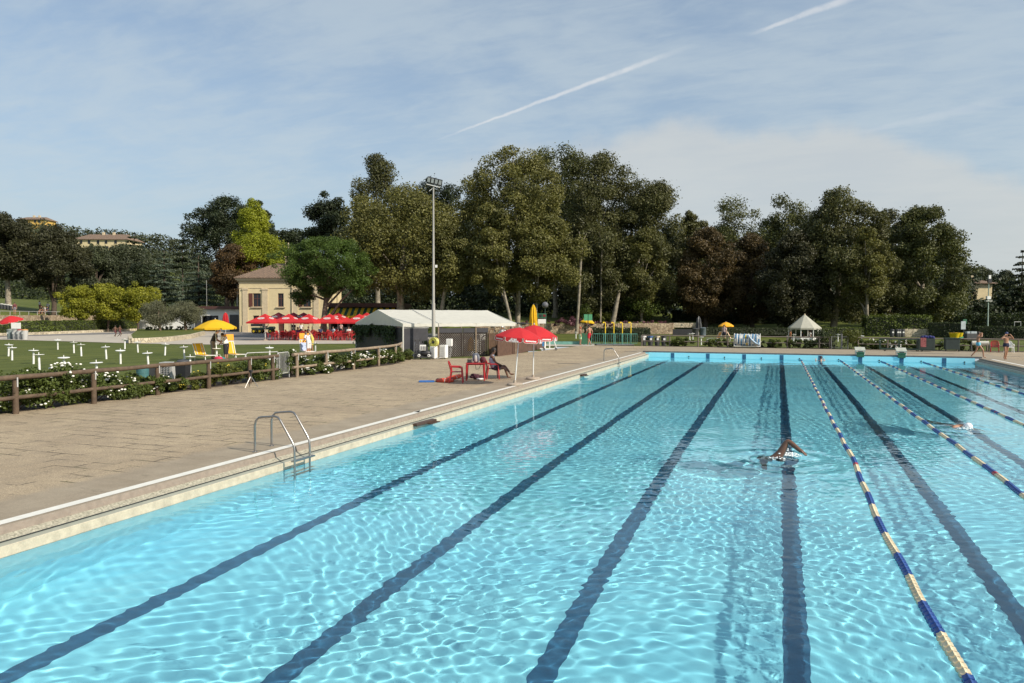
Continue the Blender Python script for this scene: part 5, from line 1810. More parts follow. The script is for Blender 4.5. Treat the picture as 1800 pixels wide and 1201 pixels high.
    b = MB(); b.sheet([[(x, y, 2.15 - .1 * (y - .8) ** 2 - .08 * (x - 1.4) ** 2 * .4) for x in np.linspace(0, 2.8, 7)] for y in np.linspace(0, 1.6, 5)], .02); b.build('cover', M_CHAR, t, smooth=True)
    for x in (.1, 2.7):
        for y in (.1, 1.5):
            b = MB(); b.cyl((x, y, 0), (x, y, 1.98), .03); b.build('post', M_ALU, t)


def stone_walls():
    def wall(label, pts, h, t_, m, zs=None, cat='wall', name='stone_wall'):
        base = Vector(pts[0]); root = thing(name, label, cat, base)
        b = MB()
        L = [Vector(p) - base for p in pts]
        for A, Bq in zip(L, L[1:]):
            u = (Bq - A); u.z = 0; u.normalize(); nn = Vector((-u.y, u.x, 0)) * t_ / 2
            b.add([A - nn, Bq - nn, Bq + nn, A + nn] + [v + Vector((0, 0, h)) for v in (A - nn, Bq - nn, Bq + nn, A + nn)], [(0, 1, 5, 4), (1, 2, 6, 5), (2, 3, 7, 6), (3, 0, 4, 7), (4, 5, 6, 7)])
        b.build('masonry', m, root)
        return root
    wall('long warm rubble retaining wall below the purple shrubs', [P(835, 113.2), P(960, 113.), P(1085, 112.8)], 1.5, .5, M_RUBBLE)
    wall('higher end block of the rubble retaining wall behind the shower posts', [P(1085.5, 111.9), P(1180, 111.6), P(1181, 116)], 1.6, .6, M_RUBBLE)
    wall('low pale stone edging on the slope right of the retaining wall', [P(1183, 117, .9), P(1228, 117, .9)], .7, .4, M_RUBPALE)
    wall('stone terrace wall above the long left hedge', [P(-60, 99.6), P(0, 100.2), P(80, 117.6), P(168, 137)], 2.55, .5, M_RUBBLE)
    wall('pale low kerb along the foot of the left hedge', [P(-60, 88.6), P(0, 93.8), P(60, 99), P(120, 107), P(200, 119.5), P(240, 127)], .34, .4, M_RUBPALE, name='stone_kerb', cat='kerb')
    wall('beige sloping stone wall below the right tall hedge', [P(1590, 99.5, 0), P(1632, 99.0, 0)], 1.05, .4, M_RUBPALE)
    # olive planter
    pl = [G(228, 597), G(230, 603.4), G(262, 602.6), G(300, 599.8), G(336, 594.8), G(358, 588.5)]
    wall('curved pale stone kerb of the olive bed', pl, .46, .35, M_RUBPALE, name='planter_kerb', cat='kerb')
    back = [P(243, 118), P(300, 119), P(350, 119), P(360, 112)]
    b = MB(); b.add([(*p.xy, .40) for p in pl] + [(*p.xy, .42) for p in back[::-1]], [tuple(range(len(pl) + 4))])
    struct(b.build('planter_lawn', bpy.data.materials['mown grass']))


cafe_house(); white_annex(); awning_bar(); tent_bar(); stone_walls()


def far_houses():
    def villa(label, px0, px1, py_base, py_eave, py_top, d, dep, wallm, wins, name='villa'):
        k = d / FOC; z0 = Zof(py_base, d)
        root = thing(name, label, 'house', P(px0, d, z0), YAW)
        W_ = (px1 - px0) * k; H = Zof(py_eave, d) - z0
        b = MB(); b.box((W_ / 2, dep / 2, H / 2 - 3), (W_, dep, H + 6)); b.build('wall', wallm, root)
        b = MB(); hip_roof(b, W_, dep, H + .15, Zof(py_top, d) - Zof(py_eave, d), .8, W_ * .72); rf = b.build('roof', M_ROOF, root)
        for q in (.42, .62):
            b = MB(); b.box((W_ * q, dep * .45, H + (Zof(py_top, d) - Zof(py_eave, d)) + .3), (.9, .9, 1.4)); b.build('chimney', M_STONE, rf)
        for (a, zc) in wins:
            b = MB(); b.box((W_ * a, -.03, H * zc), (1.1, .08, 1.5)); b.build('window', M_GLASS, root)
        return root
    villa('wide cream villa with long tiled roof halfway up the hill', 133, 226, 446, 424, 412.5, 330, 13, M_CREAM, [(.13, .82), (.28, .82), (.45, .82), (.6, .82), (.78, .82), (.45, .35), (.62, .35), (.86, .35)])
    villa('ochre villa with brown roof on top of the hill', 34, 82, 398, 389.5, 383.5, 395, 10, mat('ochre render', (.58, .38, .10), .9), [(.65, .7), (.8, .7)])
    villa('beige house with low gabled roof behind the right thicket', 1690, 1742, 512, 497, 489, 172, 9, M_CREAM, [(.2, .6)], 'gable_house')


far_houses()

# ================================================================ by the pool
def ladder(label, x0, y0, dy, reach, group='steel pool ladders'):
    root = thing('pool_ladder', label, 'pool ladder', (x0, y0, 0), 0, group)
    for j in (0, 1):
        b = MB()
        y = j * dy; o = -.14 * j
        pts = [(o, y, 0), (o, y, .52), (o + .03, y, .62), (o + .10, y, .685), (o + .2, y, .70), (o + .46, y, .725), (o + .54, y, .71), (o + .60, y, .65), (o + .86, y, .26), (o + .905, y, .17), (o + .915, y, .06), (o + .92, y, -1.0)]
        b.tube(pts, .021, 10)
        b.lathe([(.05, 0), (.05, .012), (.025, .02)], (o, y, 0), 12)
        b.build('rail', M_STEEL, root, smooth=True)
    for z in (-.13, -.42, -.70):
        b = MB(); b.box((.87, dy / 2, z), (.075, dy, .028)); b.build('step', M_STEEL, root)
    return root


ladder('near steel pool ladder with three steps at the left pool edge', -.62, 6.39, .70, .9)
ladder('far steel pool ladder close to the far left pool corner', -.80, 38.5, .62, .9)

M_ROPEB = mat('blue float plastic', (.018, .065, .26), .4, .12, 5)
M_ROPEW = mat('cream float plastic', (.66, .55, .36), .5, .14, 5)
M_ROPER = mat('red float plastic', (.42, .02, .03), .4, .1, 5)


def lane_rope(label, pts, seed, rad=.056, solid=2.6):
    rng = random.Random(seed)
    P0 = [Vector(p) for p in pts]
    root = thing('lane_rope', label, 'lane rope', (P0[0].x, P0[0].y, WATER_Z + .012), 0, 'lane ropes on the water')
    o = Vector((P0[0].x, P0[0].y, WATER_Z))
    ys = [p.y for p in P0]; xs = [p.x for p in P0]
    b = MB()
    y = ys[0]; pitch = .105; i = 0; sec = 0; left = .85; prev = 0
    end = ys[-1]
    k = 0
    vs = []
    while y < end - .15:
        x = float(np.interp(y, ys, xs)) + .012 * math.sin(y * 1.7 + seed)
        z = .006 * math.sin(y * 3.1 + seed)
        if end - y < solid:
            mi = 0
        else:
            per = 1.72
            ph = (y - ys[0]) % per
            mi = 1 if ph < per / 2 else 0
            if min(abs(y - q) for q in (10.75, 21.4, 40.)) < .09:
                mi = 2
        b.mi = mi
        T = Matrix.Translation((x - o.x, y - o.y, z)) @ Matrix.Rotation(-math.pi / 2, 4, 'X')
        n = 14 if y < 24 else 7
        b.lathe([(.022, -.048), (rad * .92, -.046), (rad, -.036), (rad, .030), (rad * .9, .040), (.022, .042)] if y < 24 else [(.02, -.05), (rad, -.044), (rad, .04), (.02, .046)], (0, 0, 0), n, T)
        if y < 24:
            nv = len(b.v) - 6 * n
            for q in range(6 * n):
                if (q % n) % 2:
                    cx_, cz_ = x - o.x, z
                    vx, vy, vz = b.v[nv + q]
                    b.v[nv + q] = (cx_ + (vx - cx_) * .80, vy, cz_ + (vz - cz_) * .80)
        y += pitch
    b.build('floats', [M_ROPEB, M_ROPEW, M_ROPER], root)
    b = MB(); b.tube([(float(np.interp(q, ys, xs)) - o.x, q - o.y, 0) for q in np.linspace(ys[0], end - .02, 30)], .012, 5); b.build('cable', M_WHITEP, root)
    return root


lane_rope('long lane rope with blue and cream floats, the nearest one running to the bottom edge', [(10.55, -3.9, 0), (10.54, 1.3, 0), (10.47, 3.2, 0), (10.44, 6.8, 0), (10.53, 11.2, 0), (10.5, 20, 0), (10.5, 49.9, 0)], 1)
lane_rope('second lane rope from the left, passing left of the white-capped swimmer', [(12.92, -3.9, 0), (12.93, 8.8, 0), (12.96, 13, 0), (12.94, 22, 0), (13.0, 49.9, 0)], 2)
lane_rope('third lane rope from the left, passing right of the white-capped swimmer', [(15.45, -3.9, 0), (15.45, 18, 0), (15.5, 49.9, 0)], 3)
lane_rope('rightmost lane rope ending beside the last dark wall target', [(18., -3.9, 0), (18., 28, 0), (17.98, 49.9, 0)], 4)


def start_block(label, x):
    root = thing('starting_block', label, 'starting block', (x, 50.12, .10), 0, 'green starting blocks')
    b = MB(); b.box((0, -.16, -.03), (.46, .06, .26)); b.box((0, -.06, .14), (.5, .3, .08)); b.build('front_panel', M_GREEN, root, bevel=.01)
    for s in (-1, 1):
        for y in (-.1, .42):
            b = MB(); b.bar((s * .27, y, 0), (s * .27, y, .27 + .12 * (y > 0)), .035, .035); b.build('leg', M_WHITEP, root)
    b = MB(); b.add([(-.32, -.16, .30), (.32, -.16, .30), (.32, .5, .50), (-.32, .5, .50), (-.32, -.16, .24), (.32, -.16, .24), (.32, .5, .44), (-.32, .5, .44)], [(0, 1, 2, 3), (7, 6, 5, 4), (0, 4, 5, 1), (1, 5, 6, 2), (2, 6, 7, 3), (3, 7, 4, 0)])
    b.build('platform', mat('worn pale grip plate', (.40, .42, .36), .7, .12), root)
    b = MB(); b.box((0, -.17, .2), (.3, .02, .08)); b.build('number_plate', M_CHAR, root)


start_block('left white and green starting block on the far pool edge', 14.25)
start_block('right white and green starting block on the far pool edge', 16.75)

for lab, y, ln in (('dark brown board stuck in the near left pool gutter', 12.5, 1.1), ('small dark brown board in the left pool gutter near the far ladder', 30.0, .8)):
    t = thing('gutter_board', lab, 'board', (.06, y, -.2), R(-3))
    b = MB(); b.box((0, 0, 0), (.16, ln, .07)); b.box((.03, ln * .32, -.045), (.24, ln * .5, .03)); b.build('board', mat('wet brown board', (.060, .030, .018), .5, .2, 6), t, bevel=.008)

# ---------------------------------------------------------------- swimmers
POSES['crawl'] = dict(pe=(0, -.55, -.13), sp=(0, -.32, -.09), ch=(0, -.10, -.055), ne=(0, .10, -.05), hb=(.02, .15, -.045), hd=(.03, .22, -.045), ht=(.03, .31, -.05), sL=(-.02, 0, .0), sR=(.2, .02, -.07), eL=(.0, 0, 0), hR=(.09, -.6, -.15), hL=(-.09, -.6, -.15), kR=(.1, -1.02, -.22), kL=(-.1, -1.02, -.17), aR=(.09, -1.42, -.16), aL=(-.09, -1.42, -.26), tR=(.09, -1.6, -.19), tL=(-.09, -1.6, -.31), eR=(.2, .32, -.16), wR=(.16, .58, -.22), nR=(.15, .68, -.24))
sw = dict(POSES['crawl'])
# left arm in the recovery: high elbow, hand swinging forward (x is to the swimmer's right)
sw.update(pe=(-.02, -.42, -.48), sp=(-.05, -.26, -.28), hR=(.07, -.46, -.52), hL=(-.11, -.46, -.52), kR=(.08, -.78, -.75), kL=(-.12, -.8, -.7), aR=(.07, -1.1, -.9), aL=(-.11, -1.12, -.95), tR=(.07, -1.22, -.98), tL=(-.11, -1.25, -1.0),
          ch=(-.09, -.08, -.07), ne=(-.13, .07, -.07), hb=(-.15, .11, -.06), hd=(-.19, .18, -.035), ht=(-.21, .26, -.05), sR=(.08, .02, -.20), eR=(.12, .3, -.36), wR=(.1, .52, -.46), nR=(.09, .6, -.5),
          sL=(-.19, -.02, .045), eL=(-.36, -.06, .36), wL=(-.55, .04, .21), nL=(-.63, .08, .165))
POSES['crawl_up'] = sw
g1 = G(1350, 805, WATER_Z)
person('dark-haired swimmer doing front crawl with one bent arm out of the water', (g1.x + .02, g1.y + .02, WATER_Z), math.pi + R(2), 'crawl_up', 'brown', None, ('black swim brief', (.02, .02, .03)), (.025, .018, .014), None, 1.05, None, 0, .2, 1.1, True, radii=dict(s=(.085, .085), e=(.062, .06), w=(.047, .042), n=(.058, .034)))
sw2 = dict(POSES['crawl'])
sw2.update(pe=(0, -.55, -.14), sp=(0, -.32, -.09), ch=(0, -.1, -.04), ne=(0, .1, .02), hb=(0, .15, .03), hd=(0, .23, .05), ht=(0, .32, .05), sL=(-.2, .02, -.02), sR=(.2, .02, -.0), eL=(-.3, .25, -.12), wL=(-.24, .48, -.16), nL=(-.22, .58, -.17), eR=(.32, .1, -.05), wR=(.3, .35, -.1), nR=(.28, .45, -.12), kR=(.1, -1.0, -.2), kL=(-.1, -1.0, -.22), aR=(.09, -1.4, -.12), aL=(-.09, -1.4, -.26), tR=(.09, -1.58, -.1), tL=(-.09, -1.58, -.12))
POSES['crawl_low'] = sw2
g2 = G(1690, 751, WATER_Z)
person('swimmer in a white cap gliding face down between the second and third lane ropes', (g2.x, g2.y, WATER_Z), math.pi + R(25), 'crawl_low', 'tan', None, ('white swim brief', (.6, .6, .6)), None, ('white swim cap', (.78, .78, .78)), 1.05, None, 0, .2)
POSES['wall_rest'] = dict(pe=(0, 0, -.62), sp=(0, 0, -.42), ch=(0, .02, -.22), ne=(0, .02, -.04), hb=(0, .03, .02), hd=(0, .04, .1), ht=(0, .03, .19), sR=(.18, .02, -.1), sL=(-.18, .02, -.1), eR=(.3, .2, -.14), wR=(.24, .38, .0), nR=(.22, .45, .03), eL=(-.3, .2, -.14), wL=(-.24, .38, .0), nL=(-.22, .45, .03), hR=(.09, 0, -.66), hL=(-.09, 0, -.66), kR=(.1, .1, -1.05), kL=(-.1, .1, -1.05), aR=(.1, .0, -1.4), aL=(-.1, 0, -1.4), tR=(.1, .12, -1.44), tL=(-.1, .12, -1.44))
person('swimmer resting at the far wall with a dark cap in front of a wall target', (11.78, 49.45, WATER_Z + .08), R(10), 'wall_rest', 'fair', None, ('black swim brief', (.02, .02, .03)), None, ('dark swim cap', (.04, .04, .06)), 1.05, None, 0, .2)


def splash(label, c, n, r, seed):
    rng = np.random.default_rng(seed)
    b = MB()
    for i in range(n):
        a = rng.uniform(0, 6.28); q = r * rng.random() ** .7
        h = abs(rng.normal(0, .045)) * (1.2 - q / r)
        s_ = rng.uniform(.006, .022)
        b.sphere((q * math.cos(a) * 1.3, q * math.sin(a) * .7, h), (s_ * 1.3, s_ * 1.3, s_ * .7), 6, 4)
    o = b.build('splash', mat('white foam', (.8, .85, .86), .3, .02), None, True, loc=c)
    tag(o, label, 'splash', kind='stuff')


splash('white splash under the raised arm of the crawling swimmer', G(1386, 801, WATER_Z + .012), 170, .2, 3)
splash('small white splash at the submerged shoulder of the crawling swimmer', G(1366, 808, WATER_Z + .012), 45, .16, 8)
splash('faint foam round the head of the white-capped swimmer', G(1697, 754, WATER_Z + .012), 60, .15, 4)

# ---------------------------------------------------------------- lifeguard corner
p = G(905, 677.5)
WORDS = ["Sammontana", "Gelati\nall'italiana"]
parasol('pool_parasol', 'front red parasol with white lettering leaning over the pool edge', (p.x, p.y, 0), (R(-1), R(4.5)), .93, 1.86, 2.24, M_RFAB, 8, .17, 'red parasols by the pool', M_WFAB, True, WORDS, R(-90 + 22.5 + 22.5 - 16))
p = G(937, 667)
parasol('pool_parasol', 'rear red parasol with white lettering and straight pole by the pool edge', (p.x, p.y, 0), (R(0), R(1.0)), 1.0, 1.81, 2.30, M_RFAB, 8, .17, 'red parasols by the pool', M_WFAB, True, WORDS, R(-90 + 22.5 + 4))

p = G(836, 668)
tb = thing('plastic_table', 'square red plastic table with bags on it', 'table', (p.x, p.y, 0), R(20))
b = MB(); b.box((0, 0, .70), (.80, .80, .03)); b.box((0, 0, .665), (.74, .74, .05)); b.build('tabletop', M_RED, tb, bevel=.012)
for sx_ in (-1, 1):
    for sy_ in (-1, 1):
        b = MB(); b.tube([(sx_ * .35, sy_ * .35, .66), (sx_ * .37, sy_ * .37, 0)], [.045, .028], 8); b.build('leg', M_RED, tb, smooth=True)
tp = tb.matrix_basis
q = tp @ Vector((.02, .05, .715))
bp_ = thing('backpack', 'grey and white backpack standing on the red table', 'backpack', q, R(10))
b = MB(); b.sphere((0, 0, .2), (.16, .11, .21), 14, 10); b.build('bag', mat('grey nylon', (.16, .17, .2), .7, .1, 8), bp_, smooth=True)
b = MB(); b.sphere((0, -.07, .17), (.085, .07, .16), 12, 8); b.build('pocket', mat('pale nylon', (.5, .47, .44), .7), bp_, smooth=True)
for s_ in (-1, 1):
    b = MB(); b.tube([(s_ * .07, .08, .36), (s_ * .1, -.10, .38), (s_ * .12, -.13, .2), (s_ * .12, -.1, .04)], .014, 6); b.build('strap', mat('blue grey strap', (.08, .1, .16), .8), bp_, smooth=True)
t = thing('camera_bag', 'small black bag beside the backpack on the red table', 'bag', tp @ Vector((-.25, .0, .715)), R(25))
b = MB(); b.box((0, 0, .07), (.2, .14, .14), taper=.9); b.build('case', M_BLACK, t, bevel=.02)
b = MB(); b.tube([(-.09, 0, .12), (-.05, 0, .19), (.05, 0, .19), (.09, 0, .12)], .01, 6); b.build('handle', M_BLACK, t)
t = thing('shoulder_bag', 'dark red shoulder bag with strap on the right end of the table', 'bag', tp @ Vector((.30, .08, .715)), R(-10))
b = MB(); b.sphere((0, 0, .12), (.15, .1, .14), 12, 8); b.build('pouch', mat('dark red nylon', (.10, .02, .03), .8), t, smooth=True)
b = MB(); b.tube([(-.12, -.08, .1), (-.16, -.33, -.02), (-.1, -.38, -.26), (.04, -.38, -.24), (.12, -.33, -.02), (.12, -.08, .1)], .011, 6); b.build('strap', M_BLACK, t, smooth=True)
t = thing('clothes_heap', 'heap of dark clothes and white shoes under the red table', 'clothes', tp @ Vector((.05, .05, 0)), 0)
b = MB()
for i in range(7):
    b.sphere((RND.uniform(-.2, .12), RND.uniform(-.12, .12), .1 + .03 * i % .12), (RND.uniform(.1, .17), .1, RND.uniform(.06, .12)), 10, 6)
b.build('clothes', mat('dark maroon cloth', (.06, .018, .03), .9), t, smooth=True)
for i in range(2):
    b = MB(); b.sphere((.16 + .1 * i, -.14 + .08 * i, .045), (.13, .05, .045), 10, 6); b.build('shoe', M_WHITEP, t, smooth=True)

p = G(803, 673)
ch = thing('plastic_chair', 'bright red empty plastic armchair left of the red table', 'chair', (p.x, p.y, 0), R(-70), 'red armchairs at the lifeguard table')
chair_parts(ch, M_RED)
p = G(866, 666.3)
copy_tree(ch, (p.x, p.y, 0), R(-62), 'red plastic armchair under the seated lifeguard')
p2 = (p.x + .06 * math.sin(R(62)), p.y + .06 * math.cos(R(62)), -.03)
person('person in pale vest and dark shorts sitting legs crossed on a red chair', p2, R(-62), 'lounge', 'brown', ('pale blue vest', (.40, .45, .55)), ('dark shorts', (.03, .03, .05)), (.02, .014, .01), None, 1.0, None, 0, .55, 1., True)
t = thing('kickboard', 'blue foam board lying on the deck', 'foam board', G(750, 671.8), R(25))
b = MB(); b.box((0, 0, .03), (.62, .38, .055)); b.build('board', mat('blue foam', (.02, .12, .40), .6), t, bevel=.02)
M_ORANGE = mat('orange red buoy', (.52, .06, .025), .5, .1, 4)
for i, (lab, px, py, dz, tl) in enumerate((('orange red life ring lying flat beside the blue board', 782, 671.6, .06, 0), ('second orange red life ring leaning on the flat one', 797, 669.6, .13, 14))):
    t = thing('life_ring', lab, 'life ring', G(px, py), R(30 * i), 'life rings on the deck')
    t.location.z = dz; t.rotation_euler = (0, R(-tl), R(25 * i))
    b = MB(); b.torus((0, 0, 0), .29, .075, 28, 10); b.build('ring', M_ORANGE, t, smooth=True)
    for a in range(4):
        b = MB(); T = Matrix.Rotation(a * math.pi / 2 + .4, 4, 'Z') @ Matrix.Translation((.29, 0, 0)) @ Matrix.Rotation(math.pi / 2, 4, 'X')
        b.torus((0, 0, 0), .077, .012, 14, 5, T); b.build('band', M_WFAB if a % 2 else M_CHAR, t, smooth=True)

# ---------------------------------------------------------------- rail fences, roses, gate
RF = 'weathered log rail fences'
rail_fence('log_rail_fence', 'long brown log rail fence along the near lawn edge', [(-10.35, 3.9, 0), (-10.35, 6.4, 0), (-10.36, 8.87, 0), (-10.4, 11.37, 0), (-10.5, 13.95, 0), (-10.5, 16.35, 0), (-10.5, 18.6, 0), (-10.55, 20.1, 0)], .99, .078, .072, M_WOOD, RF, stub=(0, .35))
rail_fence('log_rail_fence', 'paler log rail fence between steel barrier and marquee', [(-10.55, 21.75, 0), (-10.65, 24.15, 0), (-10.7, 26.6, 0), (-10.92, 29.45, 0), (-11.35, 32.1, 0), (-12.1, 34.1, 0), (-12.45, 34.9, 0)], .99, .075, .075, M_WOODL, RF, stub=(.3, .35))
M_WROSE = mat('white rose petals', (.80, .79, .72), .6, .06, 9)
rr = np.random.default_rng(21)
names = []
ys = [5.0, 6.1, 7.2, 8.2, 9.2, 10.1, 11.0, 11.9, 12.8, 13.7, 14.5]
for i, y in enumerate(ys):
    hh = 1.12 if y < 11.6 else .85 if y < 13 else .6
    sp = ('heavily flowering' if i in (1, 2, 3, 6) else 'sparsely flowering')
    lab = (f'white rose bush behind the near fence, {sp}, ' + ('beyond the left picture edge' if y < 7 else f'{("first","second","third","fourth","fifth","sixth","seventh","eighth","ninth")[i-2]} from the left'))
    shrub('rose_bush', lab, (-10.93 + rr.uniform(-.15, .1), y + .1, 0), 1.25, hh, 'rose', 200 + i, 4600, .085, 95 if i in (1, 2, 3, 4, 6) else 36, M_WROSE, .033, 'white rose bushes along the rail fence', 'rose bush', 26)
for i, (y, h, leaf, lab) in enumerate(((16.2, .55, 'shrub', 'low yellowish shrub behind the third visible fence post'), (17.3, .8, 'shrub', 'feathery yellow-green shrub behind the near fence'), (18.3, .85, 'shrub', 'yellow-flecked green shrub behind the tripod'), (19.4, 1.0, 'rose', 'dense green shrub left of the steel barrier'), (20.1, 1.12, 'rose', 'tallest dark green shrub at the end of the near fence'))):
    shrub('garden_shrub', lab, (-11.12 + rr.uniform(-.1, .1), y - .1, 0), 1.2, h, leaf, 230 + i, 2200, .09, 8 if i < 3 else 3, mat('yellow blossom', (.55, .42, .04), .7), .03, 'shrubs along the rail fence', 'bush', 14)
for i, y in enumerate((22.1, 23.2, 24.3, 25.4, 26.4, 27.4, 28.5, 29.6, 30.7, 31.8, 33.0)):
    hh = 1.15 if i == 0 else .85
    fl = 6 if i == 0 else (40 if 1 <= i <= 7 else 14)
    ordn = ('leafy tall rose bush just right of the steel barrier', 'white rose bush second right of the steel barrier', 'white rose bush third right of the steel barrier', 'white rose bush fourth right of the steel barrier', 'white rose bush fifth right of the steel barrier', 'white rose bush sixth right of the steel barrier', 'white rose bush seventh right of the steel barrier', 'white rose bush eighth right of the steel barrier', 'sparse rose bush third from the marquee corner', 'sparse rose bush second from the marquee corner', 'sparse low rose bush nearest the marquee corner')[i]
    shrub('rose_bush', ordn, (-11.02 - .03 * i - (.5 if i > 9 else 0) + rr.uniform(-.1, .1), y, 0), 1.3, hh, 'rose', 250 + i, 3200, .095, int(fl * 2.2), M_WROSE, .038, 'white rose bushes along the rail fence', 'rose bush', 14)
shrub('grass_tuft', 'yellowish weed tuft at the foot of the last fence post', (-12.0, 34.7, 0), .7, .45, 'shrub', 270, 900, .12)

t = thing('steel_barrier', 'galvanised crowd barrier standing open in the fence gap', 'barrier', (-10.65, 20.5, 0), R(100))
b = MB()
b.tube([(0, 0, 0), (0, 0, .95), (.06, 0, 1.05), (.14, 0, 1.1), (1.0, 0, 1.1), (1.08, 0, 1.05), (1.12, 0, .95), (1.12, 0, 0)], .02, 8); b.tube([(0, 0, .22), (1.12, 0, .22)], .016, 7)
b.build('frame', M_ALU, t, smooth=True)
for i in range(9):
    b = MB(); b.cyl((.11 + i * .112, 0, .22), (.11 + i * .112, 0, 1.1), .008, n=6); b.build('bar', M_ALU, t)
t = thing('steel_barrier', 'second galvanised barrier lying back over the shrubs', 'barrier', (-11.6, 19.7, .0), R(70))
b = MB()
b.tube([(0, 0, 0), (0, 0, 1.0), (.1, 0, 1.12), (1.5, 0, 1.12), (1.6, 0, 1.0), (1.6, 0, 0)], .02, 8); b.tube([(0, 0, .85), (1.6, 0, .85)], .014, 7); b.build('frame', M_ALU, t, smooth=True)
t = thing('tripod', 'small silver and black camera tripod on the deck by the fence', 'tripod', G(441, 681), 0)
for a in (20, 140, 260):
    b = MB(); b.tube([(0, 0, .42), (.27 * math.cos(R(a)), .27 * math.sin(R(a)), 0)], [.014, .010], 6); b.build('leg', M_STEEL if a != 140 else M_BLACK, t)
b = MB(); b.cyl((0, 0, .36), (0, 0, .56), .03); b.box((0, 0, .6), (.11, .09, .09)); b.build('head', M_BLACK, t)

# bins on the near lawn behind the fence
bin_tub('blue-green round barrel behind the near rail fence', G(251, 672), .24, .62, mat('blue green barrel', (.06, .16, .17), .5), None, name='barrel')
bin_tub('dark brown crate beside the blue-green barrel', G(272, 668), .22, .6, M_CHAR, None, R(20), True, name='crate')
bin_tub('grey ribbed barrel with a perforated white front', G(297, 667), .27, .68, M_ALU, None, R(15), True, name='barrel', holes=True)
bin_tub('black square wheelie bin nearest the yellow lounger', G(322, 670), .24, .75, M_BLACK, M_CHAR, R(10), True)

# ---------------------------------------------------------------- near lawn
TP = [(15, 625.5), (21.3, 632.5), (59, 639), (69.3, 649), (101.6, 614), (113, 656), (130, 620), (143, 625.4), (171, 668), (187, 630.5), (212, 639), (219.5, 613), (242.5, 619), (261, 645), (290, 624), (324.4, 630.5), (334, 654), (474, 632), (554.5, 622)]
desc = ['white pedestal table at the far left edge of the lawn', 'white pedestal table close beside the leftmost one', 'white pedestal table third from the left edge', 'white pedestal table fourth from the left, leaning against the third', 'small distant white pedestal table in the left back row', 'large near white pedestal table above the white roses', 'distant white pedestal table left of a close pair', 'distant white pedestal table right of a close pair', 'nearest white pedestal table, its post hidden by the fence rail', 'white pedestal table in the middle of the left lawn', 'white pedestal table leaning right, in the lawn middle', 'small distant white pedestal table below the running children', 'distant white pedestal table left of the olive bed kerb', 'white pedestal table above the blue-green barrel', 'white pedestal table in front of the olive bed kerb', 'white pedestal table left of the left yellow lounger', 'white pedestal table above the black wheelie bin', 'white pedestal table behind the steel barrier', 'white pedestal table right of the woman with the towel']
for (px, py), lab in zip(TP, desc):
    pedestal_table(lab, G(px, py), (R(RND.uniform(-4, 4)), R(RND.uniform(-5, 5))))
p = G(381, 634)
pedestal_table('white pedestal table carrying the yellow lawn parasol', p)
parasol('lawn_parasol', 'large yellow parasol over two standing people on the lawn', p, (R(1), R(-1)), 1.22, 1.92, 2.42, M_YFAB, 8, .1, None, None, False, None, R(10))
lounger('low yellow lounger left of the yellow parasol', G(353, 634), YAW + R(-42), M_YFAB)
lounger('yellow lounger with raised orange sunshade right of the yellow parasol', G(406, 632), YAW + R(-42), M_YFAB, R(70), True)
lounger('lounger draped with a blue patterned towel beyond the fence gap', G(537, 626), YAW + R(-60), M_OFAB, R(66), True, mat('blue white towel', (.38, .45, .62), .9, .25, 12))
person('man in dark brown shirt and beige trousers under the yellow parasol', G(374, 631.5), YAW + R(-60), 'lean', 'tan', ('dark brown shirt', (.055, .045, .032)), ('beige trousers', (.34, .27, .2), 'trousers'), (.05, .035, .025), None, 1.06, None, .6, 1.8, 1.1, shoes=(.05, .04, .03))
person('woman in white top and black leggings facing the man under the parasol', G(398, 633), YAW + R(75), 'lean', 'tan', ('white top', (.70, .68, .66)), ('black leggings', (.018, .018, .025), 'leggings'), (.025, .018, .015), None, .95, None, .6, 1.35, 1.2)
t = thing('beach_bag', 'red and white beach bag on the grass below the parasol', 'bag', G(384, 636.5), 0)
b = MB(); b.sphere((0, 0, .15), (.3, .2, .18), 12, 8); b.build('bag', mat('pink red bag cloth', (.5, .03, .07), .8), t, smooth=True)
b = MB(); b.tube([(-.18, 0, .25), (-.1, 0, .42), (.1, 0, .42), (.18, 0, .25)], .015, 6); b.build('handle', M_WFAB, t)
t = thing('beach_bag', 'teal and white beach bag right of the red one', 'bag', G(390, 636), 0)
b = MB(); b.sphere((0, 0, .13), (.26, .18, .16), 12, 8); b.build('bag', mat('teal bag cloth', (.03, .16, .18), .8), t, smooth=True)
b = MB(); b.sphere((-.12, 0, .22), (.14, .12, .1), 10, 6); b.build('towel', M_WFAB, t, smooth=True)
person('woman in white dress bending over a lounger by the fence gap', G(543, 627), YAW + R(60), 'lean', 'tan', ('white dress', (.66, .63, .66)), ('white dress', (.66, .63, .66), 'skirt'), (.12, .08, .04), None, .95, None, .5, .85, 1.15)
person('woman in a yellow wrap standing behind the towel-draped lounger', G(549, 620), YAW + R(110), 'lean', 'tan', ('yellow wrap', (.62, .50, .12)), ('yellow wrap', (.62, .50, .12), 'skirt'), (.05, .03, .02), None, 1., None, 0, .9)
for lab, px, rz in (('child in dark trunks running behind another on the path', 203, R(60)), ('second child running just ahead on the path', 211, R(80))):
    person(lab, G(px, 594.5), YAW + rz - math.pi, 'run', 'brown', None, ('dark red trunks', (.09, .02, .03)), (.03, .02, .015), None, .82, 'children running on the path')

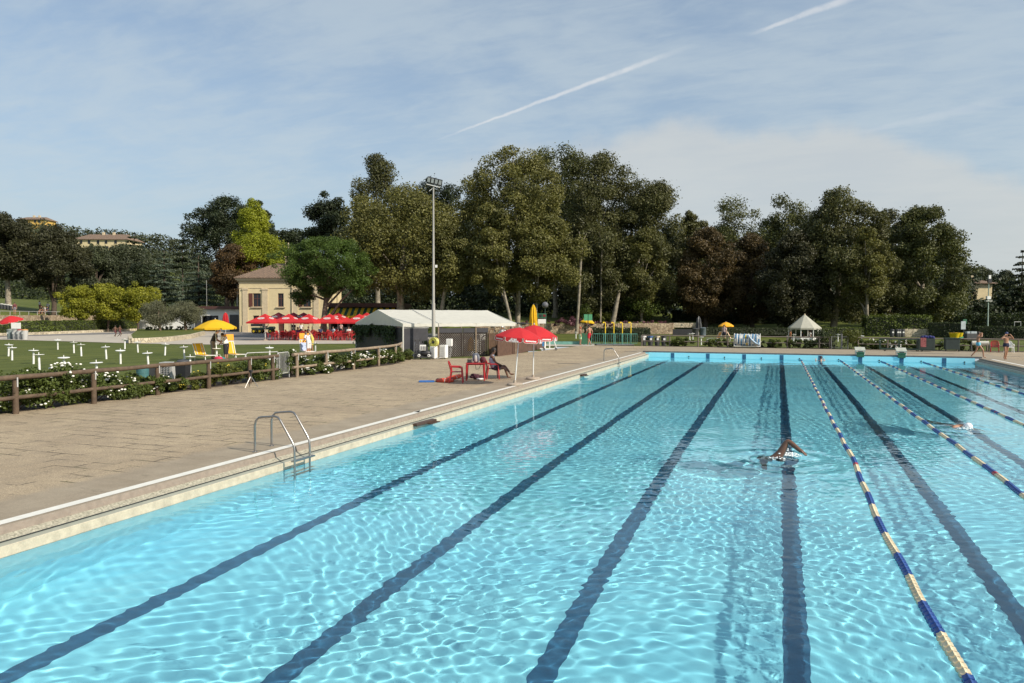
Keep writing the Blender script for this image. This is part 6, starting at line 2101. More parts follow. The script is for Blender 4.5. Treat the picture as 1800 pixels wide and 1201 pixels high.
# ---------------------------------------------------------------- left back
bl = [('leftmost green-grey bin below the white board', 18), ('second green-grey bin below the white board', 27.5), ('third bin with red rim below the white board', 35.5), ('rightmost bin with orange rim below the white board', 44)]
for i, (lab, px) in enumerate(bl):
    bin_tub(lab, G(px, 596.4 + .2 * i), .3, .98, M_ALU if i else mat('grey green bin', (.16, .20, .2), .5), mat('rim %d' % i, ((.2, .22, .2), (.2, .22, .2), (.3, .05, .05), (.5, .25, .08))[i], .5), 0, False, 'litter_bin', 'bins at the foot of the left hedge', M_WHITEP)
t = thing('white_board', 'blank cream board on two legs behind the left bins', 'sign', G(28.5, 595.2), YAW)
b = MB(); b.box((0, 0, 1.42), (1.05, .05, .66)); b.build('panel', M_WHITEP, t)
for s_ in (-1, 1):
    b = MB(); b.cyl((s_ * .48, .04, 0), (s_ * .48, .04, 1.7), .03); b.build('leg', mat('red post', (.3, .05, .04), .5), t)
parasol('lawn_parasol', 'tilted red parasol above the left hedge', P(26, 91, .2), (R(14), R(-3)), 1.35, 1.75, 2.35, M_RFAB, 8, .14, None, M_WFAB, False, None, 0.)
# terrace life
t = thing('terrace_railing', 'thin pale railing on top of the stone terrace wall', 'railing', P(-60, 100.2, 2.5), 0)
ends = [P(-60, 99.8, 2.5), P(0, 100.3, 2.5), P(80, 117.7, 2.5), P(168, 137, 2.5)]
L_ = [e - t.location for e in ends]
b = MB()
for a, c in zip(L_, L_[1:]):
    b.bar(a + Vector((0, 0, .62)), c + Vector((0, 0, .62)), .06, .06)
b.build('handrail', M_ALU, t)
for a, c in zip(L_, L_[1:]):
    for i in range(5):
        q = a.lerp(c, i / 5)
        b = MB(); b.cyl(q, q + Vector((0, 0, .62)), .03); b.build('post', M_ALU, t)
fd = [('person in white shirt and black shorts walking on the terrace lawn', 51.5, 553, 112, 'walk', ('white top', (.70, .68, .66)), ('black leggings', (.018, .018, .025)), 'tan', 40),
      ('person in red swimwear striding beside the white shirt on the terrace', 55.5, 553.4, 112, 'walk', ('red swim top', (.4, .06, .04)), ('red swim brief', (.4, .06, .04)), 'tan', 40),
      ('person in dark red top standing left of the walking pair', 26.5, 551, 108, 'stand', ('dark red top', (.12, .03, .04)), ('grey shorts', (.2, .18, .2)), 'tan', 200),
      ('person in white T-shirt standing at the wood edge', 70.5, 541, 128, 'stand', ('white top', (.70, .68, .66)), ('dark shorts', (.03, .03, .05)), 'tan', 150),
      ('child in red crouching between the white T-shirts', 74.5, 543, 128, 'bend', ('red swim top', (.4, .06, .04)), ('red swim brief', (.4, .06, .04)), 'tan', 90),
      ('person in white shirt beside the dome-shaped beech trunk', 85, 541, 126, 'stand', ('white top', (.70, .68, .66)), ('beige trousers', (.34, .27, .2)), 'tan', 200),
      ('person in black shirt right of the beech trunk', 97.2, 555.5, 121, 'stand', ('black shirt', (.015, .015, .02)), ('black leggings', (.018, .018, .025)), 'tan', 180),
      ('person in white top half hidden behind the black shirt', 101.6, 554.2, 123, 'stand', ('white top', (.70, .68, .66)), ('dark red trunks', (.09, .02, .03)), 'tan', 180)]
for lab, px, py, d, pose, tp_, bt, sk, rz in fd:
    person(lab, PT(px, d), YAW + R(rz), pose, sk, tp_, bt, (.03, .02, .015), None, 1.0 if 'child' not in lab else .8)
for lab, px, c in (('seated person in black at the picnic bench', 74, (.015, .015, .02)), ('seated person in pale top at the picnic bench', 79, (.55, .5, .5)), ('seated person in navy at the picnic bench', 84, (.02, .025, .07))):
    person(lab, PT(px, 120), YAW + R(150), 'sit', 'tan', (lab.split()[3] + ' bench shirt', c), ('black leggings', (.018, .018, .025)), (.03, .02, .015), None, 1.)
t = thing('picnic_bench', 'dark picnic bench under the dome-shaped beech', 'bench', PT(79, 120.1), YAW)
b = MB(); b.box((0, 0, .43), (1.7, .4, .05)); b.build('seat', M_BLACK, t)
for s_ in (-1, 1):
    b = MB(); b.box((s_ * .7, 0, .2), (.06, .36, .4)); b.build('leg', M_BLACK, t)
for i, px in enumerate((4, 9.2, 15, 20.5)):
    bin_tub(('leftmost small bin on the terrace lawn by the pale trunk', 'second small bin with orange rim on the terrace lawn', 'third small dark bin on the terrace lawn', 'fourth small bin against the pale trunk')[i], PT(px, 118.), .26, .72, M_CHAR, mat('pale bin lid', (.5, .5, .46), .5), 0, False, 'litter_bin', 'bins on the terrace lawn')

# olives in the planter
tree('olive_tree', 'left silvery olive tree in the stone-kerbed bed', 280, 108, 526, 30, 576, 'olive', 'round', 70, 6500, .26, M_PINEB, .2, 'olive trees in the planter', .26, 40, z0=.4, limbs=8, core=.25, aspect=.35)
tree('olive_tree', 'right silvery olive tree in the stone-kerbed bed', 326, 111, 527, 28, 574, 'olive', 'round', 71, 6500, .26, M_PINEB, .2, 'olive trees in the planter', .26, 40, z0=.4, limbs=8, core=.25, aspect=.35)
for i, px in enumerate((262, 276, 292, 312, 330)):
    shrub('low_plant', ('first', 'second', 'third', 'fourth', 'last')[i] + ' low dark plant from the left in the olive bed', P(px, 112 + i * .6, .38), 1.7, .6, 'hedged', 280 + i, 500, .16, group='low plants in the olive bed', cat='plant')
closed_parasol('closed red parasol in front of the white snack building', P(396.5, 110), .9, 3.0, .42, M_RFAB)
person('person in pale blue sitting beside the closed red parasol', P(386, 112), YAW + R(200), 'sit', 'tan', ('pale blue vest', (.40, .45, .55)), ('dark shorts', (.03, .03, .05)), (.03, .02, .015))

# ---------------------------------------------------------------- hedges
hedge('clipped_hedge', 'long clipped sunlit hedge on the left behind the path', [P(-60, 90.6), P(0, 95.8), P(60, 101), P(120, 109), P(200, 121.5), P(243, 129)], 1.6, 1.72, 'hedge', 1, .24, 26)
hedge('clipped_hedge', 'higher golden hedge behind the end of the long left hedge', [PT(166, 139), PT(247, 131)], 1.6, 2.7, 'hedge', 2, .26, 24)
hedge('clipped_hedge', 'tall dark clipped hedge right of the white gazebo', [P(1519, 106.), P(1590, 105.), P(1632, 104.5)], 2.2, 2.72, 'hedge', 3, .24, 26, rough=.16)
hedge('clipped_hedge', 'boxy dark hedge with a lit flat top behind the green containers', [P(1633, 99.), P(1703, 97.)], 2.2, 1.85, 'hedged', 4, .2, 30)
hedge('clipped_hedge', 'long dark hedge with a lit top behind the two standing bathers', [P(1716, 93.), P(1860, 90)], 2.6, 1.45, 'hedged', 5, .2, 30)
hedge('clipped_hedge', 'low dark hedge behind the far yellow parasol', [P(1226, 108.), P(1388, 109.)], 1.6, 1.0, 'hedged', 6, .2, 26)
hedge('clipped_hedge', 'golden-topped low hedge right of the white gazebo', [P(1440, 101.), P(1514, 101.)], 1.6, 1.15, 'hedge', 7, .2, 26)
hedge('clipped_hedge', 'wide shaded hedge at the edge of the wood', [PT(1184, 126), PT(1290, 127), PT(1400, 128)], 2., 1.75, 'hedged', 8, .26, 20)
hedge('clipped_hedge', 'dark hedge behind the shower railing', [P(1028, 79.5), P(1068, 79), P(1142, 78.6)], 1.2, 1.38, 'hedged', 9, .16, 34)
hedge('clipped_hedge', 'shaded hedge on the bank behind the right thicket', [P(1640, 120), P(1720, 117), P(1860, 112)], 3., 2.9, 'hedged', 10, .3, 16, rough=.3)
for i, (px, w_, h_, lf) in enumerate(((975, 2.6, .75, 'purple'), (998, 2.4, 1.4, 'purple'), (1020, 2.2, 1.0, 'purple'), (1046, 2.4, .7, 'purple'), (1072, 2.2, .65, 'purple'), (1096, 2.4, .7, 'purple'), (1120, 2.2, .6, 'purple'), (1144, 2.4, .75, 'purple'), (1166, 2.0, .75, 'purple'), (945, 2.4, .6, 'purple'), (920, 2.4, .65, 'purple'), (868, 2.6, .8, 'purple'))):
    shrub('purple_shrub', ('tallest' if i == 1 else ('first', 'second', 'third', 'fourth', 'fifth', 'sixth', 'seventh', 'eighth', 'ninth', 'tenth', 'eleventh', 'twelfth')[sorted((975, 998, 1020, 1046, 1072, 1096, 1120, 1144, 1166, 945, 920, 868)).index(px)]) + (' purple shrub on the retaining wall, under the pale bare trunk' if i == 1 else ' purple-leaved shrub from the left on the retaining wall'), P(px, 113.1, 1.12), w_ * 1.15, h_ * 1.15, lf, 300 + i, 1200, .18, 14, mat('dusty pink blossom', (.34, .17, .2), .8), .08, 'purple shrubs on the retaining wall', 'bush')
for i, (px, d, w_, h_, lf, lab) in enumerate(((1023, 117, 3.2, 2.9, 'hedge', 'bright green bush behind the green noticeboard'), (1060, 117, 2.6, 1.7, 'shrub', 'yellowish bush behind the second shower post'), (1128, 119, 4.2, 4.0, 'hedge', 'large rounded green bush right of the grey leaning trunk'), (1098, 121, 3.6, 2.4, 'hedged', 'dark green bush left of the large rounded one'))):
    shrub('garden_bush', lab, PT(px, d), w_, h_, lf, 330 + i, 2600, .24, nc=18)

# ================================================================ cafe terrace
CG = 'red plastic chairs on the cafe terrace'
_cm = chair_parts(None, M_RED, True)
rng_c = random.Random(4)
tables = [(490, 80.5), (512, 81), (534, 80), (557, 80.5), (580, 81), (606, 80), (624, 81), (502, 87), (530, 87.5), (556, 87), (584, 88), (612, 87), (520, 94), (552, 94.5), (590, 94)]
tbl0 = None
ch0 = None
rowname = {0: 'front', 1: 'middle', 2: 'back'}
for i, (px, d) in enumerate(tables):
    row = 0 if d < 84 else 1 if d < 91 else 2
    loc = P(px, d)
    lab = f'red plastic table, {("first","second","third","fourth","fifth","sixth","seventh")[(i, i-7, i-12)[row]]} from the left in the {rowname[row]} row of the cafe terrace'
    if tbl0 is None:
        tbl0 = thing('cafe_table', lab, 'table', loc, R(20), 'red tables on the cafe terrace')
        b = MB(); b.lathe([(.02, .70), (.42, .70), (.43, .715), (.42, .73), (.02, .73)], (0, 0, 0), 18); b.build('tabletop', M_RED, tbl0, smooth=True)
        for a in range(4):
            b = MB(); q = R(45 + 90 * a); b.tube([(.28 * math.cos(q), .28 * math.sin(q), .7), (.33 * math.cos(q), .33 * math.sin(q), 0)], .03, 6); b.build('leg', M_RED, tbl0)
    else:
        copy_tree(tbl0, loc, R(rng_c.uniform(0, 90)), lab)
    for k in range(4):
        if row == 2 and k == 1:
            continue
        a = R(90 * k + 20 + rng_c.uniform(-22, 22)); q = .78 + rng_c.uniform(0, .18)
        cl = Vector(loc) + Vector((q * math.cos(a), q * math.sin(a), 0))
        lab = f'red plastic chair at a {rowname[row]} row table of the cafe terrace'
        rz = a + math.pi / 2 + R(rng_c.uniform(-25, 25))
        if ch0 is None:
            ch0 = tag(_cm.build('cafe_chair', M_RED, None, True, loc=cl), lab, 'chair', CG); ch0.rotation_euler = (0, 0, rz)
        else:
            copy_tree(ch0, cl, rz, lab)


def cafe_parasol(label, px, d, m, azi, half=1.36, z0=1.92, z1=2.82):
    root = thing('cafe_parasol', label, 'parasol', P(px, d), azi, 'red parasols of the cafe terrace')
    b = MB(); b.cyl((0, 0, 0), (0, 0, z1), .03, n=8); b.build('pole', M_WHITEP, root, smooth=True)
    b = MB()
    c = [(half, half), (-half, half), (-half, -half), (half, -half)]
    for i in range(4):
        A, Bq = c[i], c[(i + 1) % 4]
        rows = []
        for t in np.linspace(0, 1, 6):
            row = []
            for s_ in np.linspace(0, 1, 7):
                x = (A[0] + (Bq[0] - A[0]) * s_) * t; y = (A[1] + (Bq[1] - A[1]) * s_) * t
                row.append((x, y, z1 - (z1 - z0) * t ** .93 - .05 * math.sin(math.pi * s_) * t * (1 - t)))
            rows.append(row)
        b.sheet(rows)
    b.build('canopy', m, root)
    b = MB()
    for i in range(4):
        A, Bq = c[i], c[(i + 1) % 4]
        b.add([(A[0], A[1], z0), (Bq[0], Bq[1], z0), (Bq[0], Bq[1], z0 - .14), (A[0], A[1], z0 - .14)], [(0, 1, 2, 3)])
    b.build('valance', m, root)
    # oval emblem on each slope: a white ring round a short white bar
    b = MB()
    for i in range(4):
        a = R(90 * i)
        T = Matrix.Rotation(a, 4, 'Z') @ Matrix.Translation((0, -half * .56, z1 - (z1 - z0) * .57 + .03)) @ Matrix.Rotation(math.atan2(z1 - z0, half), 4, 'X')
        N = 28
        o_ = [(.40 * math.cos(2 * math.pi * k / N), .17 * math.sin(2 * math.pi * k / N), 0) for k in range(N)]
        i_ = [(.33 * math.cos(2 * math.pi * k / N), .115 * math.sin(2 * math.pi * k / N), 0) for k in range(N)]
        b.add(o_ + i_, [(k, (k + 1) % N, N + (k + 1) % N, N + k) for k in range(N)], T)
        for x0, x1 in ((-.24, -.12), (-.09, .03), (.06, .14), (.17, .25)):
            b.add([(x0, -.05, 0), (x1, -.05, 0), (x1, .05, 0), (x0, .05, 0)], [(0, 1, 2, 3)], T)
    b.build('emblem', M_WHITEP, root)
    b = MB(); b.lathe([(.24, 0), (.24, .06), (.05, .1), (.04, .3)], (0, 0, 0), 14); b.build('base', M_CONC, root)


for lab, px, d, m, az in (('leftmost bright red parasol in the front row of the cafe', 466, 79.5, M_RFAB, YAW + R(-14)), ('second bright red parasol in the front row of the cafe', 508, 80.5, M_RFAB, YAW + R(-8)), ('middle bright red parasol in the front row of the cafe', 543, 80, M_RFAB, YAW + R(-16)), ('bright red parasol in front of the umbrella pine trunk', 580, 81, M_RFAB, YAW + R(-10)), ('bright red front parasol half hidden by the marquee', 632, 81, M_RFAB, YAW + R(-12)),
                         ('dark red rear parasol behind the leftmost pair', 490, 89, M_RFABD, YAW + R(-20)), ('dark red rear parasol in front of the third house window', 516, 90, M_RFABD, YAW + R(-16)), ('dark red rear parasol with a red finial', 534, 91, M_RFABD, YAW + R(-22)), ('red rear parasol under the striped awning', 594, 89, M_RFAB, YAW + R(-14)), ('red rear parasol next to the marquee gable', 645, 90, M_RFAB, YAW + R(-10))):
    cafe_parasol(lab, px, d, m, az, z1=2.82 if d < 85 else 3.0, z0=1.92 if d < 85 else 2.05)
cp = [('cafe guest in white shirt standing among the rear tables', 529, 89, 'stand', ('white top', (.70, .68, .66)), 170), ('cafe guest in dark dress standing by the house door', 516, 92, 'stand', ('black shirt', (.015, .015, .02)), 190),
      ('cafe guest in purple sitting at a front table', 524, 80.9, 'sit', ('purple top', (.16, .05, .2)), 60), ('cafe guest in grey sitting in the middle of the terrace', 543, 86, 'sit', ('grey top', (.3, .3, .32)), 120), ('cafe guest in dark blue sitting left of the pine trunk', 563, 86.2, 'sit', ('dark blue top', (.03, .04, .1)), 200),
      ('cafe guest in blue top near the bar counter', 586, 86.9, 'sit', ('pale blue vest', (.40, .45, .55)), 150), ('cafe guest in pale top standing under the striped awning', 599, 92, 'stand', ('pale pink top', (.6, .42, .4)), 160), ('cafe guest in white sitting under the right rear parasol', 613, 86, 'sit', ('white top', (.70, .68, .66)), 180), ('cafe guest in red sitting at the right end of the terrace', 622, 80.2, 'sit', ('red shirt', (.4, .03, .03)), 200)]
for lab, px, d, pose, tp_, rz in cp:
    person(lab, P(px, d), YAW + R(rz), pose, 'tan', tp_, ('black leggings', (.018, .018, .025)), (.03, .02, .015), None, 1., 'guests on the cafe terrace')
# utility cart by the house
t = thing('utility_cart', 'dark green six-wheeled utility cart parked beside the cream house', 'utility vehicle', P(463, 109), YAW + R(2))
b = MB(); b.box((0, 0, .72), (3.1, 1.3, .28)); b.box((1.2, 0, .88), (.8, 1.2, .28), taper=.8); b.build('body', M_DGREEN, t, bevel=.05)
b = MB(); b.box((-.85, 0, 1.08), (1.5, 1.36, .08)); 
for y in (-.66, .66):
    b.box((-.85, y, 1.22), (1.5, .05, .36))
b.box((-1.58, 0, 1.22), (.05, 1.36, .36)); b.box((-.12, 0, 1.22), (.05, 1.36, .36)); b.build('cargo_bed', M_BLACK, t)
b = MB(); b.box((.25, 0, .98), (.5, 1.1, .18)); b.box((.02, 0, 1.25), (.12, 1.1, .45)); b.build('seat', M_CHAR, t, bevel=.03)
b = MB(); b.tube([(.75, .3, .9), (.6, .3, 1.2)], .025, 6); b.torus((0, 0, 0), .17, .02, 16, 6, Matrix.Translation((.58, .3, 1.23)) @ Matrix.Rotation(R(-60), 4, 'Y')); b.build('steering_wheel', M_BLACK, t)
for x in (-1.2, -.35, 1.15):
    for y in (-.62, .62):
        b = MB(); T = Matrix.Translation((x, y, .34)) @ Matrix.Rotation(math.pi / 2, 4, 'X'); b.torus((0, 0, 0), .23, .11, 20, 8, T)
        w_ = b.build('wheel', M_RUB, t, smooth=True)
        b = MB(); b.lathe([(.16, -.09), (.17, 0), (.16, .09), (.05, .1)], (0, 0, 0), 14, T); b.build('hub', M_YEL, w_, smooth=True)
for s_ in (-1, 1):
    b = MB(); b.sphere((1.6, s_ * .4, .86), (.04, .09, .07), 8, 6); b.build('headlight', M_WHITEP, t, smooth=True)

# ================================================================ deck equipment by the marquee
def eq(px, py, off=0.):
    return G(px, py)


t = thing('hand_truck', 'tall silver hand truck leaning on the dark cloth wall', 'hand truck', G(733, 632), YAW)
b = MB()
for s_ in (-1, 1):
    b.tube([(s_ * .20, 0, .05), (s_ * .17, .1, .9), (s_ * .13, .16, 1.08), (s_ * .11, .02, 1.22)], .016, 7)
for z in (.35, .7):
    b.tube([(-.18, .05, z), (.18, .05, z)], .012, 6)
b.tube([(-.11, .02, 1.22), (.11, .02, 1.22)], .016, 6)
for x in (-.06, .06):
    b.tube([(x, .03, .1), (x * .6, .11, .95)], .01, 6)
b.box((0, -.1, .04), (.42, .24, .02)); b.build('frame', M_STEEL, t)
for s_ in (-1, 1):
    b = MB(); b.torus((0, 0, 0), .09, .03, 14, 6, Matrix.Translation((s_ * .22, .06, .11)) @ Matrix.Rotation(math.pi / 2, 4, 'Y')); b.build('wheel', M_RUB, t, smooth=True)
t = thing('pump_cart', 'black pump trolley with white battery box and two small wheels', 'trolley', G(747, 632), YAW)
b = MB(); b.box((0, 0, .14), (.95, .45, .06)); b.build('platform', M_CHAR, t)
b = MB(); b.sphere((.05, 0, .38), (.36, .2, .2), 14, 8); b.cyl((.1, 0, .4), (.1, 0, .78), .09, n=10); b.build('pump', M_BLACK, t, smooth=True)
b = MB(); b.box((-.12, -.06, .72), (.36, .28, .34)); b.build('battery_box', M_WHITEP, t, bevel=.02)
for x in (-.2, -.08, .03):
    b = MB(); b.box((x, -.205, .7), (.05, .02, .22)); b.build('stripe', M_CHAR, t)
for x in (-.34, .26):
    for y in (-.24, .24):
        b = MB(); T = Matrix.Translation((x, y, .25)) @ Matrix.Rotation(math.pi / 2, 4, 'X'); b.torus((0, 0, 0), .06, .03, 14, 6, T); w_ = b.build('wheel', M_WHITEP, t, smooth=True)
        b = MB(); b.lathe([(.035, -.035), (.035, .035)], (0, 0, 0), 10, T); b.build('hub', M_CHAR, w_)
b = MB(); b.tube([(.47, -.2, .14), (.47, -.2, .7), (.47, .2, .7), (.47, .2, .14)], .015, 6); b.build('handle', M_STEEL, t)
t = thing('hose_reel', 'yellow hose wound on a white wheeled reel cabinet', 'hose reel', G(763, 631.5), YAW + R(-25))
b = MB()
for r_, yy in ((.30, -.16), (.30, .16)):
    b.torus((0, 0, 0), r_ + .05, .012, 26, 5, Matrix.Translation((0, yy, 1.05)) @ Matrix.Rotation(math.pi / 2, 4, 'X'))
b.cyl((0, -.2, 1.05), (0, .2, 1.05), .05); b.build('drum', M_CHAR, t)
M_HOSE = mat('yellow hose', (.62, .60, .14), .5, .08, 6)
b = MB()
for i in range(7):
    for j in range(3):
        b.torus((0, 0, 0), .15 + j * .055, .024, 26, 6, Matrix.Translation((0, -.14 + i * .045, 1.05)) @ Matrix.Rotation(math.pi / 2, 4, 'X'))
b.build('hose', M_HOSE, t, smooth=True)
b = MB(); b.box((-.02, 0, .42), (.34, .36, .74)); b.build('cabinet', M_WHITEP, t, bevel=.02)
b = MB(); b.tube([(-.2, 0, .08), (.5, 0, .08)], .02, 6); b.tube([(.3, -.25, .05), (.5, 0, .12), (.3, .25, .05)], .02, 6); b.build('feet', M_STEEL, t)
t = thing('cool_box', 'white ribbed equipment box right of the hose reel', 'box', G(780, 631), YAW + R(-20))
b = MB(); b.box((0, 0, .46), (.42, .4, .8)); b.build('case', M_WHITEP, t, bevel=.03)
for i in range(5):
    b = MB(); b.box((.0, -.205, .2 + .12 * i), (.26, .02, .05)); b.build('vent_slot', M_ALU, t)
for s_ in (-1, 1):
    b = MB(); b.cyl((s_ * .15, -.15, .0), (s_ * .15, -.15, .07), .035); b.build('castor', M_RUB, t)
t = thing('meter_box', 'white electric meter box on a grey post before the lattice', 'electric box', G(790, 630.3), YAW + R(-15))
b = MB(); b.box((0, 0, 1.0), (.36, .24, .46)); b.build('box', M_WHITEP, t, bevel=.015)
b = MB(); b.tube([(-.06, .05, 0), (-.06, .05, .8)], .03, 8); b.tube([(.05, 0, .78), (.12, -.02, .5), (.06, -.02, .2), (.04, 0, .0)], .02, 6); b.build('post', M_ALU, t, smooth=True)
shrub('potted_plant', 'dark leafy plant against the cloth wall behind the pump trolley', G(749, 630.2) + Vector((0, .1, .55)), .6, .6, 'ivy', 401, 260, .1, cat='plant')

# floodlight mast
mp = P(762, 46.5)
t = thing('floodlight_mast', 'tall grey floodlight mast with four lamps in front of the marquee', 'floodlight', mp, YAW)
b = MB(); b.tube([(0, 0, -.1), (0, 0, 3.4), (0, 0, 3.45), (0, 0, 10.55)], [.115, .105, .08, .05], 12); b.build('mast', mat('galvanised mast', (.30, .29, .26), .55, .08, 2), t, smooth=True)
b = MB(); b.box((.17, 0, 5.7), (.13, .12, .16)); b.build('junction_box', M_WHITEP, t)
hd_ = Matrix.Translation((0, -.05, 10.62)) @ Matrix.Rotation(R(14), 4, 'Y')
b = MB(); b.bar(hd_ @ Vector((-.42, 0, 0)), hd_ @ Vector((.42, 0, 0)), .06, .06); b.tube([(-.25, 0, 10.3), (0, 0, 10.5), (.24, .05, 10.38)], .02, 6); b.build('crossbar', M_WHITEP, t)
for i in range(4):
    T = hd_ @ Matrix.Translation((-.33 + i * .235, -.10, .26)) @ Matrix.Rotation(R(20), 4, 'X')
    b = MB(); b.box((0, .03, 0), (.225, .14, .36), T=T); hs = b.build('lamp_housing', M_BLACK, t)
    b = MB(); b.box((0, -.045, .01), (.16, .01, .27), T=T); b.build('lamp_glass', mat('lamp glass', (.42, .46, .46), .15), hs)

# ---------------------------------------------------------------- middle distance, centre
closed_parasol('tall closed yellow parasol above the red pool parasols', P(937.5, 74), .9, 3.75, .37, M_YFAB, M_ALU)
t = thing('globe_lamp', 'dark glass globe lamp on a post beside the closed yellow parasol', 'lamp', P(958, 76), 0)
b = MB(); b.cyl((0, 0, 0), (0, 0, 3.4), .04); b.build('post', M_DGREEN, t)
b = MB(); b.sphere((0, 0, 3.75), .33, 18, 12); b.build('globe', mat('smoked globe', (.12, .12, .13), .08, .05), t, smooth=True)
t = thing('pool_clock_board', 'green scoreboard box above a white sign panel', 'sign', P(952, 75), YAW)
b = MB(); b.box((0, 0, 2.68), (.92, .12, .46)); b.build('board', M_GREEN, t)
for x, m_ in ((-.12, M_BLACK), (.26, mat('dark red display', (.16, .02, .02), .4))):
    b = MB(); b.box((x, -.07, 2.68), (.26, .03, .24)); b.build('display', m_, t)
b = MB(); b.box((.02, 0, 2.12), (.8, .06, .44)); b.build('sign_panel', M_WHITEP, t)
b = MB(); b.cyl((.45, .05, 0), (.45, .05, 2.9), .035); b.cyl((-.4, .05, 0), (-.4, .05, 2.9), .035); b.build('post', M_DGREEN, t)
t = thing('notice_board', 'green folding noticeboard on a black post above the yellow shower parasol', 'sign', P(1033.5, 72), YAW)
for s_ in (-1, 1):
    b = MB(); b.box((s_ * .21, -.04, 2.52), (.36, .05, .6)); b.build('panel', mat('mid green board', (.08, .30, .15), .5), t)
b = MB(); b.cyl((0, 0, 0), (0, 0, 2.85), .045); b.build('post', M_BLACK, t)
parasol('lawn_parasol', 'flat yellow parasol behind the noticeboard post', P(1029, 78), (R(0), R(6)), .75, 2.05, 2.42, M_YFAB, 8, .1, None, None, False)
t = thing('footbath_wall', 'low teal wall of the footbath beside the bathers', 'wall', P(962, 70.2), YAW)
b = MB(); b.box((2.05, 0, .14), (4.1, .25, .28)); b.build('basin_wall', mat('teal painted concrete', (.14, .32, .27), .7), t)
t = thing('green_gate', 'solid green gate panel between child and man', 'gate', P(1027.5, 69.6), YAW)
b = MB(); b.box((0, 0, .58), (.5, .05, 1.0)); b.build('panel', M_GREEN, t)
for s_ in (-1, 1):
    b = MB(); b.cyl((s_ * .28, 0, 0), (s_ * .28, 0, 1.15), .03); b.build('post', M_GREEN, t)
person('boy in pale green trunks standing at the footbath', P(1020, 68.4), YAW + R(-80), 'stand', 'tan', None, ('pale green trunks', (.45, .62, .36)), None, ('orange cap', (.42, .09, .04)), .95, None, 0, .8)
person('man in red swim shorts seen from behind by the green gate', P(1036, 68.2), YAW + R(40), 'walk', 'tan', None, ('bright red shorts', (.45, .015, .03)), (.02, .015, .012), None, 1.06, None, 0, .75)
t = thing('shower_platform', 'flat grey concrete shower floor', 'platform', P(1054, 68.4), YAW)
b = MB(); b.box((1.45, .8, .04), (3.4, 1.8, .08)); b.build('slab', M_COPE, t, bevel=.02)
for i, (px, lab) in enumerate(((1064, 'leftmost yellow and green outdoor shower post'), (1079, 'second yellow and green outdoor shower post'), (1094, 'third yellow and green outdoor shower post'), (1109, 'rightmost yellow and green outdoor shower post'))):
    t = thing('shower_post', lab, 'shower', P(px, 68.9, .08), YAW, 'outdoor shower posts')
    b = MB(); b.cyl((0, 0, 0), (0, 0, 1.0), .045, n=10); b.build('lower_post', M_TEAL, t, smooth=True)
    b = MB(); b.tube([(0, 0, 1.0), (0, 0, 1.88), (-.03, 0, 1.96), (-.1, 0, 2.0), (-.22, 0, 2.0)], .045, 10); b.cyl((-.2, 0, 1.99), (-.2, 0, 1.92), .05, .065, 10); b.build('shower_arm', M_YEL, t, smooth=True)
t = thing('green_railing', 'teal metal railing behind the shower posts', 'railing', P(1040, 69.6), YAW)
W_ = 80 * 69.6 / FOC
b = MB(); b.bar((0, 0, 1.02), (W_, 0, 1.02), .05, .05); b.bar((0, 0, .15), (W_, 0, .15), .04, .04); b.build('rails', M_TEAL, t)
for i in range(24):
    b = MB(); b.cyl((W_ * i / 23, 0, .15 if i % 6 else 0), (W_ * i / 23, 0, 1.02), .012 if i % 6 else .03, n=6); b.build('bar', M_TEAL, t)
M_BAGW = mat('pale bin bag', (.6, .58, .56), .5); M_BAGB = mat('blue bin bag', (.05, .12, .28), .5)
for i, (px, bag, lab) in enumerate(((1131.5, M_BAGW, 'dark bin with a white bag, leftmost by the showers'), (1143.5, M_BAGB, 'dark bin with a blue bag, second by the showers'), (1155.5, mat('beige bin bag', (.55, .48, .34), .5), 'dark bin with a beige bag, third by the showers'), (1167, None, 'dark lidless bin nearest the fence post, rightmost by the showers'))):
    bin_tub(lab, P(px, 68.4 - .1 * i), .24, .86, M_CHAR, None, YAW, False, 'litter_bin', 'dark bins by the showers', M_WHITEP, False, bag)
t = thing('lift_trolley', 'white wheeled pool hoist parked below the red parasols', 'trolley', P(966, 58.6), YAW)
b = MB(); b.bar((-.75, 0, .12), (.62, 0, .12), .12, .08); b.bar((-.45, -.3, .1), (-.45, .3, .1), .08, .07); b.bar((.5, -.3, .1), (.5, .3, .1), .08, .07); b.build('chassis', M_WHITEP, t)
b = MB(); b.tube([(.0, 0, .12), (.0, 0, 1.2)], .05, 8); b.tube([(.25, 0, .95), (.55, 0, .15)], .035, 8); b.tube([(-.38, 0, .1), (-.32, .05, .8)], .07, 8); b.build('mast', M_WHITEP, t)
b = MB(); b.box((-.5, .1, .5), (.12, .2, .4)); b.build('float', mat('blue plastic', (.03, .22, .5), .4), t)
for x in (-.45, .5):
    for y in (-.3, .3):
        b = MB(); b.torus((0, 0, 0), .07, .03, 14, 6, Matrix.Translation((x, y, .1)) @ Matrix.Rotation(math.pi / 2, 4, 'X')); b.build('wheel', M_RUB, t, smooth=True)
person('person in white cap and top standing at the end of the marquee', P(883, 62), YAW + R(160), 'stand', 'tan', ('white top', (.70, .68, .66)), ('dark shorts', (.03, .03, .05)), None, ('white swim cap', (.78, .78, .78)), 1.05)

# ---------------------------------------------------------------- far side fence and gear
def fx(px, Y=61.6):
    v = G(px, 611, 0); k = (Y - EYE.y) / (v.y - EYE.y)
    return EYE.x + (v.x - EYE.x) * k


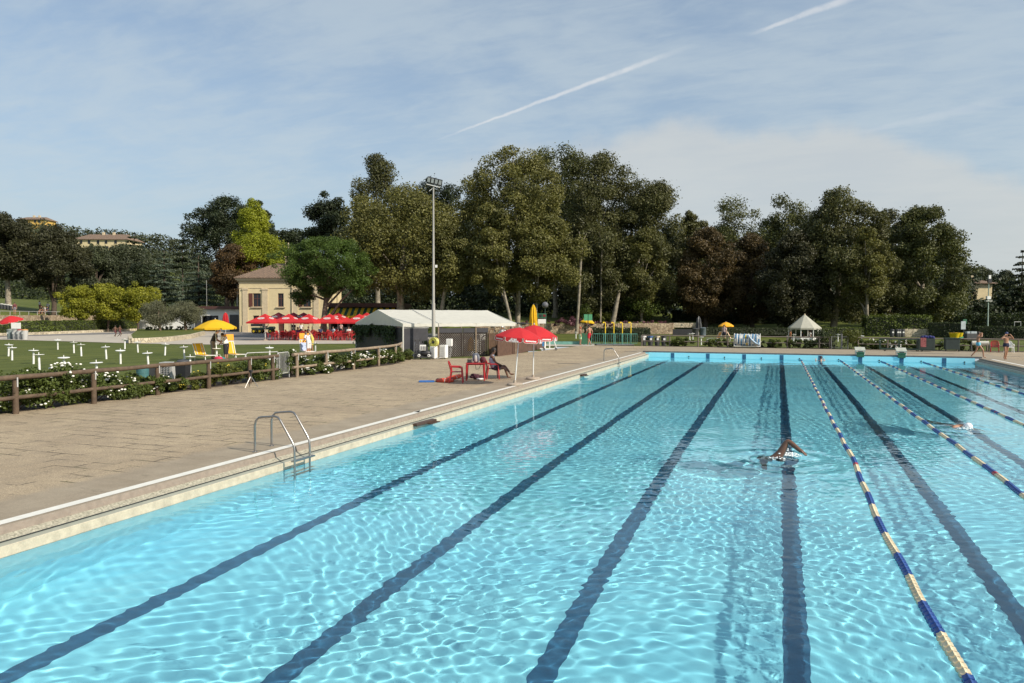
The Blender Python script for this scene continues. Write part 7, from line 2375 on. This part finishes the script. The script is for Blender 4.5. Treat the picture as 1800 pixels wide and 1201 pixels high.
M_FRAIL = mat('grey brown rail', (.17, .14, .115), .8, .15, 5)
xs_ = [fx(q) for q in (1128, 1177, 1227, 1279)]
FG = 'rail fences on the far side of the pool'
rail_fence('far_rail_fence', 'far rail fence between the dark bins and the rope reel', [(x, 61.6, 0) for x in (xs_[0], xs_[1], xs_[2], xs_[3], fx(1332), fx(1384), fx(1440), fx(1458))], .95, .06, .05, M_FRAIL, FG, False)
rail_fence('far_rail_fence', 'far rail fence behind the green trolley and the bathers', [(fx(q), 61.6, 0) for q in (1508, 1560, 1612, 1682, 1735, 1790, 1850)], .95, .06, .05, M_FRAIL, FG, False)
t = thing('wire_gate', 'grey wire mesh gate in the far rail fence', 'gate', (fx(1461), 61.5, 0), 0)
W_ = fx(1490) - fx(1461)
for x in (0, W_ * .62, W_):
    b = MB(); b.cyl((x, 0, 0), (x, 0, 1.25 if x == W_ * .62 else 1.05), .04 if x != W_ * .62 else .07, n=8); b.build('post', mat('dark zinc', (.14, .14, .14), .5), t)
b = MB(); b.bar((0, 0, 1.02), (W_, 0, 1.02), .04, .04); b.bar((0, 0, .12), (W_, 0, .12), .04, .04)
for i in range(9):
    b.cyl((W_ * i / 8, 0, .12), (W_ * i / 8, 0, 1.02), .006, n=4)
for i in range(6):
    b.cyl((0, 0, .2 + .15 * i), (W_, 0, .2 + .15 * i), .006, n=4)
b.build('mesh_panel', mat('dark zinc', (.14, .14, .14), .5), t)
fsh = [(1186, 1.9, .85, 'rose', 8), (1204, 1.9, .8, 'rose', 6), (1246, 1.6, .65, 'rose', 10), (1264, 1.7, .7, 'rose', 6), (1284, 1.4, .5, 'hedged', 0), (1346, 1.7, .72, 'hedged', 2), (1364, 1.7, .82, 'rose', 3), (1390, 1.7, .8, 'rose', 3), (1408, 1.8, .85, 'hedged', 2), (1428, 1.6, .85, 'hedged', 1)]
on = ('first', 'second', 'third', 'fourth', 'fifth', 'sixth', 'seventh', 'eighth', 'ninth', 'tenth')
for i, (px, w_, h_, lf, fl) in enumerate(fsh):
    shrub('fence_shrub', f'{on[i]} low shrub from the left along the far rail fence', (fx(px), 62.1, 0), w_, h_, lf, 420 + i, 1300, .13, fl, M_WROSE, .05, 'low shrubs along the far fence', 'bush')
shrub('fence_shrub', 'tall dark square-cut shrub left of the wire gate', (fx(1447), 62.2, 0), 1.7, 1.55, 'hedged', 440, 2200, .14, nc=20)
shrub('fence_shrub', 'tall yellow-green shrub right of the wire gate', (fx(1496), 62.1, 0), 1.6, 1.6, 'shrub', 441, 2200, .14, nc=20)
for i, px in enumerate((1520, 1538, 1556, 1574, 1592, 1608, 1650, 1700, 1716)):
    shrub('rose_bush', f'{on[i]} white rose bush from the left behind the green trolley', (fx(px, 62.3), 62.3, 0), 1.6, .85, 'rose' if i < 7 else 'shrub', 450 + i, 1300, .13, 26 if i < 7 else 3, M_WROSE, .055, 'white rose bushes behind the far fence', 'rose bush')
# rope reel
t = thing('rope_reel', 'wheeled reel wound with blue and white lane ropes', 'reel', ((fx(1291, 60.8) + fx(1336, 60.8)) / 2, 60.6, 0), R(0))
hw = (fx(1336, 60.8) - fx(1291, 60.8)) / 2
b = MB()
for s_ in (-1, 1):
    b.tube([(s_ * hw, -.4, .1), (s_ * hw, -.4, 1.2), (s_ * hw, .4, 1.2), (s_ * hw, .4, .1)], .025, 6)
b.tube([(-hw, -.4, .16), (hw, -.4, .16)], .03, 6); b.tube([(-hw, .4, .16), (hw, .4, .16)], .03, 6); b.build('frame', M_WHITEP, t)
for s_ in (-1, 1):
    for y in (-.4, .4):
        b = MB(); b.torus((0, 0, 0), .05, .025, 12, 6, Matrix.Translation((s_ * hw, y, .075)) @ Matrix.Rotation(math.pi / 2, 4, 'Y')); b.build('castor', M_RUB, t)
b = MB()
for i in range(17):
    x = -hw + .12 + (2 * hw - .24) * i / 16
    for k in range(26):
        b.mi = (0, 1, 0, 1, 2)[(i * 3 + k // 3) % 5] if 6 < i < 9 else (0 if (i % 4 in (0, 2)) else 1) if (k // 4 + i) % 3 else 1
        a0, a1 = 2 * math.pi * k / 26, 2 * math.pi * (k + .92) / 26
        rr = .46 + .02 * math.sin(i * 2.3)
        b.tube([(x, rr * math.cos(a0), .68 + rr * math.sin(a0)), (x, rr * math.cos(a1), .68 + rr * math.sin(a1))], .062, 6)
b.mi = 3
b.tube([(.1, -.5, 1.12), (.35, -.56, .75), (.7, -.56, .45), (.95, -.53, .32), (hw - .05, -.45, .5)], .06, 7)
b.build('wound_ropes', [mat('pale blue float', (.10, .25, .42), .4), mat('white float', (.62, .64, .62), .4), M_YEL, mat('light blue float', (.40, .55, .70), .4)], t, smooth=True)
b = MB(); b.cyl((-hw, 0, .68), (hw, 0, .68), .40, n=18); b.build('drum', M_ALU, t)
# green trolley
xa, xb = fx(1546, 59.8), fx(1641, 59.8)
t = thing('rope_trolley', 'long low dark green trolley with a closed end box', 'trolley', (xa, 59.5, 0), 0)
W_ = xb - xa
b = MB()
for y in (-.35, .35):
    b.bar((0, y, .16), (W_, y, .16), .08, .1); b.bar((0, y, .92), (W_ * .72, y, .92), .06, .06)
for x in (0, W_ * .36, W_ * .7):
    for y in (-.35, .35):
        b.bar((x, y, .16), (x, y, .92), .06, .06)
b.build('frame', M_DGREEN, t)
b = MB(); b.box((W_ * .845, 0, .58), (W_ * .3, .8, .84)); b.build('end_box', mat('dark green sheet metal', (.035, .05, .045), .5), t, bevel=.03)
for x in (.3, W_ * .68, W_ * .76):
    b = MB(); b.torus((0, 0, 0), .06, .03, 12, 6, Matrix.Translation((x, -.35, .085)) @ Matrix.Rotation(math.pi / 2, 4, 'X')); b.build('castor', M_RUB, t)
t = thing('towel_pile', 'crumpled blue and red towels on the green trolley box', 'towels', (xa + W_ * .86, 59.4, 1.0), 0)
b = MB()
for i in range(5):
    b.sphere((-.3 + .17 * i, 0, .08 + .04 * (i % 2)), (.17, .2, .13), 10, 6)
b.build('blue_towel', mat('navy towel', (.02, .025, .12), .9, .2, 9), t, smooth=True)
b = MB(); b.sheet([[(-.5 + .38 * u, -.43 - .01 * v, .06 - .17 * v) for u in (0, .5, 1)] for v in range(5)], .02); b.build('red_towel', mat('red patterned towel', (.32, .10, .10), .9, .3, 12), t)
t = thing('green_container', 'dark green metal container right of the trolley', 'container', ((fx(1656) + fx(1681)) / 2, 60.7, 0), 0)
b = MB(); b.box((0, 0, .56), (fx(1681) - fx(1656), .7, .86)); b.build('body', MATS['dark green sheet metal'], t, bevel=.03)
b = MB(); b.box((0, 0, 1.01), (fx(1681) - fx(1656) + .06, .76, .05)); b.build('lid', M_DGREEN, t)
for s_ in (-1, 1):
    b = MB(); b.cyl((s_ * .45, -.3, 0), (s_ * .45, -.3, .14), .05); b.build('castor', M_RUB, t)
t = thing('cover_roller', 'white rolled pool cover on a dark stand', 'roller', ((fx(1704) + fx(1733)) / 2, 60.8, 0), 0)
hw = (fx(1733) - fx(1704)) / 2
b = MB(); b.cyl((-hw, 0, .66), (hw, 0, .66), .16, n=18); b.build('roll', M_WFAB, t, smooth=True)
for s_ in (-1, 1):
    b = MB(); b.tube([(s_ * (hw + .05), -.3, 0), (s_ * (hw + .05), 0, .66), (s_ * (hw + .05), .3, 0)], .035, 6); b.build('stand', M_CHAR, t)
p = (fx(1748, 60.2), 60.1, 0)
copy_tree(ch, p, R(168), 'red plastic armchair behind the two standing bathers', 'chairs by the far fence')
wc = thing('plastic_chair', 'white plastic armchair behind the bather in the dark cap', 'chair', (fx(1773, 59.8), 59.7, 0), R(180), 'chairs by the far fence')
chair_parts(wc, M_WHITEP)
bathers = 'bathers on the far right deck'
g = G(1719, 629.5)
person('bather in light blue trunks walking with hands at his face', (g.x, g.y, 0), YAW + R(-110), 'capoff', 'tan', None, ('light blue trunks', (.12, .45, .62)), (.05, .035, .025), None, .97, bathers, 0, .2, .98)
g = G(1768, 632.5)
person('bather in dark trunks and blue cap adjusting his goggles', (g.x, g.y, 0), YAW + R(178), 'goggles', 'tan', None, ('navy trunks', (.015, .02, .05)), None, ('dark blue swim cap', (.02, .035, .12)), .98, bathers, 0, .22, 1.06)
for lab, px, py, w_ in (('long dark drain grate in the far deck', 1635, 621.6, 3.), ('dark drain grate left of the far ladder', 1108, 618, 1.0), ('dark drain grate by the left deck', 1000, 639.5, 1.3), ('dark drain grate at the right deck edge', 1790, 627.5, 1.5)):
    t = thing('drain_grate', lab, 'drain', G(px, py) + Vector((0, 0, .002)), 0)
    b = MB(); b.box((0, 0, .004), (w_, .16, .008)); b.build('grate', M_CHAR, t)
    b = MB()
    for i in range(int(w_ / .12)):
        b.box((-w_ / 2 + .08 + i * .12, 0, .0095), (.03, .12, .003))
    b.build('slots', M_BLACK, t)

# ---------------------------------------------------------------- far lawn
for i, (px, py, lab) in enumerate(((1212.6, 599, 'left one of a close pair of white tables on the far lawn'), (1218, 597.5, 'right one of a close pair of white tables on the far lawn'), (1232.6, 606, 'lone white pedestal table on the far lawn near the fence'), (1383, 605, 'white pedestal table on the far lawn left of the gazebo'), (1395, 600, 'white pedestal table right before the gazebo'), (1473, 600, 'white pedestal table seen over the wire gate'), (1012.5, 595, 'white pedestal table on the strip of lawn by the footbath'), (1514, 603, 'white pedestal table right of the yellow-green shrub'))):
    pedestal_table(lab, G(px, py), (R(RND.uniform(-3, 3)), R(RND.uniform(-4, 4))), 'white pedestal tables on the far lawn')
parasol('lawn_parasol', 'yellow-orange parasol on the far lawn beyond the rope reel', P(1276.5, 79), (R(0), R(-1)), .8, 1.65, 2.06, mat('amber canvas', (.72, .34, .012), .8), 8, .1, None, None, False)
lounger('orange lounger left of the far yellow parasol', P(1262, 80), YAW + R(200), M_OFAB, R(60), False, None, 'orange loungers on the far lawn')
lounger('orange lounger right of the far yellow parasol', P(1285, 79), YAW + R(-20), M_OFAB, R(62), False, None, 'orange loungers on the far lawn')
person('woman standing under the far yellow parasol', P(1273, 78), YAW + R(140), 'stand', 'fair', ('pale pink top', (.6, .42, .4)), ('dark shorts', (.03, .03, .05)), (.05, .03, .02), None, 1.)
t = thing('bin_cluster', 'dark twin bin beside the far hedge on the lawn', 'bin', P(1229, 98), YAW)
b = MB(); b.lathe([(.36, 0), (.4, 1.0), (.42, 1.02), (.3, 1.1)], (-.5, 0, 0), 14); b.build('left_bin', M_CHAR, t, smooth=True)
b = MB(); b.lathe([(.36, 0), (.4, 1.1), (.42, 1.12), (.3, 1.2)], (.5, 0, 0), 14); b.build('right_bin', mat('slate bin', (.12, .15, .17), .5), t, smooth=True)
closed_parasol('closed grey parasol beside the dark twin bin', P(1228, 99), .9, 2.6, .35, M_CHAR)
t = thing('dark_opening_panel', 'flat black panel standing in for the dark opening below the pale edging right of the retaining wall', 'screen', P(1204, 106), YAW)
b = MB(); b.box((0, 0, .42), (3.4, .1, .84)); b.build('sheet', M_BLACK, t)  # black panel paints the darkness of an opening here
# gazebo
d = 100.
t = thing('garden_gazebo', 'white pyramid-roofed gazebo with a bar counter', 'gazebo', PT(1414, d), YAW)
zb = t.location.z
k = d / FOC
hw = 28.5 * k; ze = Zof(575, d) - zb; zt = Zof(553, d) - zb
b = MB()
N = 8
ring = [(hw * math.cos(2 * math.pi * i / N + .2), hw * math.sin(2 * math.pi * i / N + .2), ze) for i in range(N)]
tp_ = [(.15 * math.cos(2 * math.pi * i / N + .2), .15 * math.sin(2 * math.pi * i / N + .2), zt) for i in range(N)]
b.add(ring + tp_, [(i, (i + 1) % N, N + (i + 1) % N, N + i) for i in range(N)] + [tuple(range(N, 2 * N))])
b.add(ring + [(x, y, z - .22) for x, y, z in ring], [((i + 1) % N, i, N + i, N + (i + 1) % N) for i in range(N)])
b.build('roof', canvas('cream canvas', (.52, .51, .43), .3), t)
b = MB(); b.lathe([(.1, zt - .02), (.12, zt + .05), (.05, zt + .2)], (0, 0, 0), 12); b.build('finial', M_STONE, t)
for i in range(N):
    b = MB(); x, y, z = ring[i]; b.cyl((x * .93, y * .93, 0), (x * .93, y * .93, ze), .06, n=8); b.build('post', M_WHITEP, t)
b = MB()
for i in range(N):
    if i in (3,):
        continue
    A, Bq = Vector(ring[i]) * .86, Vector(ring[(i + 1) % N]) * .86
    A.z = Bq.z = .5
    b.bar(A, Bq, .1, 1.0)
b.build('counter', M_WHITEP, t)
for lab, px, tpc, rz in (('barman in dark shirt inside the white gazebo', 1410, ('black shirt', (.015, .015, .02)), 180), ('customer in orange shirt left of the white gazebo', 1389.5, ('orange shirt', (.4, .14, .05)), 270), ('customer in white at the right of the gazebo counter', 1424, ('white top', (.70, .68, .66)), 90)):
    person(lab, PT(px, 98.6 if 'inside' not in lab else 100.4), YAW + R(rz), 'stand', 'tan', tpc, ('dark shorts', (.03, .03, .05)), (.03, .02, .015), None, 1.)
# right back
t = thing('lamp_post', 'slim pale lamp post with floodlight rising above the right hedges', 'lamp post', P(1736, 104, .0), YAW)
b = MB(); b.tube([(0, 0, 0), (0, 0, 8.0)], [.1, .055], 10); b.build('pole', mat('pale green pole', (.30, .38, .33), .5), t, smooth=True)
b = MB(); b.box((.05, -.1, 7.6), (.5, .25, .5)); b.build('floodlight', M_BLACK, t); b = MB(); b.box((.1, 0, 8.15), (.3, .2, .5)); b.build('top_box', M_WHITEP, t)
b = MB(); b.box((0, 0, 5.3), (.5, .35, .42)); b.box((0, 0, 4.85), (.85, .5, .08)); b.build('camera_platform', M_WHITEP, t)
t = thing('info_sign', 'grey information panel on a post in front of the right hedges', 'sign', P(1693, 84), YAW)
b = MB(); b.box((0, 0, 1.72), (.5, .06, .9)); b.build('panel', mat('pale grey panel', (.40, .45, .47), .5), t); b = MB(); b.cyl((.1, .05, 0), (.1, .05, 1.4), .05); b.build('post', M_CHAR, t)
b = MB(); b.box((.22, .1, 2.15), (.4, .1, .5)); b.build('top_sign', M_GREEN, t)
for lab, px, py, sx_, m_, h_ in (('bright yellow tub on the grass behind the far fence', 1678, 589.5, .52, M_YEL, .62), ('second yellow tub right behind the first', 1686, 588, .4, M_YEL, .5)):
    t = thing('tub', lab, 'tub', P(px, 80), YAW, 'yellow tubs behind the far fence')
    b = MB(); b.lathe([(sx_ * .7, 0), (sx_, h_), (sx_ * 1.05, h_ + .03), (sx_ * .9, h_ + .03), (sx_ * .65, .08), (.02, .06)], (0, 0, .45 if 'second' in lab else .3), 16); b.build('body', m_, t, smooth=True)
    b = MB(); b.box((0, 0, .15 if 'second' not in lab else .22), (.7, .7, .3 if 'second' not in lab else .44)); b.build('plinth', M_CHAR, t)
t = thing('tarpaulin', 'green tarpaulin draped beside the yellow tubs', 'tarpaulin', P(1695, 79), YAW)
b = MB(); b.sheet([[(-.9 + 1.8 * u, -.5 + v, .42 + .42 * u + .05 * math.sin(u * 9 + v * 4) - .25 * abs(v - .5)) for u in np.linspace(0, 1, 10)] for v in np.linspace(0, 1, 6)]); b.build('sheet', mat('bright green tarp', (.06, .30, .12), .6), t, smooth=True)
b = MB(); b.box((0, 0, .22), (1.7, .9, .44)); b.build('stack', M_CHAR, t)
t = thing('mobile_barbecue', 'dark catering trolley with pale boxes left of the walking bather', 'trolley', P(1706, 78), YAW)
b = MB(); b.box((0, 0, .5), (1.1, .6, .9)); b.build('body', M_CHAR, t, bevel=.03)
for x in (-.3, .1, .4):
    b = MB(); b.box((x, 0, 1.06), (.28, .4, .2)); b.build('box', mat('pale grey panel', (.40, .45, .47), .5), t)
for i, px in enumerate((1568, 1577, 1580.5, 1586.5)):
    bin_tub(('leftmost', 'second', 'third', 'rightmost')[i] + ' small dark bin with white sticker before the tall hedge', P(px, 99), .28, .9, M_CHAR, M_BLACK, YAW, False, 'litter_bin', 'bins before the tall hedge', M_WHITEP)
t = thing('goal_frame', 'small pale metal frame on the hedge top at the right', 'frame', P(1788, 102, 0), YAW)
b = MB(); b.tube([(-.4, 0, 0), (-.4, 0, 2.0), (.45, 0, 2.0), (.45, 0, 0)], .05, 8); b.build('frame', M_ALU, t)
